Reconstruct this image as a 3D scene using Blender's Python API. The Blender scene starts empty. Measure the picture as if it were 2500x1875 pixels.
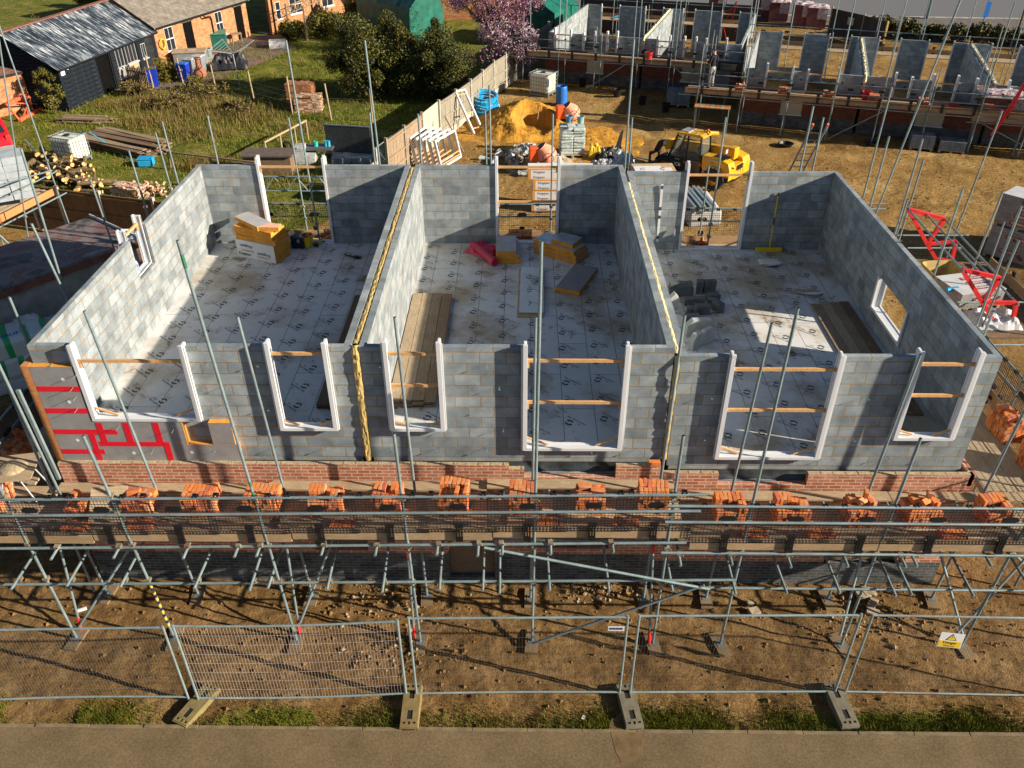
import bpy, bmesh, math, random
import numpy as np
from mathutils import Vector, Matrix, noise as mnoise
R=math.radians
rnd=random.Random(7)
scn=bpy.context.scene
COL=scn.collection

# ---------------------------------------------------------------- camera, sky, sun, exposure
CAM=Vector((1.6135,-11.7432,12.5808)); FPX=2030.73; PITCH,YAW,ROLL=0.5972,0.0144,-0.0038
def _axes():
    rt=Vector((math.cos(YAW),math.sin(YAW),0)); fh=Vector((-math.sin(YAW),math.cos(YAW),0)); zz=Vector((0,0,1))
    fw=math.cos(PITCH)*fh-math.sin(PITCH)*zz; up=math.sin(PITCH)*fh+math.cos(PITCH)*zz
    c,s=math.cos(ROLL),math.sin(ROLL)
    return c*rt+s*up,-s*rt+c*up,fw
AX_R,AX_U,AX_F=_axes()
cd=bpy.data.cameras.new('camera'); cam=bpy.data.objects.new('camera',cd); COL.objects.link(cam)
m=Matrix((AX_R,AX_U,-AX_F)).transposed().to_4x4(); m.translation=CAM; cam.matrix_world=m
cd.sensor_width=36; cd.lens=36*FPX/2500; cd.clip_end=600; cd.clip_start=0.1
scn.camera=cam
SUN_AZ,SUN_EL=R(-15),R(22.5)
w=bpy.data.worlds.new("World"); scn.world=w; w.use_nodes=True
nt=w.node_tree; bg=nt.nodes['Background']; sk=nt.nodes.new('ShaderNodeTexSky')
sk.sky_type='NISHITA'; sk.air_density=0.75; sk.dust_density=0.4; sk.ozone_density=1.5; sk.sun_disc=False; sk.sun_elevation=SUN_EL; sk.sun_rotation=math.pi/2-SUN_AZ
nt.links.new(sk.outputs['Color'],bg.inputs['Color']); bg.inputs["Strength"].default_value=0.05
sl=bpy.data.lights.new('sun','SUN'); sl.energy=5.0; sl.angle=R(0.5); sl.color=(1.0,0.89,0.73)
so=bpy.data.objects.new('sun',sl); COL.objects.link(so)
_d=Vector((math.cos(SUN_EL)*math.cos(SUN_AZ),math.cos(SUN_EL)*math.sin(SUN_AZ),math.sin(SUN_EL)))
so.rotation_euler=_d.to_track_quat('Z','Y').to_euler(); so.location=(30,-10,30)
vs=scn.view_settings; vs.view_transform='Standard'; vs.look='None'; vs.gamma=1; vs.exposure=0.9; vs.use_curve_mapping=False
scn.cycles.max_bounces=5; scn.cycles.diffuse_bounces=2; scn.cycles.transparent_max_bounces=12
scn.cycles.use_denoising=True

# ---------------------------------------------------------------- survey: photo reading -> world point on a known height / plane
_S=640/2212; _Q=400/2212; _T=320/2212; _B=740/2212
ZR=dict(a=(0,0,_S),b=(620,0,_S),c=(1240,0,_S),d=(1860,0,_S),e=(0,440,_S),f=(620,440,_S),g=(1240,440,_S),h=(1860,440,_S),
 i=(0,880,_S),j=(620,880,_S),k=(1240,880,_S),l=(1860,880,_S),m=(0,1320,_B),n=(620,1320,_B),o=(1240,1320,_B),p=(1760,1320,_B),
 q=(1240,0,_Q),r=(1600,0,_Q),s=(2100,0,_Q),t=(1540,280,_T),u=(2180,400,_T),v=(0,180,_T),w=(0,420,_T),x=(0,660,320/1269),D=(0,0,1.1302))
def ray(z,x,y):
    ox,oy,s=ZR[z]; x=ox+x*s; y=oy+y*s
    return AX_F+AX_R*((x-1250)/FPX)+AX_U*((937.5-y)/FPX)
def at(z,x,y,h=0.0): d=ray(z,x,y); return CAM+d*((h-CAM.z)/d.z)
def aty(z,x,y,Y): d=ray(z,x,y); return CAM+d*((Y-CAM.y)/d.y)
def atx(z,x,y,X): d=ray(z,x,y); return CAM+d*((X-CAM.x)/d.x)

# ---------------------------------------------------------------- scene graph helpers
def tag(o,label=None,cat=None,group=None,kind=None):
    if label: o['label']=label
    if cat: o['category']=cat
    if group: o['group']=group
    if kind: o['kind']=kind
    return o
def thing(name,label,cat,loc=(0,0,0),rz=0.0,group=None):
    o=bpy.data.objects.new(name,None); COL.objects.link(o); o.location=loc; o.rotation_euler=(0,0,rz); o.empty_display_size=.2
    return tag(o,label,cat,group)
def kids(o): return [c for c in bpy.data.objects if c.parent==o]
CH={}
def dup(root,loc,rz,label=None,group=None,scale=None):
    r=root.copy(); COL.objects.link(r); r.location=loc; r.rotation_euler=(0,0,rz)
    if scale: r.scale=scale
    if label: r['label']=label
    if group: r['group']=group
    def rec(src,dst):
        for ch in CH.get(src.name,[]):
            c=ch.copy(); COL.objects.link(c); c.parent=dst; CH.setdefault(dst.name,[]).append(c); rec(ch,c)
    rec(root,r); return r
class MB:
    def __init__(s): s.v=[]; s.f=[]; s.uv=[]; s.mi=[]; s.sm=[]
    def quad(s,pts,uv=None,mi=0,sm=False):
        b=len(s.v); s.v+= [tuple(p) for p in pts]; s.f.append(tuple(range(b,b+len(pts))))
        if uv is None:
            a=Vector(pts[0]);n=(Vector(pts[1])-a).cross(Vector(pts[2])-a); ax=max(range(3),key=lambda i:abs(n[i]))
            uv=[(p[1],p[2]) if ax==0 else (p[0],p[2]) if ax==1 else (p[0],p[1]) for p in pts]
        s.uv+=list(uv); s.mi.append(mi); s.sm.append(sm); return s
    def box(s,x0,x1,y0,y1,z0,z1,mi=0,M=None,j=0.0):
        if x1<x0:x0,x1=x1,x0
        if y1<y0:y0,y1=y1,y0
        if z1<z0:z0,z1=z1,z0
        c=[(x,y,z) for x in (x0,x1) for y in (y0,y1) for z in (z0,z1)]
        if j: c=[(p[0]+rnd.uniform(-j,j),p[1]+rnd.uniform(-j,j),p[2]+rnd.uniform(-j,j)) for p in c]
        for ax,F in ((0,(0,1,3,2)),(0,(4,6,7,5)),(1,(0,4,5,1)),(1,(2,3,7,6)),(2,(0,2,6,4)),(2,(1,5,7,3))):
            P=[c[i] for i in F]
            uv=[(p[1],p[2]) if ax==0 else (p[0],p[2]) if ax==1 else (p[0],p[1]) for p in P]
            if M is not None: P=[tuple(M@Vector(p)) for p in P]
            s.quad(P,uv,mi)
        return s
    def tube(s,p0,p1,r,n=8,mi=0,r1=None,cap=True):
        p0=Vector(p0);p1=Vector(p1);d=p1-p0;L=d.length
        if L<1e-6:return s
        d/=L; a=d.orthogonal().normalized(); b=d.cross(a); r1=r if r1 is None else r1
        A=[p0+(a*math.cos(2*math.pi*i/n)+b*math.sin(2*math.pi*i/n))*r for i in range(n)]
        B=[p1+(a*math.cos(2*math.pi*i/n)+b*math.sin(2*math.pi*i/n))*r1 for i in range(n)]
        for i in range(n):
            k=(i+1)%n; s.quad((A[i],A[k],B[k],B[i]),((i/n,0),((i+1)/n,0),((i+1)/n,L),(i/n,L)),mi,True)
        if cap:
            s.quad(A[::-1],[(0,0)]*n,mi); s.quad(B,[(0,0)]*n,mi)
        return s
    def path(s,pts,r,n=6,mi=0):
        for a,b in zip(pts[:-1],pts[1:]): s.tube(a,b,r,n,mi)
        return s
    def prism(s,poly,axis,a0,a1,mi=0,M=None):
        # poly: 2D points, extruded along axis from a0 to a1
        def P(u,v,a):
            p=(a,u,v) if axis==0 else (u,a,v) if axis==1 else (u,v,a)
            return tuple(M@Vector(p)) if M is not None else p
        n=len(poly)
        for k in range(n):
            u0,v0=poly[k];u1,v1=poly[(k+1)%n];L=math.hypot(u1-u0,v1-v0)
            s.quad((P(u0,v0,a0),P(u1,v1,a0),P(u1,v1,a1),P(u0,v0,a1)),((0,a0),(L,a0),(L,a1),(0,a1)),mi)
        s.quad([P(u,v,a0) for u,v in poly[::-1]],[(u,v) for u,v in poly[::-1]],mi)
        s.quad([P(u,v,a1) for u,v in poly],[(u,v) for u,v in poly],mi)
        return s
    def lathe(s,prof,c=(0,0,0),n=16,mi=0,cap=False):
        for (r0,z0),(r1,z1) in zip(prof[:-1],prof[1:]):
            for i in range(n):
                a=2*math.pi*i/n;b=2*math.pi*(i+1)/n
                q=[(c[0]+r0*math.cos(a),c[1]+r0*math.sin(a),c[2]+z0),(c[0]+r0*math.cos(b),c[1]+r0*math.sin(b),c[2]+z0),
                   (c[0]+r1*math.cos(b),c[1]+r1*math.sin(b),c[2]+z1),(c[0]+r1*math.cos(a),c[1]+r1*math.sin(a),c[2]+z1)]
                if r0<1e-5:q=q[1:]
                elif r1<1e-5:q=q[:3]
                s.quad(q,[(p[0],p[2]) for p in q],mi,True)
        return s
    def ball(s,c,r,mi=0,n=8,sq=(1,1,1),j=0):
        k=n//2
        pr=[(math.sin(math.pi*i/k),-math.cos(math.pi*i/k)) for i in range(k+1)]
        g=[[None]*n for _ in pr]
        for i,(a,z) in enumerate(pr):
            for t in range(n):
                q=1+rnd.uniform(-j,j)
                th=2*math.pi*t/n; g[i][t]=(c[0]+r*sq[0]*a*math.cos(th)*q,c[1]+r*sq[1]*a*math.sin(th)*q,c[2]+r*sq[2]*z*q)
        for i in range(k):
            for t in range(n):
                u=(t+1)%n; P=[g[i][t],g[i][u],g[i+1][u],g[i+1][t]]
                if i==0:P=P[1:] if False else [g[0][0],g[1][u],g[1][t]]
                elif i==k-1:P=[g[i][t],g[i][u],g[k][0]]
                s.quad(P,[(p[0],p[2]) for p in P],mi,j==0)
        return s
    def wall(s,ax,a0,a1,z0,z1,t0,t1,holes=(),mi=0,zo=0.0,top=None):
        # wall along x (ax=0) or y (ax=1); thickness t0..t1; rectangular holes (a0,a1,z0,z1)
        A=sorted({a0,a1,*[h[0] for h in holes if a0<h[0]<a1],*[h[1] for h in holes if a0<h[1]<a1]})
        Z=sorted({z0,z1,*[h[2] for h in holes if z0<h[2]<z1],*[h[3] for h in holes if z0<h[3]<z1]})
        def solid(i,k):
            if i<0 or k<0 or i>=len(A)-1 or k>=len(Z)-1:return False
            a=(A[i]+A[i+1])/2;z=(Z[k]+Z[k+1])/2
            return not any(h[0]<a<h[1] and h[2]<z<h[3] for h in holes)
        P=(lambda a,t,z:(a,t,z)) if ax==0 else (lambda a,t,z:(t,a,z))
        for i in range(len(A)-1):
            for k in range(len(Z)-1):
                if not solid(i,k):continue
                b0,b1,c0,c1=A[i],A[i+1],Z[k],Z[k+1]
                for t,o in ((t0,1),(t1,-1)):
                    q=[P(b0,t,c0),P(b1,t,c0),P(b1,t,c1),P(b0,t,c1)][::o]; uv=[(b0,c0-zo),(b1,c0-zo),(b1,c1-zo),(b0,c1-zo)][::o]
                    s.quad(q,uv,mi)
                if not solid(i-1,k): s.quad([P(b0,t1,c0),P(b0,t0,c0),P(b0,t0,c1),P(b0,t1,c1)],[(t1,c0-zo),(t0,c0-zo),(t0,c1-zo),(t1,c1-zo)],mi)
                if not solid(i+1,k): s.quad([P(b1,t0,c0),P(b1,t1,c0),P(b1,t1,c1),P(b1,t0,c1)],[(t0,c0-zo),(t1,c0-zo),(t1,c1-zo),(t0,c1-zo)],mi)
                if not solid(i,k+1): s.quad([P(b0,t0,c1),P(b1,t0,c1),P(b1,t1,c1),P(b0,t1,c1)],[(b0,.05),(b1,.05),(b1,.15),(b0,.15)],mi)
                if not solid(i,k-1): s.quad([P(b0,t1,c0),P(b1,t1,c0),P(b1,t0,c0),P(b0,t0,c0)],[(b0,.05),(b1,.05),(b1,.15),(b0,.15)],mi)
        return s
    def mesh(s,name,mats):
        me=bpy.data.meshes.new(name); nv=len(s.v)
        me.from_pydata(s.v,[],s.f)
        if not isinstance(mats,(list,tuple)):mats=[mats]
        for q in mats: me.materials.append(q)
        ul=me.uv_layers.new(name='UVMap'); ul.data.foreach_set('uv',np.array(s.uv,dtype=np.float32).ravel())
        me.polygons.foreach_set('material_index',s.mi); me.polygons.foreach_set('use_smooth',s.sm); me.update()
        return me
    def build(s,name,mats,parent=None,bevel=0,loc=None):
        o=bpy.data.objects.new(name,s.mesh(name,mats)); COL.objects.link(o)
        if parent is not None: o.parent=parent; CH.setdefault(parent.name,[]).append(o)
        if loc is not None:o.location=loc
        if bevel:
            bm=bmesh.new(); bm.from_mesh(o.data); bmesh.ops.remove_doubles(bm,verts=bm.verts,dist=1e-4); bm.to_mesh(o.data); bm.free()
            md=o.modifiers.new('bevel','BEVEL'); md.width=bevel; md.segments=2; md.limit_method='ANGLE'; md.angle_limit=R(40)
        return o
def rotM(loc,rz=0,rx=0,ry=0): return Matrix.Translation(loc)@Matrix.Rotation(rz,4,'Z')@Matrix.Rotation(ry,4,'Y')@Matrix.Rotation(rx,4,'X')

# text -> flat mesh pieces (lists of 2D polygons), used for printing on real objects
_TX={}
def text_polys(txt,bold=True,sp=1.0):
    k=(txt,sp)
    if k in _TX:return _TX[k]
    cu=bpy.data.curves.new('t','FONT'); cu.body=txt; cu.size=1; cu.space_character=sp; cu.resolution_u=2
    if bold: cu.offset=0.016
    ob=bpy.data.objects.new('t',cu); COL.objects.link(ob)
    dg=bpy.context.evaluated_depsgraph_get(); me=bpy.data.meshes.new_from_object(ob.evaluated_get(dg))
    V=[v.co.xy for v in me.vertices]; P=[[ (V[i][0],V[i][1]) for i in p.vertices] for p in me.polygons]
    xs=[p[0] for f in P for p in f]; w=max(xs)-min(xs); x0=min(xs)
    P=[[(x-x0,y) for x,y in f] for f in P]
    bpy.data.objects.remove(ob); bpy.data.curves.remove(cu); bpy.data.meshes.remove(me)
    _TX[k]=(P,w); return _TX[k]
def put_text(mb,txt,M,h=None,w=None,mi=0,center=True,sp=1.0):
    # M maps text plane (x right, y up, z out) to the thing's space; h = cap height or w = total width
    P,wd=text_polys(txt,sp=sp); sc=(w/wd) if w else h/0.7
    ox=-wd/2 if center else 0
    for f in P: mb.quad([tuple(M@Vector(((x+ox)*sc,y*sc,0))) for x,y in f],[(0,0)]*len(f),mi)
def frame(o,xd,yd):
    xd=Vector(xd).normalized();yd=Vector(yd).normalized();z=xd.cross(yd); m=Matrix((xd,yd,z)).transposed().to_4x4(); m.translation=Vector(o); return m
# ---------------------------------------------------------------- materials
MAT={}
class N:
    def __init__(s,name):
        s.m=bpy.data.materials.new(name); s.m.use_nodes=True; s.t=s.m.node_tree; s.b=s.t.nodes['Principled BSDF']; MAT[name]=s.m
        s.b.inputs['Roughness'].default_value=.8
    def n(s,ty,**k):
        nd=s.t.nodes.new('ShaderNode'+ty)
        for a,v in k.items():
            if hasattr(nd,a): setattr(nd,a,v)
        return nd
    def l(s,a,b): s.t.links.new(a,b)
    def co(s,kind='Object',scale=(1,1,1),rot=(0,0,0)):
        tc=s.n('TexCoord'); mp=s.n('Mapping'); mp.inputs['Scale'].default_value=scale; mp.inputs['Rotation'].default_value=rot
        s.l(tc.outputs[kind],mp.inputs['Vector']); return mp.outputs['Vector']
    def noise(s,vec,scale,detail=4,rough=.55,dist=0):
        nd=s.n('TexNoise'); nd.inputs['Scale'].default_value=scale; nd.inputs['Detail'].default_value=detail; nd.inputs['Roughness'].default_value=rough; nd.inputs['Distortion'].default_value=dist
        if vec: s.l(vec,nd.inputs['Vector'])
        return nd.outputs['Fac']
    def ramp(s,fac,stops):
        r=s.n('ValToRGB'); e=r.color_ramp.elements
        while len(e)<len(stops): e.new(.5)
        for q,(p,c) in zip(e,stops): q.position=p; q.color=(*c,1) if len(c)==3 else c
        s.l(fac,r.inputs['Fac']); return r.outputs['Color']
    def mix(s,fac,a,b,mode='MIX'):
        x=s.n('Mix',data_type='RGBA',blend_type=mode)
        for sock,val in ((x.inputs[0],fac),(x.inputs[6],a),(x.inputs[7],b)):
            if isinstance(val,(int,float)): sock.default_value=val
            elif isinstance(val,tuple): sock.default_value=(*val,1)
            else: s.l(val,sock)
        return x.outputs[2]
    def math(s,op,a,b=0.0):
        x=s.n('Math',operation=op)
        for i,v in enumerate((a,b)):
            if isinstance(v,(int,float)): x.inputs[i].default_value=v
            else: s.l(v,x.inputs[i])
        return x.outputs[0]
    def col(s,c):
        if isinstance(c,tuple): s.b.inputs['Base Color'].default_value=(*c,1)
        else: s.l(c,s.b.inputs['Base Color'])
        return s
    def set(s,rough=None,metal=None,spec=None):
        if rough is not None:s.b.inputs['Roughness'].default_value=rough
        if metal is not None:s.b.inputs['Metallic'].default_value=metal
        if spec is not None:s.b.inputs['Specular IOR Level'].default_value=spec
        return s
    def bump(s,h,strength=.4,dist=.01):
        b=s.n('Bump'); b.inputs['Strength'].default_value=strength; b.inputs['Distance'].default_value=dist
        s.l(h,b.inputs['Height']); s.l(b.outputs['Normal'],s.b.inputs['Normal']); return s
    def rand(s): return s.n('ObjectInfo').outputs['Random']
def plain(name,c,rough=.6,metal=0,var=.25,sc=6,bump=0,spec=.4):
    k=N(name); v=k.co(); f=k.noise(v,sc,4)
    lo=tuple(x*(1-var) for x in c); hi=tuple(min(1,x*(1+var)) for x in c)
    k.col(k.ramp(f,[(.3,lo),(.7,hi)])).set(rough,metal,spec)
    if bump: k.bump(k.noise(v,sc*6,4),bump,.01)
    return k.m
def bricks(name,c1,c2,mo,bw=.225,rh=.075,ms=.006,stain=(1,1,1),st=.35,rough=.9,vary=.35,bias=0,scratch=False,bump=.5):
    k=N(name); uv=k.co('UV'); b=k.n('TexBrick'); k.l(uv,b.inputs['Vector'])
    b.inputs['Color1'].default_value=(*c1,1); b.inputs['Color2'].default_value=(*c2,1); b.inputs['Mortar'].default_value=(*mo,1)
    b.inputs['Scale'].default_value=1; b.inputs['Mortar Size'].default_value=ms; b.inputs['Brick Width'].default_value=bw; b.inputs['Row Height'].default_value=rh
    b.inputs['Bias'].default_value=bias; b.inputs['Mortar Smooth'].default_value=.2
    v=k.co(); f=k.noise(v,3,5,.6); f2=k.noise(v,40,4,.6)
    c=k.mix(1.0,b.outputs['Color'],k.ramp(f,[(.25,(1-vary,)*3),(.75,(1+vary*.4,)*3)]),'MULTIPLY')
    c=k.mix(.5,c,k.ramp(f2,[(.3,(.75,)*3),(.7,(1.15,)*3)]),'MULTIPLY')
    h=k.math('ADD',k.math('MULTIPLY',b.outputs['Fac'],-1.0),k.math('MULTIPLY',f2,.5))
    if scratch:
        wv=k.n('TexWave',wave_type='BANDS',bands_direction='DIAGONAL'); k.l(uv,wv.inputs['Vector']); wv.inputs['Scale'].default_value=17; wv.inputs['Distortion'].default_value=9; wv.inputs['Detail'].default_value=3; wv.inputs['Detail Scale'].default_value=1.2
        c=k.mix(.5,c,k.ramp(wv.outputs['Fac'],[(.0,(.62,)*3),(.4,(1.0,)*3)]),'MULTIPLY')
        h=k.math('ADD',h,k.math('MULTIPLY',wv.outputs['Fac'],.35))
        # smudges of mortar dragged over the faces
        c=k.mix(k.ramp(k.noise(v,1.7,6,.7),[(.57,(0,0,0)),(.74,(.5,)*3)]),c,tuple(min(1,q*1.35) for q in mo))
    k.col(c).set(rough,0,.25).bump(h,bump,.006); return k.m
def wood(name,c1,c2,scale=(1,1,1),rough=.8,ends=None,stain=.35):
    k=N(name); v=k.co('Object',scale); r=k.rand()
    ad=k.n('VectorMath',operation='ADD'); k.l(v,ad.inputs[0]); cm=k.n('CombineXYZ'); k.l(k.math('MULTIPLY',r,31.),cm.inputs[0]); k.l(k.math('MULTIPLY',r,17.),cm.inputs[1]); k.l(cm.outputs[0],ad.inputs[1])
    f=k.noise(ad.outputs[0],6,6,.65,1.2); g=k.noise(k.co(),1.6,5,.6)
    c=k.ramp(f,[(.3,c1),(.7,c2)]); c=k.mix(stain,c,k.ramp(g,[(.35,(.45,)*3),(.65,(1.1,)*3)]),'MULTIPLY')
    k.col(c).set(rough,0,.25).bump(f,.35,.004); return k.m
BLK=bricks('aircrete_block',(.17,.22,.25),(.37,.415,.435),(.34,.265,.17),.45,.225,.012,scratch=True,vary=.45,bias=.3,bump=.55)
BRK_NEW=bricks('new_red_brick',(.44,.13,.06),(.60,.26,.16),(.66,.54,.42),ms=.010,vary=.35)
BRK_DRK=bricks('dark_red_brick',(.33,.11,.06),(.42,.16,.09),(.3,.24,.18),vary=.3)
BRK_SHD=bricks('shade_darkened_red_brick',(.17,.05,.03),(.22,.075,.045),(.15,.11,.08),vary=.3)  # darker copy of the red brick, shade below the back decks put into its colour
BRK_BLU=bricks('blue_grey_brick',(.055,.065,.075),(.125,.135,.14),(.24,.21,.16),ms=.007,vary=.5)
BRK_OLD=bricks('old_orange_brick',(.42,.155,.06),(.60,.29,.13),(.42,.29,.18),vary=.35)
STEEL=None
def steel(name,c,var=.3,rough=.45,metal=.55,rust=0.):
    k=N(name); v=k.co(); f=k.noise(v,2.3,6,.7); f2=k.noise(v,30,3)
    lo=tuple(x*(1-var) for x in c); hi=tuple(x*(1+var) for x in c)
    cc=k.ramp(f,[(.3,lo),(.7,hi)])
    cc=k.mix(.3,cc,k.ramp(f2,[(.35,(.7,)*3),(.65,(1.2,)*3)]),'MULTIPLY')
    cc=k.mix(k.ramp(k.noise(v,1.1,6,.75),[(.63-rust,(0,0,0)),(.72-rust,(.8,)*3)]),cc,(.30,.17,.11))
    k.col(cc).set(rough,metal,.5).bump(f2,.15,.002); return k.m
STEEL=steel('galvanised_tube',(.24,.31,.32),.3,.5,.35)
STEEL_D=steel('dull_steel_tube',(.20,.22,.22),.3,.6,.4)
STEEL_FN=steel('fence_tube',(.30,.38,.38),.25,.5,.4)
COUP=steel('coupler_steel',(.33,.29,.20),.35,.5,.5,.1)
REDST=plain('red_painted_steel',(.75,.03,.03),.45,0,.18,4)
ORGST=plain('faded_red_steel',(.85,.13,.06),.5,0,.2,4)
SCB=wood('scaffold_board',(.32,.225,.13),(.54,.415,.27),(1,6,6))
SCBY=wood('scaffold_board_lengthwise',(.33,.24,.15),(.54,.43,.29),(6,1,6))
TOE=wood('toe_board_timber',(.32,.205,.11),(.50,.35,.205),(.8,5,5))
TOEO=wood('orange_new_timber',(.46,.17,.05),(.62,.29,.12),(1,4,4),stain=.2)
PINE=wood('pine_batten',(.60,.30,.11),(.80,.48,.22),(3,3,3),stain=.2)
DKB=wood('old_dark_board',(.14,.09,.055),(.28,.19,.115),(5,1,5))
OLDW=wood('weathered_plank',(.22,.155,.10),(.42,.31,.20),(5,1,5))
FENCE=wood('grey_fence_timber',(.22,.195,.145),(.38,.345,.26),(7,7,.8))
FENB=wood('brown_fence_timber',(.15,.085,.035),(.25,.15,.07),(9,9,.8))
PVC=plain('white_pvc',(.68,.69,.70),.35,0,.04,3,0,.5)
FOAM=plain('orange_foam',(.70,.30,.04),.9,0,.2,9,.3)
FOAMP=plain('pale_pink_foam',(.80,.45,.32),.9,0,.12,9,.2)
FOIL=plain('grey_foil_facing',(.30,.29,.285),.55,.15,.12,5)
FOILB=plain('dull_board_facing',(.42,.42,.42),.6,.05,.12,5)
TAPE=plain('red_tape',(.72,.012,.03),.4,0,.08,3)
k=N('mineral_wool'); v=k.co(); k.col(k.ramp(k.noise(v,9,6,.7),[(.25,(.36,.25,.075)),(.7,(.52,.38,.14))])).bump(k.noise(v,60,5,.7),.7,.012); WOOL=k.m
k=N('pale_wool'); v=k.co(); k.col(k.ramp(k.noise(v,9,6,.7),[(.25,(.55,.44,.22)),(.7,(.72,.62,.38))])).bump(k.noise(v,60,5,.7),.7,.012); WOOLP=k.m
k=N('floor_film'); uv=k.co('UV'); b=k.n('TexBrick'); k.l(uv,b.inputs['Vector'])
b.inputs['Color1'].default_value=(.66,.665,.65,1); b.inputs['Color2'].default_value=(.74,.74,.715,1); b.inputs['Mortar'].default_value=(.10,.08,.06,1)
b.inputs['Scale'].default_value=1; b.inputs['Brick Width'].default_value=2.4; b.inputs['Row Height'].default_value=.6; b.inputs['Mortar Size'].default_value=.008; b.inputs['Mortar Smooth'].default_value=.6
v=k.co(); c=b.outputs['Color']
c=k.mix(k.ramp(k.noise(v,.55,7,.62),[(.46,(0,0,0)),(.63,(.8,)*3)]),c,(.37,.27,.15))
c=k.mix(k.ramp(k.noise(v,2.2,8,.75,.6),[(.57,(0,0,0)),(.66,(.85,)*3)]),c,(.20,.125,.06))
c=k.mix(k.ramp(k.noise(v,11,6,.7),[(.66,(0,0,0)),(.72,(.7,)*3)]),c,(.20,.14,.09))
k.col(c).set(.42,0,.4).bump(k.math('ADD',k.noise(v,3,3),k.math('MULTIPLY',b.outputs['Fac'],-.7)),.25,.008); FILM=k.m
INK=plain('black_print_ink',(.06,.067,.072),.6,0,.3,9)
INKN=plain('navy_print_ink',(.03,.04,.16),.5,0,.1,5)
INKO=plain('orange_print_ink',(.75,.36,.05),.5,0,.1,5)
INKW=plain('white_print_ink',(.8,.8,.8),.5,0,.05,5)
BRK1=plain('loose_orange_brick',(.66,.21,.058),.9,0,.25,14,.3)
BRKD=plain('loose_dark_brick',(.50,.145,.065),.9,0,.3,14,.3)
MORT=plain('mortar_bed',(.42,.33,.2),.95,0,.3,20,.6)
BLKP=plain('black_plastic',(.012,.012,.014),.4,0,.2,5)
WIRE=plain('black_mesh_plastic',(.016,.016,.02),.5,0,.2,5)
DPM=plain('black_damp_membrane',(.045,.055,.06),.32,0,.5,4,.5)
CONC=plain('concrete',(.42,.39,.33),.92,0,.25,3,.5)
CONCG=plain('grey_concrete_slab_wall',(.30,.315,.30),.9,0,.25,3,.5)
BLU=plain('blue_plastic',(.02,.16,.55),.4,0,.15,3)
BLUB=plain('deep_blue_plastic',(.012,.04,.42),.4,0,.15,3)
BLUP=plain('blue_pipe',(.02,.33,.62),.4,0,.15,3)
GRN=plain('dark_green_plastic',(.015,.12,.085),.45,0,.2,3)
YEL=plain('yellow_paint',(.70,.36,.010),.42,0,.22,3,.15,.5)
YELB=plain('yellow_plastic',(.78,.56,.02),.4,0,.12,3)
TYRE=plain('tyre_rubber',(.035,.03,.027),.85,0,.4,8,.4)
GREYP=plain('grey_plastic',(.22,.23,.23),.5,0,.2,3)
GREYL=plain('light_grey_plastic',(.42,.43,.44),.5,0,.2,3)
ORGM=plain('mixer_orange',(.85,.13,.03),.45,0,.12,4)
ORGP=plain('mixer_drum_pale',(.82,.32,.20),.55,0,.2,4)
CARD=plain('cardboard',(.52,.36,.2),.85,0,.15,4)
WHT=plain('white_paper_label',(.74,.74,.74),.6,0,.04,3)
WHB=plain('white_painted_timber',(.76,.75,.72),.5,0,.08,6)
SILV=plain('silver_wrap',(.55,.56,.57),.3,.5,.25,7,.6)
CARR=plain('red_car_paint',(.75,.008,.02),.2,0,.05,2,0,.6)
def glass(name,c,rough=.06):
    k=N(name); k.col(c).set(rough,0,.6); return k.m
GLASS=glass('dark_window_glass',(.02,.024,.028))
k=N('cab_glass'); k.col((.75,.85,.78)).set(.03,0,.5); k.b.inputs['Transmission Weight'].default_value=.92; k.b.inputs['IOR'].default_value=1.05; CABG=k.m
k=N('tank_plastic'); v=k.co(); k.col(k.ramp(k.noise(v,2.2,6,.7),[(.35,(.80,.80,.77)),(.62,(.66,.63,.45))])).set(.45,0,.4); TANK=k.m
k=N('clear_wrap'); v=k.co(); k.col(k.ramp(k.noise(v,6,6,.7),[(.4,(.40,.24,.24)),(.62,(.72,.66,.66))])).set(.25,0,.6).bump(k.noise(v,9,5,.6),.8,.05); WRAP=k.m
k=N('cement_bag_wrap'); v=k.co(); k.col(k.ramp(k.noise(v,5,5,.65),[(.35,(.34,.42,.40)),(.65,(.62,.68,.64))])).set(.35,0,.5).bump(k.noise(v,11,5,.6),.7,.03); BAGW=k.m
# roofs and boards
k=N('streaked_corrugated_sheet'); v=k.co('UV',(13,1.3,1)); f=k.noise(v,1.0,6,.65); wv=k.n('TexWave'); k.l(k.co('UV'),wv.inputs['Vector']); wv.inputs['Scale'].default_value=2.1
f3=k.noise(k.co('UV'),.7,4); f=k.math('ADD',f,k.math('MULTIPLY',k.math('SUBTRACT',f3,.5),.35)); c=k.ramp(f,[(.45,(.012,.02,.032)),(.53,(.10,.13,.16)),(.62,(.62,.63,.65))]); k.col(c).set(.55,0,.4).bump(wv.outputs['Fac'],.8,.05); CORR=k.m
SLATE=bricks('grey_slate',(.22,.19,.155),(.30,.26,.215),(.12,.10,.085),.28,.19,.006,vary=.45)
k=N('black_weatherboard'); uv=k.co('UV'); wv=k.n('TexWave',wave_type='BANDS',bands_direction='Y',wave_profile='SAW'); k.l(uv,wv.inputs['Vector']); wv.inputs['Scale'].default_value=1.75
v=k.co('UV',(1.2,14,1)); c=k.ramp(k.noise(v,2.5,7,.72),[(.5,(.012,.017,.024)),(.64,(.05,.055,.06)),(.73,(.35,.33,.31))])
c=k.mix(k.ramp(wv.outputs['Fac'],[(.0,(1,)*3),(.22,(0,)*3)]),c,(.004,.004,.005)); k.col(c).set(.9,0,.05); WBRD=k.m
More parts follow.
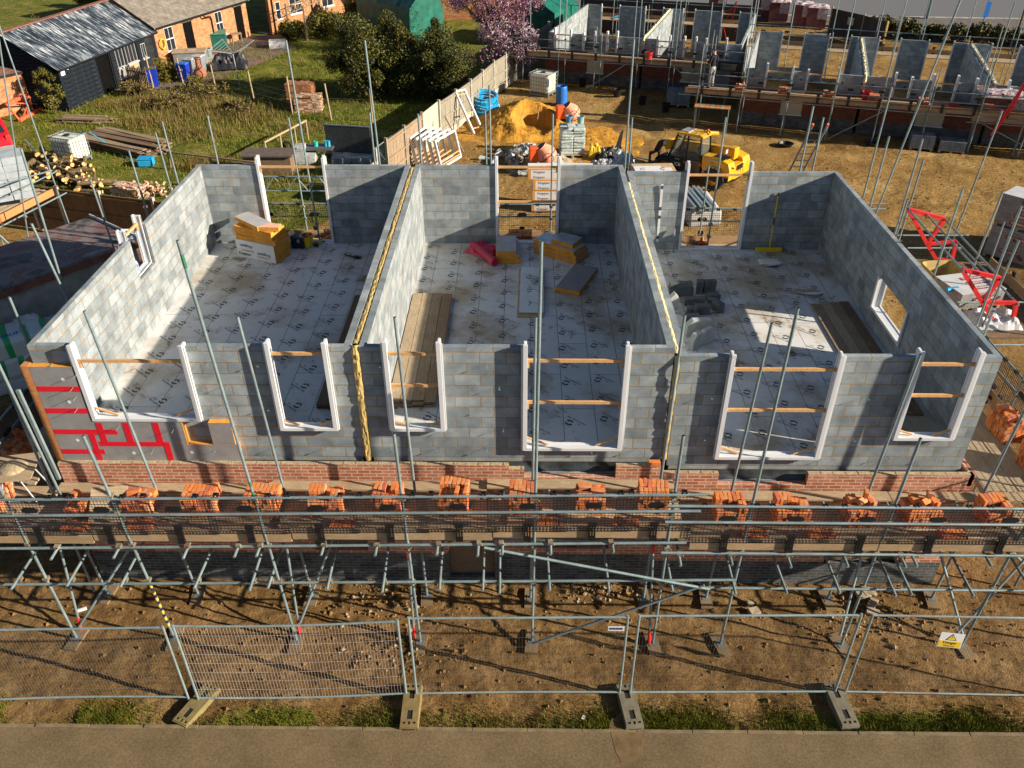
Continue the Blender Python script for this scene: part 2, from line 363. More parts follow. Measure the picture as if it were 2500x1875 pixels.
DKDOOR=wood('black_flaking_door',(.003,.003,.0035),(.010,.0095,.009),(9,9,.7)); DKDOOR.node_tree.nodes['Principled BSDF'].inputs['Specular IOR Level'].default_value=0.02
k=N('mossy_brown_felt'); v=k.co(); k.col(k.ramp(k.noise(v,4,6,.7),[(.3,(.13,.05,.035)),(.7,(.28,.13,.09))])).set(.95); FELT=k.m
k=N('stained_flat_roof'); v=k.co(); c=k.ramp(k.noise(v,.9,7,.65,.8),[(.36,(.055,.05,.048)),(.47,(.20,.16,.15)),(.56,(.15,.07,.06)),(.66,(.33,.32,.31))]); k.col(c).set(.75).bump(k.noise(v,5,4),.3,.02); FROOF=k.m
TARP=plain('green_tarpaulin',(.010,.13,.09),.45,0,.35,2.5,.4)
k=N('danger_yellow'); k.col((.85,.55,.02)).set(.4); DYEL=k.m
k=N('asphalt'); v=k.co(); k.col(k.ramp(k.noise(v,60,3),[(.3,(.10,.10,.105)),(.7,(.16,.16,.165))])).set(.9); ASPH=k.m
k=N('path_tarmac'); v=k.co(); f=k.noise(v,1.1,6,.6); f2=k.noise(v,26,6,.85); c=k.ramp(f,[(.3,(.125,.088,.045)),(.7,(.195,.142,.077))]); c=k.mix(.8,c,k.ramp(f2,[(.32,(.45,)*3),(.5,(1.0,)*3),(.7,(1.7,)*3)]),'MULTIPLY')
c=k.mix(k.ramp(k.noise(v,2.4,6,.7),[(.62,(0,)*3),(.75,(.5,)*3)]),c,(.30,.19,.08)); k.col(c).set(.92,0,.25).bump(f2,.5,.004); PATHM=k.m
def leaf(name,c1,c2,sc=4):
    k=N(name); v=k.co(); k.col(k.ramp(k.noise(v,sc,4,.7),[(.3,c1),(.7,c2)])).set(.6,0,.3); return k.m
GRASS=leaf('grass_blades',(.045,.075,.004),(.17,.22,.012),1.2)
DRYG=leaf('dry_grass',(.12,.085,.03),(.27,.185,.06),1.2)
LFD=leaf('dark_evergreen',(.018,.026,.006),(.055,.065,.014))
LFO=leaf('olive_foliage',(.06,.06,.006),(.20,.165,.018))
LFM=leaf('mid_green_foliage',(.07,.075,.01),(.24,.19,.025))
LFP=leaf('purple_blossom',(.15,.03,.09),(.42,.15,.30))
LFPP=leaf('pale_blossom',(.34,.24,.30),(.62,.50,.50))
TWIG=plain('brown_twig',(.13,.085,.05),.9,0,.3,8)
BARK=plain('bark',(.11,.08,.05),.95,0,.35,6,.6)
LOG=plain('log_bark',(.16,.11,.055),.95,0,.4,8,.6)
LOGE=plain('cut_log_end',(.70,.42,.16),.85,0,.25,14)
STON=plain('rubble_stone',(.36,.30,.21),.95,0,.35,3,.3)
STOG=plain('grey_block_rubble',(.40,.42,.41),.95,0,.35,3,.3)
SKIN=plain('skin',(.55,.30,.21),.6,0,.08,5)
CLOTH=plain('black_jacket',(.012,.014,.02),.9,0,.3,8)
TROU=plain('pale_grey_trousers',(.42,.41,.40),.9,0,.15,6)
k=N('sand_heap'); v=k.co(); f=k.noise(v,3.5,7,.7); k.col(k.ramp(f,[(.3,(.36,.16,.018)),(.7,(.62,.32,.05))])).set(.95,0,.2).bump(f,.9,.09); SAND=k.m
# ---------------------------------------------------------------- ground
FBX=[-60,-24,-16.2,-10.8,-7.0,-4.6,-3.6,1.2,4.0,12]; FBY=[30,19.6,16.8,14.9,16.0,20.0,23.5,38,48,75]
def garden_amt(x,y):
    # signed distance-like: >0 on the garden side of the boundary
    yb=np.interp(x,FBX,FBY); return np.clip((y-yb)/.8,-1,1)
def vnoise(x,y,seed=0):
    xi=np.floor(x).astype(np.int64); yi=np.floor(y).astype(np.int64); fx=x-xi; fy=y-yi; fx=fx*fx*(3-2*fx); fy=fy*fy*(3-2*fy)
    def h(a,b):
        n=(a*374761393+b*668265263+seed*1274126177)&0xffffffff; n=((n^(n>>13))*1274126177)&0xffffffff; return ((n^(n>>16))&0xffff)/65535.
    return (h(xi,yi)*(1-fx)+h(xi+1,yi)*fx)*(1-fy)+(h(xi,yi+1)*(1-fx)+h(xi+1,yi+1)*fx)*fy
def fbm(x,y,o=4,seed=0):
    s=0;a=.5
    for i in range(o): s=s+a*vnoise(x*2**i,y*2**i,seed+i*7); a*=.5
    return s
def gz(x,y):
    # ground relief
    front=np.clip((1.0-y)/1.0,0,1)
    z=front*((fbm(x*1.4,y*1.4,5,3)-.5)*.13+(fbm(x*7,y*7,3,9)-.5)*.055)
    yard=np.clip((y-11)/2,0,1)*np.clip((55-y)/3,0,1)
    z=z-yard*.07*np.clip(1-np.abs(fbm(x*.28-y*.12,y*.30+x*.1,2,51)-.5)*16,0,1)
    z=z-front*.025*np.clip(1-np.abs(fbm(x*.35,y*1.3+x*.1,2,57)-.5)*14,0,1)
    z=z+yard*((fbm(x*.9,y*.9,4,5)-.5)*.10+(fbm(x*3.2,y*3.2,2,15)-.5)*.05)
    return z
def sv(x,y,seed=0):
    xi=math.floor(x); yi=math.floor(y); fx=x-xi; fy=y-yi; fx=fx*fx*(3-2*fx); fy=fy*fy*(3-2*fy)
    def h(a,b):
        n=(a*374761393+b*668265263+seed*1274126177)&0xffffffff; n=((n^(n>>13))*1274126177)&0xffffffff; return ((n^(n>>16))&0xffff)/65535.
    return (h(xi,yi)*(1-fx)+h(xi+1,yi)*fx)*(1-fy)+(h(xi,yi+1)*(1-fx)+h(xi+1,yi+1)*fx)*fy
def sfbm(x,y,o=4,seed=0):
    s=0;a=.5
    for i in range(o): s+=a*sv(x*2**i,y*2**i,seed+i*7); a*=.5
    return s
def gzs(x,y):
    if y<1:
        f=min(1,1-y) if y>0 else 1.0
        return f*((sfbm(x*1.4,y*1.4,5,3)-.5)*.13+(sfbm(x*7,y*7,3,9)-.5)*.055)
    if y<11 or y>55:return 0.0
    f=min(1,(y-11)/2)*min(1,(55-y)/3)
    return f*((sfbm(x*.9,y*.9,4,5)-.5)*.10+(sfbm(x*3.2,y*3.2,2,15)-.5)*.05)
def build_ground():
    xs=np.concatenate([np.linspace(-90,-15,60,endpoint=False),np.arange(-15,-11,.2),np.arange(-11,15,.055),np.arange(15,25,.22),np.linspace(25,110,50)])
    ys=np.concatenate([np.array([-3.62,-3.5,-3.46]),np.arange(-3.42,.6,.055),np.arange(.6,11,.8),np.arange(11,58,.24),np.linspace(58,160,30)])
    X,Y=np.meshgrid(xs,ys); Z=gz(X,Y); Z[0:2]=-.06
    nx,ny=len(xs),len(ys); V=np.stack([X.ravel(),Y.ravel(),Z.ravel()],1)
    i,j=np.meshgrid(np.arange(nx-1),np.arange(ny-1)); a=(j*nx+i).ravel(); F=np.stack([a,a+1,a+nx+1,a+nx],1)
    me=bpy.data.meshes.new('ground'); me.vertices.add(len(V)); me.vertices.foreach_set('co',V.ravel()); me.loops.add(F.size); me.loops.foreach_set('vertex_index',F.ravel().astype(np.int32))
    me.polygons.add(len(F)); me.polygons.foreach_set('loop_start',np.arange(0,F.size,4,dtype=np.int32)); me.polygons.foreach_set('use_smooth',np.ones(len(F),dtype=bool)); me.update(calc_edges=True)
    g=garden_amt(X,Y)*.5+.5; wild=fbm(X*.5,Y*.5,4,21)
    grass=np.clip(g+ (wild-.5)*.9*g,0,1)
    strip=np.clip((-2.85-Y)/.45,0,1)*np.clip((fbm(X*.8+3,Y*.4,3,31)-.42)*5,0,1); strip[X>3.4]=np.maximum(strip,np.clip((-2.95-Y)/.3,0,1)*np.clip((fbm(X*.8+3,Y*.4,3,31)-.3)*5,0,1))[X>3.4]
    yard=np.clip((Y-6)/4,0,1)*(1-np.clip(g*2,0,1)*0)
    col=np.stack([np.maximum(grass,strip*.8).ravel(),yard.ravel(),wild.ravel(),np.ones(X.size)],1).astype(np.float32)
    at_=me.color_attributes.new('zone','FLOAT_COLOR','POINT'); at_.data.foreach_set('color',col.ravel())
    o=bpy.data.objects.new('ground',me); COL.objects.link(o); tag(o,'bare brown earth and sandy yard running into rough garden grass','ground',kind='structure')
    k=N('earth_and_grass'); v=k.co(); atn=k.n('Attribute',attribute_name='zone'); sp=k.n('SeparateColor'); k.l(atn.outputs['Color'],sp.inputs[0])
    f=k.noise(v,1.1,8,.68); f2=k.noise(v,9,6,.7); f3=k.noise(v,34,4,.75)
    br=k.ramp(f,[(.28,(.09,.047,.017)),(.5,(.205,.12,.045)),(.72,(.33,.21,.095))])
    ya=k.ramp(k.noise(v,.45,8,.66),[(.3,(.165,.085,.026)),(.5,(.31,.185,.058)),(.7,(.45,.30,.115))])
    c=k.mix(sp.outputs[1],br,ya)
    c=k.mix(1.0,c,k.ramp(f2,[(.28,(.45,)*3),(.5,(1,)*3),(.75,(1.25,)*3)]),'MULTIPLY'); c=k.mix(.8,c,k.ramp(f3,[(.3,(.5,)*3),(.5,(1,)*3),(.72,(1.35,)*3)]),'MULTIPLY')
    gr=k.ramp(k.noise(v,.8,7,.7),[(.3,(.06,.085,.008)),(.5,(.15,.155,.018)),(.66,(.29,.22,.07))])
    gr=k.mix(.9,gr,k.ramp(f3,[(.3,(.4,)*3),(.7,(1.4,)*3)]),'MULTIPLY')
    ef=k.math('ADD',sp.outputs[0],k.math('MULTIPLY',k.math('SUBTRACT',f2,.5),.9)); fac=k.ramp(ef,[(.42,(0,)*3),(.6,(1,)*3)])
    c=k.mix(fac,c,gr)
    # tyre lug prints pressed into the yard
    vo=k.n('TexVoronoi'); k.l(k.co('Object',(2.6,5.5,1),(0,0,R(35))),vo.inputs['Vector']); vo.inputs['Scale'].default_value=1.2
    lug=k.math('MULTIPLY',k.math('MULTIPLY',k.ramp(k.noise(v,.33,3,.5,.8),[(.46,(0,)*3),(.54,(1,)*3)]),vo.outputs['Distance']),sp.outputs[1])
    h=k.math('ADD',k.math('ADD',k.math('MULTIPLY',f2,1.0),k.math('MULTIPLY',f3,.35)),k.math('MULTIPLY',lug,1.1))
    k.col(c).set(.96,0,.15).bump(h,.9,.07); me.materials.append(k.m)
build_ground()
def sheet(name,poly,z,mat,label,cat='ground',kind='structure'):
    b=MB(); b.quad([(x,y,z) for x,y in poly]); o=b.build(name,mat); tag(o,label,cat,kind=kind); return o
pv=MB(); pv.quad([(-14,-9,.03),(18,-9,.03),(18,-3.56,.03),(-14,-3.56,.03)]); pv.quad([(-14,-3.56,.03),(18,-3.56,.03),(18,-3.56,-.1),(-14,-3.56,-.1)])
tag(pv.build('pavement',PATHM),'grey brown tarmac pavement along the bottom of the site','pavement',kind='structure')
kb=MB(); x=-12.
while x<16:
    kb.box(x,x+.905,-3.56+rnd.uniform(-.006,.006),-3.50,-.1,.045+rnd.uniform(-.012,.008)); x+=.915
ke=kb.build('kerb_edging',plain('tan_edging',(.20,.15,.085),.95,0,.3,4,.4),bevel=.006); tag(ke,'thin concrete edging strip between pavement and earth','kerb',kind='structure')
sheet('road',[(-5,59.3),(110,49.2),(110,95),(-5,95)],.012,ASPH,'grey asphalt road behind the site','road')
b=MB()
for i in range(46):
    t0,t1=i/46,(i+.985)/46; p0=Vector((-5,59.1,0)).lerp(Vector((110,49.0,0)),t0); p1=Vector((-5,59.1,0)).lerp(Vector((110,49.0,0)),t1); d=(p1-p0).normalized(); M=frame(p0,d,(-d.y,d.x,0)); b.box(0,(p1-p0).length,-.02,.25,-.05,.12,M=M)
tag(b.build('road_kerb',CONC),'pale concrete kerb along the near edge of the road','kerb',kind='structure')
md=MB(); mud=[]
for i in range(26):
    a=2*math.pi*i/26; rx=.27*(1+.18*math.sin(a*3)+rnd.uniform(-.08,.08)); ry=.52*(1+.12*math.sin(a*2+1)+rnd.uniform(-.07,.07)); q=at('o',870,1430,.034); mud.append((q.x+rx*math.cos(a),q.y+ry*math.sin(a),.034))
md.quad(mud); tag(md.build('mud_patch',plain('dried_mud',(.155,.10,.045),.95,0,.3,6,.4)),'dried mud patch on the pavement below the third ballast block','mud',kind='stuff')
ft=MB(); ft.quad([(14,56.6,.07),(29,51.4,.07),(36,46.5,.07),(60,38,.07),(110,34,.07),(110,49.0,.07),(14,57.4,.07)]); tag(ft.build('footway',plain('dark_footway',(.13,.115,.10),.95,0,.25,2)),'dark tarmac footway beside the far road','footway',kind='structure')

# rubble, clods and grass: what nobody could count
def rubble(name,n,gen,smin,smax,mats,label,cat,pw=2.2):
    V=[];F=[];mi=[]
    oc=[(1,0,0),(-1,0,0),(0,1,0),(0,-1,0),(0,0,1),(0,0,-1),(.7,.7,.5),(-.7,.6,.4)]
    fs=[(0,2,4),(2,1,4),(1,3,4),(3,0,4)]
    for _ in range(n):
        x,y=gen(); s=smin+(smax-smin)*rnd.random()**pw; z=gzs(x,y); b=len(V)
        for k,p in enumerate(oc[:6]): V.append((x+s*p[0]*rnd.uniform(.6,1.1),y+s*p[1]*rnd.uniform(.6,1.1),z+s*p[2]*rnd.uniform(.4,.9)+s*.15))
        m=rnd.randrange(len(mats))
        for f in fs: F.append(tuple(b+q for q in f)); mi.append(m)
    me=bpy.data.meshes.new(name); me.from_pydata(V,[],F)
    for q in mats: me.materials.append(q)
    me.polygons.foreach_set('material_index',mi); me.update()
    o=bpy.data.objects.new(name,me); COL.objects.link(o); return tag(o,label,cat,kind='stuff')
CLOD=plain('earth_clod',(.19,.105,.036),.98,0,.4,6,.5)
def gfront():
    while 1:
        x=rnd.uniform(-9.5,13); y=rnd.uniform(-3.3,.1); d=math.exp(-((x+1.2)/1.6)**2-((y+.9)/.8)**2)+math.exp(-((x-8.2)/1.3)**2-((y+1.0)/.8)**2)
        if rnd.random()<.22+d: return x,y
rubble('rubble',3000,gfront,.006,.06,[CLOD],'small stones and clods scattered over the earth below the scaffold','rubble',4.5)
def gmound():
    c=rnd.choice([(-1.2,-.75,1.0,.35),(8.2,-1.0,.9,.35),(-.6,-2.0,1.0,.35),(3.2,-.5,.6,.2)]); return rnd.gauss(c[0],c[2]*.6),min(.1,rnd.gauss(c[1],c[3]*.7))
rubble('broken_stone',600,gmound,.012,.075,[plain('dull_stone',(.30,.235,.14),.95,0,.35,5),CLOD],'paler broken stones lying in low heaps below the scaffold','rubble',2.6)
def gyard():
    return rnd.uniform(-4,24),rnd.uniform(11,36)
rubble('yard_clods',2600,gyard,.02,.075,[CLOD,CLOD,plain('sandy_clod',(.38,.21,.06),.98)],'dry clods strewn across the sandy yard','rubble',3)
def blades(name,n,gen,hmin,hmax,wd,mats,label,cat,lean=.5,fine=True):
    V=np.zeros((n*3,3));k=0;mi=[]
    for i in range(n):
        g=gen()
        x,y=g[0],g[1]; sc=g[2] if len(g)>2 else 1
        h=rnd.uniform(hmin,hmax)*sc; a=rnd.uniform(0,6.283); z=gzs(x,y)-.005 if fine else -.01; dx,dy=math.cos(a)*wd/2,math.sin(a)*wd/2; la=rnd.uniform(0,6.283); l=rnd.uniform(0,lean)*h
        V[k]=(x-dx,y-dy,z);V[k+1]=(x+dx,y+dy,z);V[k+2]=(x+math.cos(la)*l,y+math.sin(la)*l,z+h);k+=3; mi.append(rnd.randrange(len(mats)))
    me=bpy.data.meshes.new(name); me.from_pydata(V.tolist(),[],[(3*i,3*i+1,3*i+2) for i in range(n)])
    for q in mats: me.materials.append(q)
    me.polygons.foreach_set('material_index',mi); me.update()
    o=bpy.data.objects.new(name,me); COL.objects.link(o); return tag(o,label,cat,kind='stuff')
def gkerb():
    while 1:
        x=rnd.uniform(-8.5,12); y=-3.5+abs(rnd.gauss(0,.22)); p=.30
        if x<-4.6: p=1.0 if y<-3.0 else .3
        elif x>3.6: p=1.0
        elif x>2.2: p=.5
        n=sv(x*1.3,y*1.3,77)
        if x<-5 and y<-2.75 and n>.3: return x,y,1
        if rnd.random()<p*max(0,(n-.12)*1.7): return x,y,.6+.6*n
blades('kerb_grass',42000,gkerb,.02,.085,.012,[GRASS,GRASS,LFO,LFO,LFM],'short green grass tufts along the pavement edge','grass',.7)
def fline(x):
    for a,b,c,d in zip(FBX[:-1],FBX[1:],FBY[:-1],FBY[1:]):
        if a<=x<=b: return c+(d-c)*(x-a)/(b-a)
    return 99
def ggard():
    while 1:
        x=rnd.uniform(-25,-2); y=rnd.uniform(16.5,48)
        if y<fline(x)+.3: continue
        n=sfbm(x*.5,y*.5,4,21)
        if rnd.random()<(n-.25)*2: return x,y,.7+n*.6
blades('garden_grass',42000,ggard,.05,.2,.035,[GRASS,GRASS,LFO],'rough green garden grass','grass',.6,False)
def gdry():
    while 1:
        c=rnd.choice([(-15.5,32.5,2.6,1.6),(-12.8,31,2.2,1.3),(-17,30,1.8,1.1),(-18,33.5,1.7,1.4),(-9,29,2.5,.7),(-14.2,28.2,1.6,1.0),(-20,33,1.2,.8),(-12.5,24,1.2,.8),(-9.5,22.5,1.8,.9)])
        return rnd.gauss(c[0],c[2]*.55),rnd.gauss(c[1],c[3]*.6),c[3]
blades('dry_weeds',15000,gdry,.10,.38,.028,[DRYG,DRYG,LFO],'tall dry weeds and dead grass in the garden','dry grass',.5,False)
# ---------------------------------------------------------------- the terrace: three unfinished houses
ZB=2.98; DROP=.16
def logo_polys(M,mb,mi=0,s=1.0):
    # ring of two curved arrows beside the lettering
    n=16
    for a0,a1 in ((35,165),(205,350)):
        for i in range(n):
            u=R(a0+(a1-a0)*i/n); v=R(a0+(a1-a0)*(i+1)/n); w0=.026+.028*i/n; w1=.026+.028*(i+1)/n; rr=.064*s
            mb.quad([tuple(M@Vector(q)) for q in ((math.cos(u)*(rr-w0/2),math.sin(u)*(rr-w0/2),0),(math.cos(u)*(rr+w0/2),math.sin(u)*(rr+w0/2),0),(math.cos(v)*(rr+w1/2),math.sin(v)*(rr+w1/2),0),(math.cos(v)*(rr-w1/2),math.sin(v)*(rr-w1/2),0))],[(0,0)]*4,mi)
def film_print(mb,x0,x1,y0,y1,z,flip,ox,oy,skip=()):
    c=0; x=x0+ox
    while x<x1-.1:
        y=y0+oy-(.26 if c%2 else 0)-.13*c%.4
        while y<y1-.1:
            if y>y0+.12 and not any(a<x<b and e<y<f for a,b,e,f in skip):
                jx,jy=rnd.uniform(-.02,.02),rnd.uniform(-.02,.02)
                M=rotM((x+jx,y+jy,z),R(-41)+(math.pi if flip else 0)); logo_polys(M,mb,0)
                M2=M@Matrix.Translation((.06,.12,0)); put_text(mb,'PEEL CLEAN XTRA',M2,w=.42)
                M3=M@Matrix.Translation((.17,.055,0)); put_text(mb,'xtra',M3,w=.08)
                mb.quad([tuple(M@Vector(q)) for q in ((-.14,-.115,0),(.22,-.115,0),(.22,-.111,0),(-.14,-.111,0))],[(0,0)]*4)
            y+=.66
        x+=.665; c+=1
def batten(p0,p1,w,d,up=Vector((0,0,1))):
    p0=Vector(p0);p1=Vector(p1);x=(p1-p0).normalized(); z=(up-x*up.dot(x)).normalized(); y=z.cross(x); M=Matrix((x,y,z)).transposed().to_4x4(); M.translation=(p0+p1)/2
    L=(p1-p0).length; return MB().box(-L/2,L/2,-d/2,d/2,-w/2,w/2,M=M)
def former(par,ax,a0,a1,z0,z1,t0,t1,spread=(),brace=True,both=(True,True),label=None,topz=None):
    # white plastic cavity former: two jambs and a sill, held by pine battens
    J=.075; P=(lambda a,t,z:(a,t,z)) if ax==0 else (lambda a,t,z:(t,a,z))
    def B(mb,A0,A1,T0,T1,Z0,Z1):
        p=P(A0,T0,Z0);q=P(A1,T1,Z1); mb.box(p[0],q[0],p[1],q[1],p[2],q[2])
    mb=MB(); tm=(t0+t1)/2
    ZT=(topz or z1+.04)
    sides=[(a0,1)]*both[0]+[(a1,-1)]*both[1]
    for a,s in sides:
        B(mb,a,a+s*J,t0,t0+.045,z0,ZT); B(mb,a+s*.01,a+s*.05,t0+.045,t1,z0,ZT-.01); B(mb,a+s*.0,a+s*.065,t1-.03,t1,z0,ZT-.02); B(mb,a-s*.03,a,t0+.012,t0+.04,z0+.02,ZT-.03)
    B(mb,a0+J,a1-J,t0,t0+.045,z0,z0+J*.8); B(mb,a0+.05,a1-.05,t0+.045,t1,z0+.005,z0+.045); B(mb,a0+.065,a1-.065,t1-.03,t1,z0+.005,z0+.065)
    o=mb.build('window_former',PVC,par,bevel=.004)
    if label:o['label']=label
    for zz in spread:
        batten(P(a0+.03,tm-.02,zz),P(a1-.03,tm-.02,zz),.055,.04).build('spreader',PINE,o)
        for a,s in ((a0+J,1),(a1-J,-1)):
            if rnd.random()<.5: batten(P(a+s*.012,tm-.02,zz-.14),P(a+s*.012,tm-.02,zz-.03),.04,.03,Vector((1,0,0)) if ax==0 else Vector((0,1,0))).build('cleat',PINE,o)
    if brace:
        L=.30*min(1,(a1-a0)/1.6)+.08
        for a,s in ((a0+J-.01,1),(a1-J+.01,-1)):
            batten(P(a,tm,z0+L*.62),P(a+s*L,tm,z0+.075),.035,.022).build('corner_brace',PINE,o)
    return o
def wool_strip(pts,wid,hgt,seed,amp=.016,step=.05):
    # lumpy quilt following a polyline; pts (x,y,z), wid across x, hgt along the outward normal
    P=[]
    for a,b in zip(pts[:-1],pts[1:]):
        a=Vector(a);b=Vector(b); n=max(1,int((b-a).length/step))
        for i in range(n):P.append(a.lerp(b,i/n))
    P.append(Vector(pts[-1])); mb=MB(); rows=[]; m=7
    for k,p in enumerate(P):
        d=(P[min(k+1,len(P)-1)]-P[max(k-1,0)]).normalized(); nrm=Vector((1,0,0)).cross(d); nrm=-nrm if nrm.z<-.5 or nrm.y>.5 else nrm
        row=[]; ww=wid*(1+.15*(mnoise.noise(Vector((seed,k*.22,0)))))
        for i in range(m):
            t=i/(m-1); hh=hgt*(math.sin(math.pi*min(max(t,.0),1))**.45)+amp*mnoise.noise(Vector((seed+i*.9,k*.55,1.3)))*2
            row.append(p+Vector(((t-.5)*ww+amp*.5*mnoise.noise(Vector((seed+9,k*.6,i))),0,0))+nrm*(hh-.02)+d*amp*.6*mnoise.noise(Vector((seed+4,k*.8,i*1.1))))
        rows.append(row)
    for a,b in zip(rows[:-1],rows[1:]):
        for i in range(m-1): mb.quad((a[i],a[i+1],b[i+1],b[i]),None,0,True)
    return mb
def ties(mb,x0,x1,z0,z1,holes,y=0):
    z=z0+.225
    r=0
    while z<z1:
        x=x0+.2+(.225 if r%2 else 0)
        while x<x1-.1:
            if not any(h[0]-.05<x<h[1]+.05 and h[2]-.05<z<h[3] for h in holes):
                xx,zz=x+rnd.uniform(-.06,.06),z+rnd.uniform(-.01,.01)
                mb.tube((xx,y+.01,zz),(xx+rnd.uniform(-.02,.02),y-.12,zz+rnd.uniform(-.03,.01)),.0035,5)
                mb.lathe([(.001,-.004),(.014,-.004),(.014,.004),(.001,.004)],(xx,y-.11,zz-.012),6)
            x+=.9
        z+=.45; r+=1
def house(label,xl,xr,ztop,zfl,fh,bh,zb,left=None,right=None,party_l=False,party_r=False):
    t=thing('unfinished_house',label,'house',(0,0,0),0)
    # party/gable leaves 0.1 thick, front and back walls butt between them
    TL=.125 if party_l else .1; TR=.125 if party_r else .1
    wl=MB().wall(1,0,8.8,zb,ztop,xl-TL,xl,left or (),zo=zb); wl.build('gable_wall' if not party_l else 'party_wall',BLK,t)
    wr=MB().wall(1,0,8.8,zb,ztop,xr,xr+TR,right or (),zo=zb); wr.build('gable_wall' if not party_r else 'party_wall',BLK,t)
    MB().wall(0,xl,xr,zb,ztop,0,.1,fh,zo=zb).build('front_wall',BLK,t)
    MB().wall(0,xl,xr,zb,ztop,8.7,8.8,bh,zo=zb).build('back_wall',BLK,t)
    fl=MB(); fl.quad([(xl,.1,zfl),(xr,.1,zfl),(xr,8.7,zfl),(xl,8.7,zfl)],[(.1,xl),(.1,xr),(8.7,xr),(8.7,xl)])
    fl.box(xl,xr,.1,8.7,zfl-.3,zfl-.004,1); F=fl.build('upper_floor',[FILM,CONC],t)
    tm=MB(); ties(tm,xl,xr,zb,ztop,fh); q=tm.build('wall_ties',STEEL,t); q['kind']='stuff'
    return t,F
H1F=[(-5.90,-4.02,3.87,6),(-2.62,-1.64,3.68,6)]; H2F=[(-.67,.25,3.68,6),(1.65,3.37,3.26,6)]; H3F=[(5.09,6.91,3.08,6),(8.16,9.17,3.53,6)]
H1B=[(-5.12,-3.42,3.21,6)]; H2B=[(.93,2.54,3.21,6)]; H3B=[(5.78,7.40,3.05,6)]
h1,f1=house('left house of the blockwork terrace, its front partly clad in grey boards with red tape',-6.56,-1.36,5.33,3.21,H1F,H1B,ZB,left=[(4.15,5.0,4.42,6)],party_r=True)
h2,f2=house('middle house of the blockwork terrace between the two yellow wool party walls',-.98,4.02,5.33,3.21,H2F,H2B,ZB,party_l=True,party_r=True)
h3,f3=house('right house of the blockwork terrace, a step lower, with loose grey blocks inside',4.38,9.48,5.17,3.05,H3F,H3B,ZB-DROP,right=[(3.14,4.80,3.47,4.22)],party_l=True)
# printing on the protective floor film
for H,F,xa,xb,z,fl,ox,oy in ((h1,f1,-6.56,-1.36,3.214,True,.42,.36),(h2,f2,-.98,4.02,3.214,False,.05,.5),(h3,f3,4.38,9.48,3.054,True,.30,.2)):
    mb=MB(); film_print(mb,xa+.1,xb,.1,8.68,z,fl,ox,oy); mb.build('printed_lettering',INK,F)
# torn flaps of film and their dark underside in the right house
for (x,y,r,sx) in ((8.0,7.75,.4,.5),(8.5,6.2,-.15,.75)):
    mb=MB(); M=rotM((x,y,3.06),r); mb.quad([M@Vector(p) for p in ((-sx/2,0,0),(sx/2,0,0),(sx/2-.05,.2,.0),(-sx/3,.22,0))],None,1)
    mb.quad([M@Vector(p) for p in ((-sx/2,0,0.002),(sx*.2,-.22,.09),(sx/2+.02,-.08,.11),(sx/2,0,.002))],None,0); mb.build('torn_film',[FILM,CARD],f3)
# formers
former(h1,0,-5.92,-4.0,3.85,5.36,-.13,.05,(5.07,)); former(h1,0,-2.64,-1.62,3.66,5.43,-.13,.05,(5.23,))
former(h2,0,-.69,.27,3.66,5.45,-.13,.05,(5.235,4.60)); former(h2,0,1.63,3.39,3.24,5.40,-.13,.05,(5.11,4.26))
former(h3,0,5.07,6.93,3.06,5.23,-.13,.05,(4.955,4.115)); former(h3,0,8.14,9.19,3.51,5.30,-.13,.05,(5.07,4.44))
former(h1,0,-5.14,-3.40,3.19,5.52,8.81,8.69,(5.29,)); former(h2,0,.91,2.56,3.19,5.50,8.81,8.69,(5.29,4.37)); former(h3,0,5.76,7.42,3.03,5.38,8.81,8.69,(5.09,))
former(h1,1,4.13,5.02,4.40,5.52,-6.80,-6.62,(5.36,),False); former(h3,1,3.12,4.82,3.45,4.22,9.62,9.46,(),False)
# lintel closing the small gable window of the right house
MB().box(9.483,9.577,2.95,5.0,4.222,4.30).build('lintel',CONC,h3)
# wool quilts in the party walls
wool_strip([(-1.17,8.6,5.30),(-1.17,.12,5.30)],.135,.05,1,.010).build('cavity_wool',WOOL,h1)
wool_strip([(-1.17,.02,5.35),(-1.17,-.03,5.20),(-1.17,-.02,4.2),(-1.175,-.03,3.6),(-1.18,-.02,2.92)],.13,.045,5,.014).build('cavity_wool',WOOL,h1)
wool_strip([(4.20,7.95,5.15),(4.20,.02,5.165)],.125,.07,11,.010).build('cavity_wool',WOOLP,h3)
wool_strip([(4.2,.0,5.18),(4.2,-.06,5.0),(4.19,-.04,2.98)],.09,.035,15,.012).build('cavity_wool',WOOL,h3)
# insulation fixed to the front of the left house
def ins(x0,x1,z0,z1,y0=-.118,y1=-.004):
    mb=MB(); mb.box(x0,x1,y0,y1,z0,z1)
    for k,f in enumerate(mb.f):
        mb.mi[k]=1 if k==2 else 0
    return mb
zs=[2.90,3.10,3.34]
zs=sorted([2.90]+[aty('i',300,yy,-.118).z for yy in (768,602,426,242)]+[4.985])
I=[]
for a,b in zip(zs[:-1],zs[1:]): I.append((-6.69,-5.93,a+.003,b-.003))
I+=[(-5.927,-4.86,2.90,3.335),(-4.857,-3.46,2.90,3.335),(-5.927,-5.48,3.34,3.835),(-5.477,-4.93,3.34,3.835),(-4.927,-4.36,3.34,3.835),(-3.90,-3.50,3.34,3.82)]
for q in I: ins(*q).build('insulation_board',[FOAM,FOIL],h1)
mb=MB()
for k in range(4):
    z0=2.9+k*.53; MB().box(-6.83,-6.70,-.118,1.1,z0+.003,min(z0+.527,4.99)).build('insulation_board',[TOEO],h1)
def tape(z0,z1,x0,x1): mb.box(x0,x1,-.121,-.1185,z0,z1)
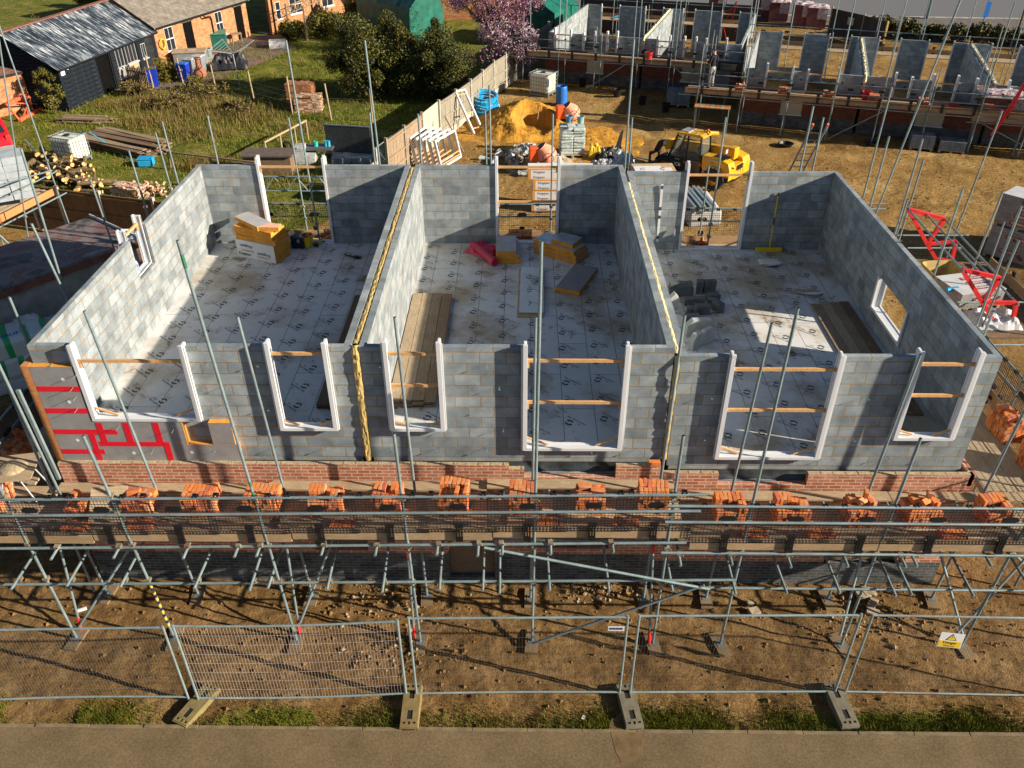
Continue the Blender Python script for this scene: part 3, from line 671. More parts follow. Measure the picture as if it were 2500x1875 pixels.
for yy in (242,426,602,768):
    c=aty('i',500,yy,-.12).z; e=-5.94 if yy<500 else (-5.55 if yy==602 else -5.9); tape(c-.055,c+.055,-6.68,e)
tape(3.29,3.39,-5.95,-4.70)
def vt(i0,i1,w=.11):
    a=aty('i',*i0,-.12);b=aty('i',*i1,-.12); mb.box((a.x+b.x)/2-w/2,(a.x+b.x)/2+w/2,-.1235,-.121,min(a.z,b.z),max(a.z,b.z))
vt((830,525),(885,690));vt((1050,525),(1110,690));vt((1300,525),(1360,690));vt((1400,690),(1455,868));vt((770,620),(860,868),.1)
mb.build('jointing_tape',TAPE,h1)
mb=MB()
for p in ((530,160),(585,350),(655,672),(1130,780),(1620,775)):
    q=aty('i',*p,-.12)
    for i in range(10):
        a=2*math.pi*i/10;b=2*math.pi*(i+1)/10; mb.quad([(q.x,-.1225,q.z),(q.x+.035*math.cos(a),-.1225,q.z+.035*math.sin(a)),(q.x+.035*math.cos(b),-.1225,q.z+.035*math.sin(b))])
mb.build('fixing_washers',WHT,h1)
mb=MB()
for p in ((640,125),(640,310),(650,410),(1000,560),(1465,580),(1290,760),(1810,770),(610,235)):
    q=aty('i',*p,-.15); mb.tube((q.x,-.10,q.z),(q.x,-.26,q.z-.01),.005,5)
mb.build('fixing_pins',STEEL,h1)
# damp membrane, brick outer skin, plinth and ground floor of each house
def drape(x0,x1,z0,z1,y,seed,out=.06):
    mb=MB(); nx=max(2,int((x1-x0)/.06)); g=[]
    for j in range(6):
        r=[]
        for i in range(nx+1):
            x=x0+(x1-x0)*i/nx; tt=j/5; q=mnoise.noise(Vector((x*1.6,seed,tt*1.2)))*.05+mnoise.noise(Vector((x*5,seed,tt*3)))*.018
            r.append((x,y-out*tt**1.4-q*tt-.004,z1-(z1-z0)*tt+q*.3*tt))
        g.append(r)
    for a,b in zip(g[:-1],g[1:]):
        for i in range(nx): mb.quad((a[i],b[i],b[i+1],a[i+1]),None,0,True)
    return mb
for H,x0,x1,zz in ((h1,-6.6,-1.3,ZB),(h2,-1.08,4.12,ZB),(h3,4.3,9.6,ZB-DROP)):
    MB().box(x0,x1,.004,.10,zz-.30,zz-.002).build('slab_edge',CONCG,H)
    drape(x0+.03,x1-.03,zz-.25,zz-.08,-.002,x0).build('damp_membrane',DPM,H)
def skin(H,x0,x1,runs,wins,zplinth):
    # runs: list of (x0,x1,top). one brick leaf with a blue-grey plinth
    tops=max(r[2] for r in runs); base=2.70 if tops>2.8 else 2.55
    holes=list(wins)
    MB().wall(0,x0,x1,zplinth,base,-.225,-.12,[w for w in wins]).build('brick_skin',BRK_NEW,H)
    MB().wall(0,x0,x1,-.1,zplinth,-.228,-.12,[w for w in wins]).build('plinth',BRK_BLU,H)
    MB().wall(0,x0+.1,x1-.1,-.1,base,-.09,.0,[w for w in wins]).build('inner_leaf',BLK,H)
    for a,b,tp in runs:
        MB().wall(0,a,b,base,tp,-.225,-.12).build('brick_course',BRK_NEW,H,loc=(0,0,0))
        m2=MB(); x=a
        while x<b-.05:
            L=min(.215,b-x); m2.box(x+.004,x+L-.004,-.213,-.132,tp-.01,tp+.004+rnd.uniform(0,.008),j=.004); x+=.225
        m2.build('mortar_bed',MORT,H)
    for w in wins:
        MB().box(w[0],w[1],-.1,-.09+.02,w[2],w[3]).build('window_board',DKB,H)
xa=aty('j',2150,900,-.22).x; xb=aty('k',912,920,-.22).x; xc=aty('k',1290,900,-.22).x; xd=aty('k',1310,990,-.22).x; xe=aty('k',1775,990,-.22).x; xf=aty('l',385,1000,-.22).x; xg=aty('l',1785,1000,-.22).x
skin(h1,-6.78,-1.19,[(-6.78,-1.19,2.965)],[(-2.4,-1.35,.82,2.1)],.76)
skin(h2,-1.19,4.2,[(-1.19,xa,2.965),(xa,xa+.28,2.88),(xb,xc,2.965)],[(.2,1.1,.1,2.1),(1.75,3.3,.9,2.1)],.76)
skin(h3,4.2,9.76,[(xd,xe,2.80),(xf,xg,2.80)],[(7.5,8.9,.55,2.0)],.60)
MB().box(xc-.22,xc-.01,-.222,-.12,2.975,3.05).build('loose_brick',BRK1,h2,bevel=.004)
for H,xx in ((h1,-6.79),(h3,9.67)):
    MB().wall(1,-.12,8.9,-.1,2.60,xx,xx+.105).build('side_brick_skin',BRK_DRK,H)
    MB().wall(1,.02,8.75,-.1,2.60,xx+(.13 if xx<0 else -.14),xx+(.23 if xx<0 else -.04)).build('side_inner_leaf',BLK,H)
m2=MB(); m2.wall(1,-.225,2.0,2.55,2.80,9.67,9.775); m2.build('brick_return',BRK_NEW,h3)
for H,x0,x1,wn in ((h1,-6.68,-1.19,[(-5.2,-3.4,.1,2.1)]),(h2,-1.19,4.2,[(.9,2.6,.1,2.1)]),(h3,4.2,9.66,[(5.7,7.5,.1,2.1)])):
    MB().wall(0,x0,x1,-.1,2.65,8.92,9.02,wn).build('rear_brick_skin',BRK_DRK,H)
    MB().wall(0,x0+.15,x1-.15,-.1,2.65,8.75,8.85,wn).build('rear_inner_leaf',BLK,H)
# a steel lintel and reveal showing at the ground floor door of the right house
MB().box(8.95,9.05,-.235,-.11,.6,2.0).build('door_post',BLKP,h3)
# ---------------------------------------------------------------- scaffolds
def coupler(mb,p,mi=1,r=.045):
    x,y,z=p; mb.box(x-r,x+r,y-r,y+r,z-.03,z+.03,mi,j=.008); mb.tube((x+.03,y-.03,z),(x+.06,y-.07,z+.02),.009,5,mi)
def standard(par,b,t,couple=(),r=.0245,name='standard',mat=None,collar=True):
    mb=MB(); b=Vector(b);t=Vector(t); mb.tube(b,t,r,10,cap=False)
    n=10
    d=(t-b).normalized()
    mb.tube(t-d*.25,t-d*.002,r*.8,8,2)  # dark bore seen in the open end
    for z in couple:
        f=(z-b.z)/(t.z-b.z); 
        if 0<f<1: coupler(mb,b.lerp(t,f))
    return mb.build(name,[mat or STEEL,COUP,BLKP],par)
def tube_part(par,name,a,b,mat=None,r=.0242,ends=True):
    return MB().tube(a,b,r,10).build(name,[mat or STEEL],par)
DKS=wood('muddy_sole_board',(.17,.115,.06),(.30,.21,.12),(5,1,5))
def sole(par,x,y,rz=0,l=.52):
    M=rotM((x,y,gzs(x,y)+.045),rz); mb=MB().box(-.115,.115,-l/2,l/2,-.05,.0,M=M); mb.box(-.075,.075,-.075,.075,.001,.008,1,M=M); return mb.build('sole_board',[DKS,STEEL_D],par)
_G={}
def guard_mesh(L=1.28,H=.84):
    k=(round(L,2),round(H,2))
    if k in _G:return _G[k]
    mb=MB(); n=int(L/.055)
    for i in range(n+1):
        x=L*i/n-L/2; s=.0022 if i%5 else .004; mb.box(x-s,x+s,-.003,.003,0,H)
    m=int(H/.055)
    for i in range(m+1):
        z=H*i/m; s=.0022 if i%4 else .004; mb.box(-L/2,L/2,-.0042,.0042,z-s,z+s)
    me=mb.mesh('brick_guard',WIRE)
    mb=MB()
    pts=[]
    for i in range(20):
        a=2*math.pi*i/20; c=math.cos(a);s=math.sin(a); pts.append((.06*(1 if c>0 else -1)+.075*c,H*.66+.055*s))
    mb.prism(pts,1,-.012,.006); c1=mb.mesh('hand_hole',BLKP); hk=[]
    for hx in (-.42,.42):
        mb=MB()
        for sx in (-.03,.03): mb.path([(hx+sx,-.036*math.cos(R(a)),H+.005+.036*math.sin(R(a))) for a in range(-90,271,60)],.010,5)
        mb.box(hx-.045,hx+.045,.02,.032,H-.03,H+.03); hk.append(mb.mesh('rail_hook',BLKP))
    mb=MB(); mb.box(-.07,.07,-.03,.0,.12,.20); 
    for sx in (-.042,0,.042): mb.box(sx-.015,sx+.015,-.04,-.012,-.13,.13)
    mb.box(-.06,.06,-.062,-.01,-.17,-.10)
    c2=mb.mesh('toe_clip',BLKP)
    _G[k]=(me,c1,c2,hk[0],hk[1]); return _G[k]
def guard(par,p,rz=0,L=1.28,H=.84,tilt=0):
    me,c1,c2,k1,k2=guard_mesh(L,H); o=bpy.data.objects.new('brick_guard',me); COL.objects.link(o); o.parent=par; CH.setdefault(par.name,[]).append(o); o.location=p; o.rotation_euler=(tilt,0,rz)
    for nm,d in (('hand_hole',c1),('toe_clip',c2),('rail_hook',k1),('rail_hook',k2)):
        c=bpy.data.objects.new(nm,d); COL.objects.link(c); c.parent=o; CH.setdefault(o.name,[]).append(c)
    return o
def board(par,x0,x1,y0,y1,z,mat=SCB,name='deck_board',th=.038,dz=0.0):
    mb=MB().box(x0,x1,y0,y1,z-th,z,j=.004); return mb.build(name,mat,par)
fs=thing('front_scaffold','tube and board scaffold along the front of the blockwork terrace, stacked with orange bricks','scaffold')
OX=[(-6.62,-6.80,4.72),(-4.79,-5.10,4.79),(-2.53,-2.90,8.03),(-.24,-.33,4.86),(1.82,1.86,8.03),(4.04,4.06,4.85),(5.28,5.37,7.05),(7.49,7.64,4.82),(9.68,9.95,5.4),(11.7,12.05,5.6),(-8.9,-9.2,4.8)]
for xb,xt,zt in OX:
    zz=(1.62,2.48,3.2,3.55) if xb<4.2 else (1.57,2.40,3.11,3.44)
    standard(fs,(xb,-1.74,.02),(xt,-1.74,zt),zz); sole(fs,xb,-1.74,rnd.uniform(-.15,.15)+(.25 if xb>5 else 0))
IX=[(-6.5,-6.86,6.4),(-4.71,-5.13,6.33),(-2.47,-2.78,6.24),(-.22,-.35,6.24),(1.80,1.82,6.25),(4.0,4.1,6.3),(5.21,5.45,6.16),(7.57,7.87,5.6),(9.56,9.95,6.1)]
for xb,xt,zt in IX:
    standard(fs,(xb,-.66,.02),(xt,-.60,zt),(1.62,2.42)); sole(fs,xb,-.66,rnd.uniform(-.2,.2),.5)
# ladder post with tape at the far left, leaning against the deck
mb=MB(); a=aty('i',150,250,-.5); b=aty('i',500,1000,-.5)
Lm=batten(a,b,.055,.055); Lm.build('profile_post',STEEL,fs)
# ledgers and guard rails, left run then the lower right run
def rail(n,x0,x1,za,zb,y=-1.79,r=.0242,mat=None):
    L0,L1=-5.5,.2
    f=lambda x: za+(zb-za)*(x-L0)/(L1-L0)
    return tube_part(fs,n,(x0,y,f(x0)),(x1,y,f(x1)),mat)
rail('guard_rail',-9.4,4.55,3.53,3.63); rail('guard_rail',-9.4,4.50,3.18,3.28); rail('ledger',-9.4,4.35,2.44,2.56); rail('ledger',-9.4,5.3,1.56,1.67)
for n,z in (('guard_rail',3.45),('guard_rail',3.10),('ledger',2.40)): tube_part(fs,n,(3.95,-1.80,z+.02),(11.9,-1.80,z))
tube_part(fs,'ledger',(4.2,-1.80,1.58),(12.2,-1.80,1.56)); tube_part(fs,'ledger',(-9,-.70,2.44),(4.35,-.70,2.56)); tube_part(fs,'ledger',(4,-.70,2.40),(12,-.70,2.38))
tube_part(fs,'ledger',(-9,-.70,1.60),(12,-.70,1.60))
for q in (-6.21,-5.15,-3.99,-3.12,-2.76,-1.68,-.8,.24,.91,1.28,2.1,3.1,4.26,5.11,6.07,7.03,7.95,8.17,9.39,10.6,-7.6):
    zt=(2.44+.021*(q+5.5)) if q<4.2 else 2.36
    mb=MB().tube((q,-.25,zt+.05),(q+rnd.uniform(-.03,.03),-2.0-rnd.uniform(0,.06),zt-.0),.0242,9); coupler(mb,(q,-1.79,zt+.03),1,.04); mb.build('transom',[STEEL,COUP],fs)
for q in (-7.11,-6.19,-5.26,-3.98,-3.02,-2.72,-1.7,-.75,.22,.96,1.25,2.1,3.11,4.19,5.25,6.12,7.02,7.94,8.22,9.25,10.3,11.2):
    zt=1.70; mb=MB().tube((q+rnd.uniform(-.05,.05),-.25,zt+.04),(q,-1.98-rnd.uniform(0,.1),zt),.0242,9); coupler(mb,(q,-1.79,zt-.03),1,.04); mb.build('low_transom',[STEEL,COUP],fs)
tube_part(fs,'brace',(1.0,-1.87,2.58),(4.85,-1.87,1.62)); tube_part(fs,'brace',(1.82,-1.87,.14),(4.75,-1.87,1.72))
tube_part(fs,'brace',(-6.62,-1.6,.15),(-5.0,-.75,2.3)); tube_part(fs,'brace',(-2.45,-1.6,.35),(-1.6,-.6,2.2)); tube_part(fs,'brace',(9.6,-1.6,.15),(11.4,-.6,2.3)); tube_part(fs,'brace',(7.5,-1.6,.1),(8.0,-.5,1.9)); tube_part(fs,'brace',(9.75,-1.62,.1),(9.0,-.4,2.2)); tube_part(fs,'brace',(11.9,-.6,.1),(9.9,-.9,2.2))
# telescopic red-ended jacks
for a,b in (((-.36,-1.66,.05),(-.33,-1.6,2.2)),((3.97,-1.76,.05),(3.86,-1.55,2.35)),((-6.62,-1.55,.05),(-6.5,-1.3,2.3)),((-2.5,-1.6,.05),(-2.5,-1.3,2.3))):
    a=Vector(a);b=Vector(b); mb=MB().tube(a.lerp(b,.12),b,.022,9); mb.tube(a,a.lerp(b,.13),.029,9,1); mb.tube(a.lerp(b,.93),b,.03,9,1); mb.build('jack_strut',[STEEL,REDST],fs)
# tape bands on one standard
mb=MB(); p0=Vector((-4.79,-1.74,.02)); p1=Vector((-5.10,-1.74,4.79))
for k in range(13):
    f=(.42+k*.085-.02)/4.77; g_=(.42+k*.085+.03)/4.77; mb.tube(p0.lerp(p1,f),p0.lerp(p1,g_),.0262,9,k%2)
mb.build('hazard_tape',[DYEL,BLKP],fs)
p0=Vector((-2.53,-1.74,.02)); p1=Vector((-2.90,-1.74,8.03)); GTP=plain('green_tube_paint',(.02,.17,.09),.6)
for f0,f1 in ((.43,.455),(.47,.482),(.95,.975)): MB().tube(p0.lerp(p1,f0),p0.lerp(p1,f1),.0256,9).build('paint_band',GTP,fs)
# deck boards: five along the front
ys=[(-1.70,-1.475),(-1.47,-1.245),(-1.24,-1.015),(-1.01,-.785),(-.52,-.285)]
for k,(a,b) in enumerate(ys):
    x=-9.3-rnd.uniform(0,1.5)
    while x<4.2:
        L=3.9; e=min(x+L,4.35)
        mid=(x+e)/2; zz=2.53+.021*(mid+5.5)+.02
        o=board(fs,x,e-.012,a,b,zz+rnd.uniform(-.006,.006)); x+=L
    x=4.0-rnd.uniform(0,.2)+ .4
    while x<12:
        e=min(x+3.9,12.2); board(fs,x,e-.012,a,b,2.47+rnd.uniform(-.006,.006)); x+=3.9
for k in range(4):
    x=-8.9+k*3.35; e=x+3.34 if k<3 else 4.42
    za=2.535+.021*((x+e)/2+5.5); M=rotM((0,0,0)); mb=MB().box(x,e-.015,-1.755,-1.72,za,za+.232,j=.004); mb.build('toe_board',TOE,fs)
for x,e in ((4.42,7.55),(7.56,11.9)):
    mb=MB().box(x,e-.015,-1.765,-1.73,2.465,2.70,j=.004); mb.build('toe_board',TOE,fs)
x=-8.0+.0
for c in [aty('i',q,1215,-1.76).x for q in (-380,230,840,1450,2060)]+[aty('j',q,1200,-1.76).x for q in (520,1125,1720)]+[aty('k',q,1200,-1.76).x for q in (165,725,1255)]:
    guard(fs,(c,-1.765,2.72+.019*(c+5.5)),0)
for c in [aty('k',1870,1275,-1.77).x]+[aty('l',q,1280,-1.77).x for q in (300,905,1510,2130)]+[11.3]:
    guard(fs,(c,-1.775,2.64),0,1.28,.82)
# left return and right return decks
ls=thing('left_scaffold','scaffold at the left gable with an orange toe board and grey block stack','scaffold')
rs=thing('right_scaffold','scaffold beside the right gable with red loading gates','scaffold')
bs=thing('rear_scaffold','scaffold behind the terrace seen through its rear openings','scaffold')
for k in range(5):
    board(rs,9.95+k*.232,10.175+k*.232,-.25,4.2,2.46+rnd.uniform(-.006,.006),SCBY); None
    board(bs,-8,-3.2,9.2+k*.232,9.425+k*.232,2.6+rnd.uniform(-.006,.006)); board(bs,-3.18,4.2,9.2+k*.232,9.425+k*.232,2.6+rnd.uniform(-.006,.006)); board(bs,4.22,11,9.2+k*.232,9.425+k*.232,2.45+rnd.uniform(-.006,.006))
for k in range(3): board(ls,-7.55-k*.232,-7.325-k*.232,-.25,2.4,2.5,SCBY)
# right standards
for xx,yy,zt,lx in ((11.35,-.3,5.4,.12),(11.35,1.9,4.9,.1),(11.4,4.0,6.2,.1),(11.4,6.3,5.7,.1),(11.4,8.8,6.0,.1),(11.4,11.3,6.6,.1),(10.0,1.5,5.2,.1)):
    standard(rs,(xx,yy,.02),(xx+lx,yy,zt),(1.5,2.4,3.1,3.45))
for za in (2.38,3.1,3.45): tube_part(rs,'guard_rail' if za>3 else 'ledger',(11.45,-1.9,za),(11.45,4.1,za)); None
MB().box(11.38,11.42,-1.7,4.1,2.47,2.70).build('toe_board',TOE,rs); None
for yy in (-.9,.4,1.7,3.0): guard(rs,(11.40,yy,2.65),math.pi/2)
# loading bay beyond the right gable: tall standards, rails, gates
for r_,x_,y_,hb,ht in (('h',900,190,2.45,0),):pass
for base,top in ((('h',1140,480),('h',1230,165)),(('h',1670,1040),('u',1860,450)),(('h',1850,1260),('h',2170,505))):
    a=at(*base,2.45); b=aty(*top,a.y); standard(rs,(a.x-.12,a.y,.02),(b.x,a.y,b.z),(2.4,))
for base,top in ((('h',1665,430),('s',1920,1490)),):
    a=at(*base,2.0); b=aty(*top,a.y); standard(rs,(a.x-.2,a.y,.02),(b.x,a.y,b.z),(2.4,))
a=at('h',900,195,3.0); tube_part(rs,'guard_rail',a+Vector((-.4,0,0)),at('h',1035,200,3.0)+Vector((.05,0,0)))
a=at('h',1140,465,2.6); b=at('h',1745,465,2.6); tube_part(rs,'guard_rail',a,b); a=at('h',1230,572,2.3); b=at('h',1700,572,2.3); tube_part(rs,'ledger',a,b)
a=at('h',1650,1030,2.9); b=at('h',2212,1030,2.9); tube_part(rs,'guard_rail',a,b)
for k in range(16):
    MB().box(11.9,14.4,5.2+k*.255,5.2+k*.255+.225,2.40,2.44).build('bay_board',DKB,rs)  # dark timber chosen so the boards carry the tone of the shaded ground
tube_part(rs,'ledger',(14.4,4.5,2.36),(14.4,9.6,2.36)); tube_part(rs,'ledger',(11.6,5.0,2.36),(14.6,5.0,2.36)); None
for xx,yy in ((14.4,5.1),(14.4,9.1)): standard(rs,(xx,yy,.02),(xx,yy,3.7),(2.36,))
MB().box(14.32,14.35,5.1,9.0,2.45,2.70).build('toe_board',TOE,rs)
gm=guard(rs,(14.37,7.9,2.6),math.pi/2,1.28,.9); guard(rs,(14.37,6.2,2.6),math.pi/2,1.28,.9); guard(rs,tuple(at('h',1300,465,2.6)+Vector((0,0,-.86))),0); guard(rs,tuple(at('h',1560,465,2.6)+Vector((.1,0,-.86))),0)
# red up-and-over loading gates: two side frames linked by long tubes
gt=thing('loading_gate','red up and over loading gate with long steel tubes on the right scaffold','gate')
def bar(mb,pts,w=.05,mi=0):
    for a,b in zip(pts[:-1],pts[1:]):
        q=batten(a,b,w,w); o=len(mb.v); mb.v+=q.v; mb.f+=[tuple(i+o for i in f) for f in q.f]; mb.uv+=q.uv; mb.mi+=[mi]*len(q.f); mb.sm+=q.sm
def gate_frame(z0,T): # T: dict name->(zoom,h)
    P={k:aty(v[0],v[1],v[2],z0) for k,v in T.items()}
    mb=MB(); bar(mb,[P['a'],P['b'],P['c'],P['a']],.09); bar(mb,[P['c'],P['f']],.08); bar(mb,[P['c'],P['d']],.085); bar(mb,[P['f'],P['e']],.085); bar(mb,[P['d'],P['e']],.06)
    mb.build('side_frame',REDST,gt); return P
A=gate_frame(9.3,dict(a=('h',1235,245),b=('h',1540,325),c=('h',1395,540),d=('h',1470,665),e=('h',1605,665),f=('h',1640,515)))
B=gate_frame(5.75,dict(a=('h',1690,755),b=('h',2010,825),c=('h',1860,1030),d=('h',2010,1275),e=('h',2090,1280),f=('h',2150,1035)))
for k in 'abf': MB().tube(A[k]-(B[k]-A[k])*.03,B[k]+(B[k]-A[k])*.03,.024,10).build('linking_tube',STEEL,gt)
pa=A['a'].lerp(A['b'],.5);pb=B['a'].lerp(B['b'],.5); MB().tube(pa+(pa-pb)*.03,pb,.024,10).build('linking_tube',STEEL,gt)
# left side: the little loading tower with orange toe board at the image edge (tubes, boards)
def ptube(par,name,a,b): return tube_part(par,name,a,b)
Yt=9.5
def T(z,x,y,Y=None): return aty(z,x,y,Y)
for a,b,Y0 in ((('w',400,1160),('D',0,105),12.6),(('w',1180,890),('D',0,60),15.2)):
    p=aty(*a,Y0); q=aty(*b,Y0); standard(ls,(p.x,p.y,max(p.z-.8,.02)),tuple(q+(q-p)*.05),(2.3,3.2))
pl=[(('w',10,215),13.4,('w',880,-20),15.2),(('w',100,410),13.4,('w',930,0),15.2)]
e0=aty('w',250,800,12.6); e1=aty('w',1120,350,15.2)
tube_part(ls,'ledger',e0-(e1-e0)*1.0,e1)
for yy in (415,215):
    a=aty('w',100 if yy>300 else 10,yy,12.6); b=aty('w',930 if yy>300 else 850,0 if yy>300 else -20,15.2); tube_part(ls,'guard_rail',a-(b-a)*.8,b+(b-a)*.03)
a=aty('w',0,790,12.62)+Vector((0,0,0)); b=aty('w',905,330,15.25)
batten(a-(b-a)*.9,b,.23,.035).build('toe_board',TOEO,ls)
dz=(a.z+b.z)/2-.1
for k in range(4):
    o=Vector((-.35-.24*k,.25+.1*k,-.08)); q=batten(a-(b-a)*.9+o,b+o,.038,.225); q.build('deck_board',SCBY,ls)
for a,b in ((('w',0,1070),('w',170,1230)),(('w',20,1110),('w',70,1260))):
    tube_part(ls,'brace',aty(*a,12.4),aty(*b,12.4))
# left inner tubes standing between the garage and the gable (slender uprights left of the house)
for a,b,Y0 in ((('e',690,915),('w',530,870),3.0),(('w',900,1659),('D',45,320),3.9),(('x',310,700),('x',90,260),2.0),(('w',1990,1300),('w',1520,120),7.6),(('e',1270,280),('D',278,325),8.9),(('i',450,1125),('D',-40,700),-.6)):
    p=aty(*a,Y0); q=aty(*b,Y0); d=(q-p); s=p-d*((p.z-.02)/d.z) if d.z>.1 else p
    s=Vector((p.x+ (p.x-q.x)*.3,p.y,.02)); standard(ls,tuple(s),tuple(q),(2.4,))
for za,nm in ((2.42,'ledger'),(3.15,'guard_rail'),(3.5,'guard_rail')): tube_part(ls,nm,(-7.95,-1.9,za),(-7.95,2.6,za))
for yy in (-.9,.4,1.7): guard(ls,(-7.93,yy,2.65),math.pi/2)
# rear scaffold uprights and rails
ups=[(('a',1130,1300),('a',1090,1270),10.4,4.3),]
for a,b,Y0 in ((('a',1215,1659),('a',1085,1265),10.35),(('a',1520,1525),('a',1365,1020),9.25),(('a',1440,1480),('a',1310,1115),10.4),(('a',1855,1380),('a',1750,975),9.25),(('b',1085,1380),('b',935,340),9.2),(('b',1030,1380),('b',975,950),10.4),(('b',480,1480),('b',270,340),9.2),(('b',370,1400),('b',290,990),10.4),(('b',1415,1385),('b',1385,960),9.2),(('b',1965,1385),('b',1950,930),10.4),(('b',2005,1385),('b',1985,720),9.2),(('c',370,1600),('c',380,960),10.4),(('c',985,1440),('c',1065,330),9.2),(('c',1010,1440),('c',1050,990),10.4),(('c',1740,1659),('c',1840,990),9.2),(('c',1660,1659),('c',1695,1400),10.4),(('d',310,1440),('d',435,895),9.25),(('d',420,1440),('d',520,990),10.4),(('d',920,1650),('d',1075,1150),9.2),(('d',1070,1200),('d',1700,-60),9.6),(('d',1250,1659),('d',1365,1345),10.5)):
    p=aty(*a,Y0); q=aty(*b,Y0); s=Vector((p.x-(q.x-p.x)*.4,Y0,.02)); standard(bs,tuple(s),tuple(q),(2.5,3.2,3.55))
for x0,x1,z in ((-8.5,4.4,3.62),(-8.5,4.4,3.25),(4.0,11.8,3.5),(4.0,11.8,3.12)): tube_part(bs,'guard_rail',(x0,10.45,z),(x1,10.45,z-.02))
for x0,x1,z in ((-8.5,4.4,2.52),(4.0,11.8,2.38)): tube_part(bs,'ledger',(x0,10.4,z),(x1,10.4,z)); tube_part(bs,'ledger',(x0,9.2,z),(x1,9.2,z))
for x0,x1,z in ((-8,-3.5,2.6),(-3.48,4.2,2.6),(4.22,11,2.45)): MB().box(x0,x1,10.37,10.405,z,z+.23).build('toe_board',TOE,bs)
for c in (-5.6,-4.3,-3.0,.3,1.6,2.9): guard(bs,(c,10.42,2.75),0)
for c in (5.4,6.7,8.0): guard(bs,(c,10.42,2.62),0)
# lattice beam bridging behind the left rear opening
lb=thing('lattice_beam','steel lattice beam lying behind the left rear opening','beam')
a=aty('b',70,1490,10.55);b=aty('b',640,1490,10.55);c=aty('b',95,1612,10.55);d=aty('b',640,1612,10.55)
MB().tube(a,b,.024,9).build('chord',STEEL,lb); MB().tube(c,d,.024,9).build('chord',STEEL,lb)
for i in range(6):
    t=i/6; p=a.lerp(b,t) if i%2 else c.lerp(d,t); q=c.lerp(d,t+1/6) if i%2 else a.lerp(b,t+1/6); MB().tube(p,q,.016,7).build('lacing',STEEL,lb)
# ---------------------------------------------------------------- bricks and things on the decks and floors
def brick_box(mb,M,L=.215,W=.102,H=.065,j=.003,mi=0): mb.box(-L/2,L/2,-W/2,W/2,-H/2,H/2,mi,M=M,j=j); return mb
BRKP=plain('loose_pale_brick',(.58,.26,.12),.92,0,.3,14,.3)
def stack(label,loc,nx=8,layers=3,top='full',rz=0.0,group='orange brick stacks on the front scaffold deck',seed=0,mat=None,cat='brick stack'):
    r2=random.Random(seed); t=thing('brick_stack',label,cat,loc,rz,group)
    mb=MB(); w=nx*.072
    pos=lambda i,r,k: Vector((-w/2+.036+i*.072,(-.113 if r==0 else .113),k*.105+.0525))
    for k in range(layers):
        ox,oy=r2.uniform(-.012,.012),r2.uniform(-.012,.012)
        for i in range(nx):
            for r in (0,1):
                M=rotM(pos(i,r,k)+Vector((ox+r2.uniform(-.004,.004),oy+r2.uniform(-.012,.012),0)),math.pi/2+r2.gauss(0,.03),math.pi/2); brick_box(mb,M,j=.0015,mi=r2.choice((0,0,1,2)))
    mb.build('stacked_bricks',[mat or BRK1,BRKD,BRKP],t)
    z=layers*.105
    def one(x,y,zz,rz_,rx=math.pi/2,ry=0):
        b=MB(); brick_box(b,Matrix.Identity(4)); o=b.build('brick',[r2.choice((BRK1,BRK1,BRKD,BRKP))],t,bevel=.003); o.location=(x,y,zz); o.rotation_euler=(rx,ry,rz_); return o
    if top in('full','back','front','gap'):
        for i in range(nx):
            for r in (0,1):
                if top=='back' and r==0 and i<nx-1-r2.randrange(3): continue
                if top=='front' and r==1: continue
                if top=='gap' and (i==nx//2 or (r==0 and i>nx//2)): continue
                one(-w/2+.036+i*.072,(-.113 if r==0 else .113)+r2.uniform(-.02,.02),z+.0525,math.pi/2+r2.gauss(0,.05))
    if top=='flat':
        for i in range(3):
            for r in (0,1): one(-.11+.225*(i%2)+r2.uniform(-.01,.01),(-.15,-.04,.08)[i]+r2.uniform(-.01,.01) if r==0 else (-.12,.0,.12)[i],z+.034+.066*(i//2)*0,r2.gauss(0,.08),0)
    if top=='mess':
        one(-.15,.08,z+.0525,math.pi/2+.1); one(-.08,.08,z+.0525,math.pi/2-.1); one(.16,.06,z+.0525,math.pi/2+.25); one(.22,.04,z+.0525,math.pi/2+.2); one(.02,-.02,z+.10,.6,.5,.2); one(.13,.12,z+.15,1.2,math.pi/2,.3); one(-.16,-.1,z+.034,.1,0)
    if top=='half':
        for i in range(nx//2): one(-w/2+.034+i*.0675,.11,z+.0525,math.pi/2+r2.gauss(0,.06))
        one(.12,-.08,z+.0525,math.pi/2-.15); one(.19,-.08,z+.0525,math.pi/2-.12)
    return t
ST=[(-6.10,5,2,'half','small brick stack beside the plywood sheet at the left end of the front deck'),
(-5.03,7,3,'flat','brick stack with flat bricks on top, right of the plywood sheet'),
(-3.94,8,3,'full','neat square brick stack with a full top on the deck below the taped grey boards'),
(-2.86,8,3,'full','brick stack on the front deck behind the green banded tall pole'),
(-1.75,8,3,'half','brick stack with one brick across its back, below the left house narrow window'),
(-.68,7,3,'gap','brick stack split into two heaps below the left wool party wall'),
(.46,7,4,'back','tall brick stack with a higher back row, left of the big middle house window'),
(1.62,6,3,'full','brick stack just left of the tall pole at the middle of the front deck'),
(2.80,7,3,'flat','brick stack of flat bricks below the big middle house window'),
(3.87,7,3,'full','brick stack beside the right end of the upper guard rails'),
(5.21,7,3,'back','brick stack with upright bricks heaped at its back, first on the lower right deck'),
(6.28,8,3,'half','brick stack with two bricks standing across its corner on the right deck'),
(7.43,6,3,'mess','low brick stack with a few tumbled bricks, in front of the right house pier'),
(8.51,8,3,'mess','largest untidy brick stack with one brick standing on end, below the right house small window'),
(9.75,6,3,'back','last brick stack at the right end of the front deck')]
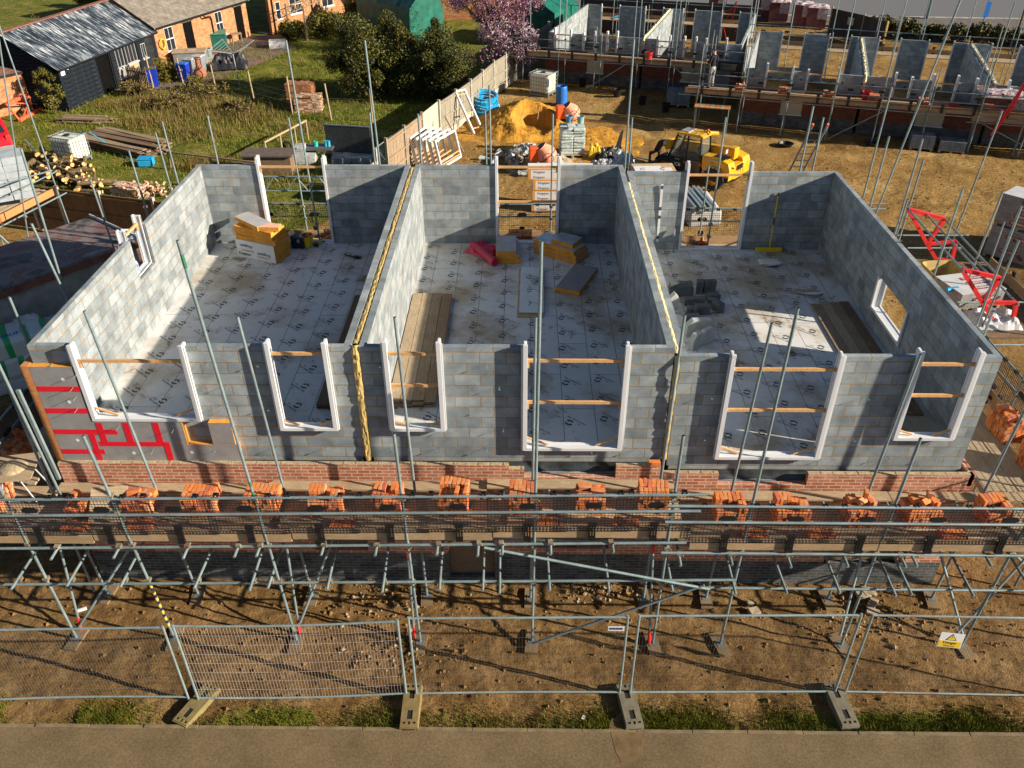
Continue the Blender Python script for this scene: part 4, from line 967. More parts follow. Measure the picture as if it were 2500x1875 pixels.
for k,(x,nx,ly,tp,lb_) in enumerate(ST):
    zz=(2.555+.021*(x+5.5)) if x<4.3 else 2.475
    stack(lb_,(x,-1.0,zz),nx,ly,tp,rnd.uniform(-.08,.08),seed=k+3)
for k,(x,lb_) in enumerate([(-5.98,'few bricks lying behind the toe board below the plywood sheet'),(-4.85,'few bricks lying behind the toe board near the taped pole'),(-1.38,'few bricks lying behind the toe board left of the wool party wall'),(2.11,'few bricks lying behind the toe board below the central pole'),(3.39,'few bricks lying behind the toe board at the end of the upper deck'),(5.58,'few bricks lying behind the toe board of the lower right deck'),(6.71,'few bricks lying behind the toe board under the big right window'),(8.92,'few bricks lying behind the toe board near the right corner')]):
    zz=(2.555+.021*(x+5.5)) if x<4.3 else 2.475
    t=thing('brick_row',lb_,'bricks',(x,-1.48,zz),rnd.uniform(-.1,.1),'rows of bricks behind the front toe board')
    for i in range(6):
        b=MB(); brick_box(b,Matrix.Identity(4)); o=b.build('brick',[rnd.choice((BRK1,BRKD))],t,bevel=.003); o.location=(-.2+i*.072,rnd.uniform(-.03,.03),.0525); o.rotation_euler=(math.pi/2,0,math.pi/2+rnd.gauss(0,.05))
g2='brick stacks on the right scaffold deck'
stack('big brick stack by the guard mesh at the right gable corner',(11.15,1.45,2.48),9,4,'mess',math.pi/2+.1,g2,41); stack('brick stack half cut off by the right edge of the photo',(11.2,.35,2.48),8,4,'full',math.pi/2,g2,42)
stack('brick stack on the left return deck in front of the mortar board',(-7.9,.55,2.52),8,3,'mess',1.4,'brick stacks on the left deck',43); stack('brick stack at the very left edge behind the guard mesh',(-7.75,-.75,2.50),6,3,'half',1.5,'brick stacks on the left deck',44)
g3='brick stacks on the rear scaffold deck'
stack('brick stack on the rear deck with bricks leaning outward, seen through the right house opening',(6.45,9.5,2.47),7,3,'mess',0,g3,45); stack('dark brick stack on the rear deck seen through the middle house opening',(1.55,9.55,2.62),9,4,'full',0,g3,46,BRKD); stack('brick stack on the rear deck behind the tool box',(-3.7,9.6,2.62),8,4,'mess',.2,g3,47); 
# plywood sheet and mortar boards
o=MB().box(-.30,.30,-.32,.32,-.009,.009).build('plywood_sheet',SCB); a=at('i',780,1170,2.9); o.location=(-5.52,-1.13,2.80); o.rotation_euler=(R(38),R(3),R(8)); tag(o,'pale plywood sheet leaning between two brick stacks on the front deck','sheet')
t=thing('mortar_stand','square mortar board on a folding metal stand at the far left of the deck','mortar board',(-7.35,-.55,2.5),.2)
MB().box(-.38,.38,-.38,.38,.62,.64).build('board',SCB,t); MB().lathe([(.24,.641),(.2,.67),(.1,.70),(.001,.71)],(0,0,0),14).build('mortar',MORT,t)
for sx in (-1,1):
    for sy in (-1,1): MB().tube((sx*.30,sy*.3,.0),(sx*.12,sy*.25,.62),.014,6).build('leg',GREYL,t)
# planks
def planks(label,x0,y0,y1,n,layers,z,mats,rz=0,wd=.225):
    t=thing('plank_pile',label,'planks',(x0,y0,z),rz)
    for k in range(layers):
        for i in range(n):
            o=rnd.uniform(-.05,.05); MB().box(i*(wd+.006)+rnd.uniform(0,.004),i*(wd+.006)+wd,o,y1-y0+o+rnd.uniform(-.04,.04),.004+k*.04,.042+k*.04,j=.003).build('plank',[mats[(i+(0 if k==layers-1 else 1))%len(mats)]],t)
    return t
planks('pile of pale planks along the sunlit wall of the middle house',-.96,1.26,5.62,4,3,3.212,[SCBY,SCBY,OLDW,wood('brown_plank',(.20,.13,.075),(.36,.25,.16),(5,1,5))])
planks('dark plank pile along the party wall of the left house',-2.32,1.12,5.55,4,3,3.212,[DKB])
planks('flat planks under the small gable window of the right house',8.42,1.22,5.70,4,1,3.052,[OLDW,SCBY,OLDW,DKB])
# insulation packs and boards
KT='Kingspan'
def foam(label,loc,rz,sz,face=None,tilt=0,name='insulation_slab',par=None):
    mb=MB(); x,y,z=sz; mb.box(-x/2,x/2,-y/2,y/2,0,z)
    for k in range(len(mb.f)): mb.mi[k]=1 if k in(4,5) else 0
    o=mb.build(name,[FOAM,face or FOILB],bevel=.003); o.location=loc; o.rotation_euler=(tilt,0,rz)
    return tag(o,label,'insulation board') if label else o
a=at('e',2010,640,3.21); b=at('f',190,710,3.21); c=at('f',300,610,3.21)
rz=math.atan2(b.y-a.y,b.x-a.x); L=(b-a).length; Wd=.62
t=thing('insulation_pack','white wrapped insulation pack with blue lettering on the left house floor','pack',(a.x,a.y,3.215),rz)
mb=MB().box(0,L,0,Wd,0,.48); mb.mi=[1,0,0,0,0,1] if False else [0]*6; mb.mi[1]=1; mb.build('body',[WHT,FOAM],t,bevel=.006)
mb=MB(); FM=lambda x,z,fl: frame((x,-.004,z),(-1 if fl else 1,0,0),(0,0,-1 if fl else 1))
put_text(mb,KT,FM(.33,.37,True),h=.075); put_text(mb,KT,FM(.86,.22,True),h=.08); put_text(mb,KT,FM(.25,.08,False),h=.075); mb.build('lettering',INKN,t)
mb=MB(); put_text(mb,'Kooltherm',FM(.36,.235,True),h=.06); put_text(mb,'Kooltherm',FM(.82,.08,False),h=.06); mb.build('tint_lettering',INKO,t)
zz=3.215+.485
for k,(dx,dy,r,sx,sy,f) in enumerate([(.62,.32,.04,1.2,.55,0),(.58,.33,-.03,1.18,.56,0),(.60,.30,.0,1.16,.55,0),(.40,.34,-.32,1.05,.42,1)]):
    p=Vector((a.x,a.y,0))+Matrix.Rotation(rz,3,'Z')@Vector((dx,dy,0)); foam(['lowest orange foam slab lying on the white insulation pack','second orange foam slab up on the white insulation pack','third orange foam slab up on the white insulation pack','long top orange foam slab skewed across the slab stack'][k],(p.x,p.y,zz),rz+r,(sx,sy,.115),FOAM if k<3 else FOILB); zz+=.117
p=Vector((a.x,a.y,0))+Matrix.Rotation(rz,3,'Z')@Vector((1.02,.2,0)); foam('short pale pink foam offcut beside the skewed top slab',(p.x,p.y,zz-.115),rz+.35,(.55,.25,.11),FOAMP)
p=at('f',250,560,3.3)
t=thing('cardboard_box','open brown cardboard box behind the insulation pack','box',(p.x-.05,p.y+.1,3.215),.4)
mb=MB(); mb.box(-.2,.2,-.15,-.145,0,.36); mb.box(-.2,.2,.145,.15,0,.36); mb.box(-.2,-.195,-.145,.145,0,.36); mb.box(.195,.2,-.145,.145,0,.36); mb.box(-.2,.2,-.15,.15,0,.006); mb.build('body',CARD,t)
MB().box(-.2,.2,-.004,.0,0,.16,M=rotM((0,-.15,.36),0,R(130))).build('flap',CARD,t); MB().box(-.0,.004,-.14,.14,0,.16,M=rotM((.2,0,.36),0,0,R(70))).build('flap',CARD,t)
p=at('f',340,520,3.3); t=thing('tool_box','black tool box by the rear opening of the left house','tool box',(p.x-.02,8.5,3.215),0)
MB().box(-.33,.33,-.17,.17,0,.22).build('body',BLKP,t,bevel=.015); MB().box(-.335,.335,-.175,.175,.225,.30).build('lid',plain('charcoal_plastic',(.03,.03,.034),.45),t,bevel=.02); MB().path([(-.12,0,.30),(-.11,0,.35),(.11,0,.35),(.12,0,.30)],.012,6).build('handle',GREYP,t)
for sx in (-.2,.2): MB().box(sx-.03,sx+.03,-.19,-.175,.17,.26).build('latch',GREYL,t)
p=at('f',445,575,3.21); t=thing('bucket','yellow bucket of hand tools on the left house floor','bucket',(p.x,p.y+.17,3.215))
MB().lathe([(.001,.0),(.135,.0),(.165,.29),(.175,.29),(.175,.305),(.155,.305),(.128,.012),(.001,.012)],n=20).build('body',YELB,t); MB().path([(-.17*math.cos(R(a)),-.05-.13*math.sin(R(a)),.29+.02*math.sin(R(a))) for a in range(0,181,20)],.006,5).build('handle',GREYP,t)
mb=MB(); mb.tube((-.05,0,.1),(-.09,.04,.33),.015,6); mb.box(-.03,.07,-.05,0,.2,.3,1); mb.tube((.06,.05,.1),(.1,.08,.34),.018,6,1); mb.build('tools',[INK,REDST],t)
p=at('f',560,545,3.21); t=thing('cordless_drill','yellow and black cordless drill lying by the rear sill','drill',(p.x-.05,p.y+.05,3.215),.2)
MB().tube((-.13,0,.06),(.08,0,.06),.035,10,r1=.03).build('body',YELB,t); MB().tube((.08,0,.06),(.17,0,.06),.018,8).build('chuck',BLKP,t); MB().box(-.09,-.04,-.16,.0,.03,.08).build('grip',BLKP,t,bevel=.01); MB().box(-.13,.0,-.22,-.15,.02,.10).build('battery',BLKP,t,bevel=.008)
a=at('f',750,627,3.21);b=at('f',905,668,3.21); rz=math.atan2(b.y-a.y,b.x-a.x); t=thing('hand_saw','black hand saw lying flat on the left house floor','saw',(a.x,a.y,3.218),rz)
MB().prism([(0,0),(.42,-.035),(.42,.06),(0,.02)],2,0,.003).build('blade',plain('dark_saw_blade',(.05,.05,.055),.4,.3),t); mb=MB(); mb.prism([(.40,-.06),(.52,-.05),(.54,.06),(.42,.07)],2,0,.025); mb.build('handle',BLKP,t,bevel=.006)
mb=MB().box(-3.42,-3.3,8.55,8.65,3.215,3.28); 
# middle house
mb=MB(); a=at('f',1800,540,3.3); b=at('f',1960,730,3.3)
t=thing('film_roll','crumpled red plastic film roll on the middle house floor','film',(.62,7.85,3.215),0)
k_=N('red_film'); k_.col((.62,.02,.10)).set(.18,0,.6); k_.b.inputs['Alpha'].default_value=.82; k_.bump(k_.noise(k_.co(),9,5,.6),.9,.05); RFILM=k_.m
def crumple(sx,sy,sz,seed,nx=26,ny=20,drop=1.0):
    mb=MB(); g=[]
    for j in range(ny+1):
        r=[]
        for i in range(nx+1):
            u=i/nx*2-1;v=j/ny*2-1; q=mnoise.noise(Vector((u*2.2+seed,v*2.2,0)))*.5+mnoise.noise(Vector((u*6+seed,v*6,3)))*.28
            e=max(0,1-max(abs(u),abs(v))**4); r.append((u*sx*(1+.12*mnoise.noise(Vector((v*2,seed,5)))),v*sy*(1+.12*mnoise.noise(Vector((u*2,seed,9)))),max(.003,(sz*(.6+q)*e**.6))))
        g.append(r)
    for a,b in zip(g[:-1],g[1:]):
        for i in range(nx): mb.quad((a[i],a[i+1],b[i+1],b[i]),None,0,True)
    return mb
o=crumple(.42,.36,.22,2).build('sheet',RFILM,t); o.location=(-.0,.35,0); o.rotation_euler=(0,0,R(-35))
MB().tube((-.30,.50,.12),(.22,-.42,.12),.11,14).build('roll',[RFILM],t); MB().tube((.225,-.43,.12),(.30,-.56,.12),.115,14,r1=.10).build('roll_end',[plain('deep_red_film',(.5,.01,.06),.3)],t)
for k,(x,y,r,sx,sy,lb_) in enumerate([(1.25,8.05,.03,.62,1.15,'lowest foam slab of the upright stack by the middle house rear opening'),(1.22,8.0,.02,.58,1.05,'middle foam slab of the upright stack by the middle house rear opening'),(1.20,7.98,0,.50,.95,'grey faced top slab of the stack beside the red film')]): foam(lb_,(x,y,3.215+k*.112),r,(sx,sy,.11))
for k,(x,y,r,sx,sy,lb_) in enumerate([(2.62,8.02,-.62,1.30,.62,'lowest slab of the skewed foil faced stack in the middle house'),(2.60,8.04,-.60,1.28,.60,'second slab of the skewed foil faced stack in the middle house'),(2.58,8.05,-.64,1.25,.58,'third slab, silver topped, of the skewed stack'),(2.75,8.0,-.55,.62,.52,'short silver faced slab on top of the skewed stack')]): foam(lb_,(x,y,3.215+k*.118),r,(sx,sy,.115),FOILB if k<2 else plain('shiny_foil%d'%k,(.5,.56,.6),.35,.4))
a=at('g',420,940,3.21);b=at('g',570,990,3.21);c=at('g',740,770,3.21); foam('single grey faced foam slab lying askew on the middle house floor',((a.x+c.x)/2,(a.y+c.y)/2,3.215),math.atan2(c.y-b.y,c.x-b.x),(1.40,.60,.11),FOIL)
t=thing('flooring_pack','pile of printed floor panels with a dusty patch in the middle house','panels',(1.82,6.0,3.215),R(-1))
PALEP=plain('pale_film_panel',(.78,.80,.79),.45,0,.08,3)
for k in range(3): MB().box(-.30+(.02*k),.30+.02*(k%2),-1.15-.14*(k==0),1.15,.022*k+.001,.022*k+.021,j=.003).build('panel',[PALEP if k==2 else CARD],t)
mb=MB(); 
for yy in (-.75,-.1,.6): M=rotM((-.05,yy,.0655),R(-41)); logo_polys(M,mb); put_text(mb,'PEEL CLEAN XTRA',M@Matrix.Translation((.05,.11,0)),w=.36)
mb.build('printed_lettering',INK,t)
mb=MB()
for i in range(90):
    a=rnd.uniform(0,6.28);r=abs(rnd.gauss(0,.13)); p=(.13+r*math.cos(a),.35+r*math.sin(a)*1.3,.068); mb.tube(p,(p[0]+rnd.uniform(-.1,.1),p[1]+rnd.uniform(-.1,.1),p[2]+rnd.uniform(0,.05)),.003,4,cap=False)
o=mb.build('swarf',GREYP,t); o['kind']='stuff'
# right house: loose blocks
DB=plain('dark_aircrete',(.105,.12,.13),.9,0,.3,5,.5); LB_=plain('pale_aircrete',(.42,.44,.43),.9,0,.15,5,.4)
gb='loose dark aircrete blocks on the right house floor'
for (x,y,z,r,sx,sy,sz,lb_) in [(5.45,6.0,0,.08,.60,.14,.21,'long dark block at the back left of the loose heap'),(5.44,6.03,.215,.1,.55,.14,.12,'block lying on top of the back left block'),(5.93,6.15,0,-.1,.16,.16,.32,'narrow dark block standing upright between two others at the back'),(6.17,6.2,0,.15,.30,.16,.30,'upright dark block at the back right of the heap'),(5.70,5.55,0,.06,.48,.16,.18,'dark block lying in the middle of the heap'),(6.18,5.78,0,.2,.32,.2,.16,'dark block below the back right one'),(6.12,5.5,0,-.25,.22,.16,.18,'tilted dark block at the middle right'),(5.82,5.12,0,.02,.34,.16,.22,'square dark block at the front of the heap'),(6.20,5.25,0,.5,.15,.3,.24,'dark block turned edgeways at the front right'),(5.50,5.05,0,-.1,.12,.2,.2,'small cut block at the front left of the heap'),(5.62,5.02,0,.12,.12,.18,.18,'small dark piece beside the front cut block'),(5.52,4.72,0,0,.32,.2,.18,'dark block nearest the party wall pole')]:
    o=MB().box(-sx/2,sx/2,-sy/2,sy/2,0,sz,j=.006).build('loose_block',DB,bevel=.006); o.location=(x-.03,y+.1,3.056+z); o.rotation_euler=(0,0,r); tag(o,lb_,'block',gb)
for (x,y,z,r,sx,sy,sz,lb_) in [(5.13,5.45,0,.2,.2,.14,.42,'pale block standing upright at the left of the dark heap'),(5.55,4.25,0,.1,.62,.16,.40,'large pale block with a sawn corner near the wool party wall'),(5.40,3.75,0,.75,.42,.14,.34,'pale block leaning in front of the large pale block'),(5.62,3.88,0,.65,.44,.10,.38,'rough broken pale block with a yellowish face')]:
    o=MB().prism([(-sx/2,0),(sx/2,0),(sx/2,sz*.8),(sx/2-.08,sz),(-sx/2+.12,sz),(-sx/2,sz*.7)],1,-sy/2,sy/2).build('cut_block',LB_,bevel=.005); o.location=(x,y,3.056+z); o.rotation_euler=(0,0,r); tag(o,lb_,'block','pale cut blocks on the right house floor')
a=at('g',1255,580,3.05); b=aty('g',1303,35,8.66); t=thing('spirit_level','long white spirit level leaning on the rear pier of the right house','spirit level',tuple(a))
M=frame((0,0,0),(1,0,0),(b-a)); L=(b-a).length; MB().box(-.03,.03,0,L,-.012,.012,M=M).build('body',WHB,t)
for f in (.18,.5,.63,.95): MB().box(-.031,.031,L*f-.03,L*f+.06,-.0135,.0135,M=M).build('vial',INK,t)
a=at('g',1395,610,3.05); b=aty('g',1408,408,8.62); t2=batten(a,b,.05,.04).build('short_batten',GREYP); tag(t2,'short grey batten leaning beside the white level','batten')
p=at('h',60,600,3.05); q=aty('h',142,105,8.66); t=thing('broom','yellow handled broom leaning in the rear corner of the right house','broom',(p.x,p.y,3.055))
d=q-p; mb=MB()
for f0,f1,m_ in ((.04,.46,0),(.46,.58,1),(.58,.94,0),(.94,1,1)): mb.tube(d*f0,d*f1,.015,8,m_)
mb.build('handle',[YELB,BLKP],t); MB().box(-.36,.32,-.05,.04,.06,.11).build('head',YELB,t,bevel=.01); MB().box(-.35,.31,-.06,.05,0,.06,j=.01).build('bristles',YELB,t)
o=crumple(.28,.16,.05,7,14,8).build('paper_scrap',WHB); o.location=(8.02,7.95,3.056); tag(o,'crumpled white film scrap by the broom','scrap')
# water bottle on the gable sill
p=Vector((-6.70,4.42,4.45)); t=thing('water_bottle','clear water bottle with blue cap on the left gable window sill','bottle',p)
k_=N('bottle_plastic'); k_.col((.75,.85,.95)).set(.1,0,.5); k_.b.inputs['Transmission Weight'].default_value=.7; 
MB().lathe([(.001,0),(.04,0),(.042,.2),(.04,.24),(.018,.29),(.018,.31)],n=14).build('body',k_.m,t); MB().lathe([(.02,.305),(.02,.33),(.001,.33)],n=12).build('cap',BLUB,t); MB().lathe([(.0425,.10),(.0425,.17)],n=14).build('label_wrap',plain('bottle_label',(.25,.35,.7),.4),t)

# ---------------------------------------------------------------- temporary mesh fence along the pavement
FWIRE=plain('fence_wire',(.22,.22,.21),.5,.4,.2,5); FWL=plain('bright_fence_wire',(.62,.55,.52),.45,.3,.1,5); RUSTT=steel('rusty_fence_tube',(.28,.34,.33),.3,.5,.35,.10)
def fence_panel(label,a,b,ht,sag=0,wire=None,tube=None,top_wob=0,lean=0,wr=.0014):
    a=Vector(a);b=Vector(b); L=(b-a).length; rz=math.atan2(b.y-a.y,b.x-a.x); t=thing('mesh_barrier',label,'fence panel',tuple(a),rz,'temporary mesh fence panels along the pavement')
    tb=tube or STEEL_FN; z0=.12
    P=lambda x,z: Vector((x,lean*(z/ht),z+sag*math.sin(math.pi*x/L)*(1-z/ht)+top_wob*math.sin(math.pi*x/L)*(z/ht)))
    n=14
    MB().path([P(L*i/n,ht) for i in range(n+1)],.019,8).build('top_tube',tb,t); MB().path([P(L*i/n,z0) for i in range(n+1)],.019,8).build('bottom_tube',tb,t)
    MB().tube(P(0,.02),P(0,ht+.03),.021,9).build('end_post',tb,t); MB().tube(P(L,.02),P(L,ht+.03),.021,9).build('end_post',tb,t)
    mb=MB(); x=.05
    while x<L: mb.tube(P(x,z0),P(x,ht),wr,4,cap=False); x+=.052
    for i in range(1,8): z=z0+(ht-z0)*i/8; mb.path([P(L*k/n,z) for k in range(n+1)],wr,4)
    w_=mb.build('wire_mesh',wire or FWIRE,t); return t,P,L
FB=[(-7.75,-3.12),(-4.01,-3.02),(-.27,-2.91),(3.41,-2.85),(7.12,-2.80),(10.9,-2.85)]
e=.09
p1=fence_panel('leftmost fence panel with a bowed bottom tube running off the left edge',(FB[0][0]+e,FB[0][1],0),(FB[1][0]-e,FB[1][1],0),1.92,.05)
p2=fence_panel('fence panel with bright pale wires and bent posts, left of the middle',(FB[1][0]+e,FB[1][1]-.02,0),(FB[2][0]-e,FB[2][1],0),1.98,-.05,FWL,None,-.05,.0,.0024)
p3=fence_panel('fence panel with the small white and blue plate near its top right',(FB[2][0]+e,FB[2][1],0),(FB[3][0]-e,FB[3][1],0),2.05,.02)
p4=fence_panel('fence panel with ribbed top tube, tied by blue cord at its left post',(FB[3][0]+e,FB[3][1],0),(FB[4][0]-e,FB[4][1],0),2.08,0)
p5=fence_panel('rusty tubed fence panel at the right carrying the yellow danger sign',(FB[4][0]+e,FB[4][1],0),(FB[5][0]-e,FB[5][1],0),2.08,.0,None,RUSTT)
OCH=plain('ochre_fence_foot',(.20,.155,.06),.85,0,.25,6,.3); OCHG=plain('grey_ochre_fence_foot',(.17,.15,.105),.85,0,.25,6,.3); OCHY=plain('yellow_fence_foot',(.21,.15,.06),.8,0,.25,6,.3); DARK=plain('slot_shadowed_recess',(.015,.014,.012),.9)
def foot(label,x,y,rz,mat):
    t=thing('ballast_block',label,'ballast block',(x,y,gzs(x,y)-.0),rz,'slotted blocks holding the mesh fence'); mb=MB()
    holes=[(-.045,.045,-.285,-.11),(-.045,.045,.11,.285),(-.11,-.06,-.37,-.33),(.06,.11,-.37,-.33),(-.11,-.06,.33,.37),(.06,.11,.33,.37),(-.018,.018,-.385,-.325),(-.018,.018,.325,.385)]
    w=MB(); w.wall(0,-.145,.145,-.40,.40,0.0,.012,holes); 
    V=[(v[0],v[2],v[1]) for v in w.v]; mb.v=[(a,b,.118+c) for a,b,c in V]; mb.f=[tuple(q[::-1]) for q in w.f]; mb.uv=w.uv[:]; mb.mi=[0]*len(w.f); mb.sm=[False]*len(w.f)
    mb.prism([(-.165,0),(.165,0),(.148,.118),(-.148,.118)],1,-.42,.42)
    for yy in (-.42,.42): mb.box(-.10,.10,yy-.012,yy+.012,.0,.05,1)
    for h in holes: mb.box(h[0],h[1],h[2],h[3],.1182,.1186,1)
    mb.build('block',[mat,DARK],t); return t
foot('tilted ochre fence foot at the left of the photo touching the pavement edge',-3.93,-3.12,R(-24),OCH); foot('yellow ended fence foot left of the middle',-.25,-3.13,R(1),OCHY); foot('grey fence foot under the joint right of the middle',3.47,-3.08,R(7),OCHG); foot('dark grey fence foot nearest the danger sign',7.06,-3.05,R(5),OCHG)

# small plate and danger sign
t,P,L=p3; q=aty('o',790,635,-2.87)
pl=thing('name_plate','small white and blue plate on the middle fence panel','plate',(q.x,q.y-.02,q.z),0); MB().box(-.13,.13,-.004,.004,-.05,.05).build('plate',WHT,pl)
mb=MB()
for k in range(7): mb.box(-.11+k*.032,-.11+k*.032+.022,-.0065,-.0045,-.02,.03)
mb.build('blue_marks',INKN,pl)
q=aty('p',1675,720,-2.87); ds=thing('danger_sign','yellow danger warning sign hung on the right fence panel','sign',(q.x,q.y-.02,q.z),R(-4)); ds.rotation_euler=(R(-8),R(4),R(-4))
MB().box(-.19,.19,-.002,.002,-.15,.15).build('plate',WHT,ds); MB().box(-.175,.175,-.0045,-.0025,-.14,-.015).build('yellow_panel',DYEL,ds)
mb=MB(); mb.prism([(-.09,0),(.09,0),(0,.14)],1,-.0045,-.0025); mb.build('warning_triangle',INK,ds); mb=MB(); mb.prism([(-.068,.012),(.068,.012),(0,.118)],1,-.0065,-.0048); mb.build('triangle_fill',DYEL,ds)
mb=MB(); M=frame((0,-.0068,.035),(1,0,0),(0,0,1)); put_text(mb,'!',M,h=.06); put_text(mb,'Danger',frame((0,-.0068,-.07),(1,0,0),(0,0,1)),w=.22); put_text(mb,'Keep out',frame((0,-.0068,-.125),(1,0,0),(0,0,1)),w=.17); mb.build('lettering',INK,ds)
MB().path([(-.10,0,.15),(0,0,.28),(.10,0,.15)],.003,4).build('cord',WHT,ds)
# odd things on the earth
def bits(label,x,y,sz,mat,name,cat,rz=0):
    o=MB().box(-sz[0]/2,sz[0]/2,-sz[1]/2,sz[1]/2,0,sz[2],j=sz[2]*.15).build(name,mat,bevel=.004); o.location=(x,y,gzs(x,y)+.005); o.rotation_euler=(0.05,.06,rz); tag(o,label,cat)
a=at('m',595,500); bits('white plastic offcut on the earth below the left deck',a.x,a.y,(.17,.06,.04),PVC,'plastic_offcut','offcut',.5)
a=at('o',550,1290); bits('small white paper scrap in the grass beside the middle right fence foot',a.x,a.y,(.08,.05,.02),WHT,'paper_scrap','scrap',1.1)
a=at('o',1790,535); bits('pale broken block lying right of the lower brace',a.x,a.y,(.2,.15,.12),STON,'broken_block','block',.4)
a=at('o',1765,465); bits('small pale stone block above the broken one',a.x,a.y,(.13,.1,.08),STON,'stone_block','block',.2)
for k,(xx,yy,r) in enumerate([(1080,395,.3),(1100,470,.9),(1105,530,-.3),(1030,410,.1),(1090,380,1.2)]):
    a=at('p',xx,yy); bits(['flat broken slab piece nearest the plinth','flat broken slab piece in the middle of the slab scraps','squarish slab piece nearest the fence','slab piece lying left of the others','slab piece half over its neighbour'][k],a.x,a.y,(.24,.15,.06),STON,'slab_piece','slab piece',r)
# ---------------------------------------------------------------- the yard behind the terrace
def telehandler():
    fwd=Vector((-1.9,1.62,0)).normalized(); rz=math.atan2(fwd.y,fwd.x)
    t=thing('telehandler','yellow and black telehandler with a glazed cab parked in the yard','telehandler',(8.85,22.35,.02),rz); t.scale=(.93,.93,.93)
    mb=MB(); mb.prism([(-1.95,.45),(1.25,.45),(1.25,.80),(.9,.95),(-1.2,.95),(-1.95,1.0)],1,-.42,.42); mb.build('chassis',plain('chassis_black',(.02,.02,.02),.6),t,bevel=.02)
    # rear body and counterweight
    mb=MB(); mb.prism([(-2.15,.55),(-1.75,.42),(-.95,.50),(-.78,.95),(-.78,1.42),(-1.55,1.46),(-2.05,1.30),(-2.15,1.05)],1,.40,.93); mb.build('rear_side_body',YEL,t,bevel=.03)
    mb=MB(); mb.prism([(-2.15,.55),(-1.75,.42),(-.95,.50),(-.60,1.0),(-1.55,1.40),(-2.05,1.28),(-2.15,1.05)],1,-.93,-.32); mb.build('rear_side_body',YEL,t,bevel=.03)
    mb=MB(); mb.box(-2.14,-1.80,-.33,.40,.50,1.12); mb.build('counterweight',YEL,t,bevel=.02)
    mb=MB(); mb.prism([(-.75,.62),(.62,.62),(.62,1.05),(.35,1.22),(-.70,1.26)],1,-.95,-.36); mb.build('engine_cover',YEL,t,bevel=.09)
    mb=MB()
    for k in range(5): mb.box(-.55+k*.13,-.49+k*.13,-.88,-.52,1.235-k*.006,1.265-k*.006)
    mb.build('louvres',BLKP,t)
    # boom
    a=Vector((-1.75,-.12,1.52));b=Vector((1.35,-.12,1.22)); q=batten(a,b,.40,.34); q.build('boom',YEL,t,bevel=.03)
    batten(a+Vector((-.1,0,-.05)),a+Vector((.2,0,-.05)),.5,.42).build('boom_pivot',YEL,t,bevel=.03)
    batten(b-(b-a).normalized()*.05,b+(b-a).normalized()*.30,.44,.40).build('boom_collar',YEL,t,bevel=.03)
    c=b+(b-a).normalized()*.3; d=Vector((2.15,-.12,.72)); batten(c,c+Vector((.35,0,-.06)),.26,.24).build('inner_boom',BLKP,t,bevel=.02); batten(c+Vector((.3,0,-.03)),d,.24,.22).build('boom_nose',BLKP,t,bevel=.02)
    mb=MB(); mb.tube(Vector((-.9,-.12,1.05)),Vector((.6,-.12,1.05)),.06,10); mb.build('lift_ram',STEEL,t)
    mb=MB()
    for yy in (-.5,.26): mb.box(2.18,2.26,yy,yy+.10,.12,.78)
    mb.box(2.18,2.25,-.55,.38,.62,.74); mb.box(2.18,2.25,-.55,.38,.14,.24); mb.build('carriage',BLKP,t)
    for yy in (-.42,.22): MB().box(2.2,3.35,yy,yy+.10,.06,.10).build('fork',STEEL_D,t)
    # cab
    x0,x1,y0,y1,z0,z1=-.72,.78,.10,.93,.62,2.12
    P=[((x0,y1,1.10),(x0+.10,y1-.04,z1)),((x0,y0,1.1),(x0+.10,y0+.04,z1)),((x1+.10,y1,1.05),(x1-.25,y1-.04,z1-.03)),((x1+.10,y0,1.05),(x1-.25,y0+.04,z1-.03)),((.02,y1,1.08),(.0,y1-.04,z1))]
    for p,q in P: batten(p,q,.07,.07).build('cab_post',BLKP,t,bevel=.01)
    mb=MB(); mb.prism([(x0-.02,.45),(x1+.12,.45),(x1+.14,1.06),(x0-.02,1.12)],1,y0,y1); mb.build('cab_base',plain('cab_black',(.025,.022,.02),.35,0,.1),t,bevel=.02)
    MB().prism([(.0,.50),(x1+.05,.50),(x1+.08,1.08),(.0,1.10)],1,y1+.003,y1+.025).build('door',BLKP,t,bevel=.008)
    r=MB(); r.prism([(x0-.02,z1),(x1-.20,z1-.03),(x1-.24,z1+.05),(x0+.15,z1+.12),(x0-.02,z1+.06)],1,y0-.03,y1+.03); r.build('cab_roof',YEL,t,bevel=.025)
    mb=MB()
    for k in range(7): mb.box(x1-.70,x1-.30,y0+.12+k*.085,y0+.16+k*.085,z1+.075,z1+.10)
    mb.box(x1-.72,x1-.66,y0+.10,y1-.10,z1+.08,z1+.105); mb.build('roof_grille',GREYL,t)
    g=MB()
    g.quad([(x0+.04,y1-.01,1.14),(-.02,y1-.01,1.12),(-.03,y1-.04,z1-.03),(x0+.12,y1-.04,z1-.02)]); g.build('side_window',CABG,t)
    g=MB(); g.quad([(.06,y1-.01,1.12),(x1+.06,y1-.01,1.10),(x1-.28,y1-.04,z1-.05),(.03,y1-.04,z1-.03)]); g.build('door_window',CABG,t)
    g=MB(); g.quad([(x1+.11,y0+.05,1.08),(x1+.11,y1-.05,1.08),(x1-.23,y1-.07,z1-.05),(x1-.23,y0+.07,z1-.05)]); g.build('windscreen',CABG,t)
    g=MB(); g.quad([(x0+.02,y0+.05,1.14),(x0+.02,y1-.05,1.14),(x0+.09,y1-.07,z1-.05),(x0+.09,y0+.07,z1-.05)]); g.build('rear_window',CABG,t)
    mb=MB(); mb.box(-.45,.0,.28,.75,1.0,1.12); mb.box(-.50,-.40,.28,.75,1.1,1.62); mb.build('seat',BLKP,t,bevel=.04)
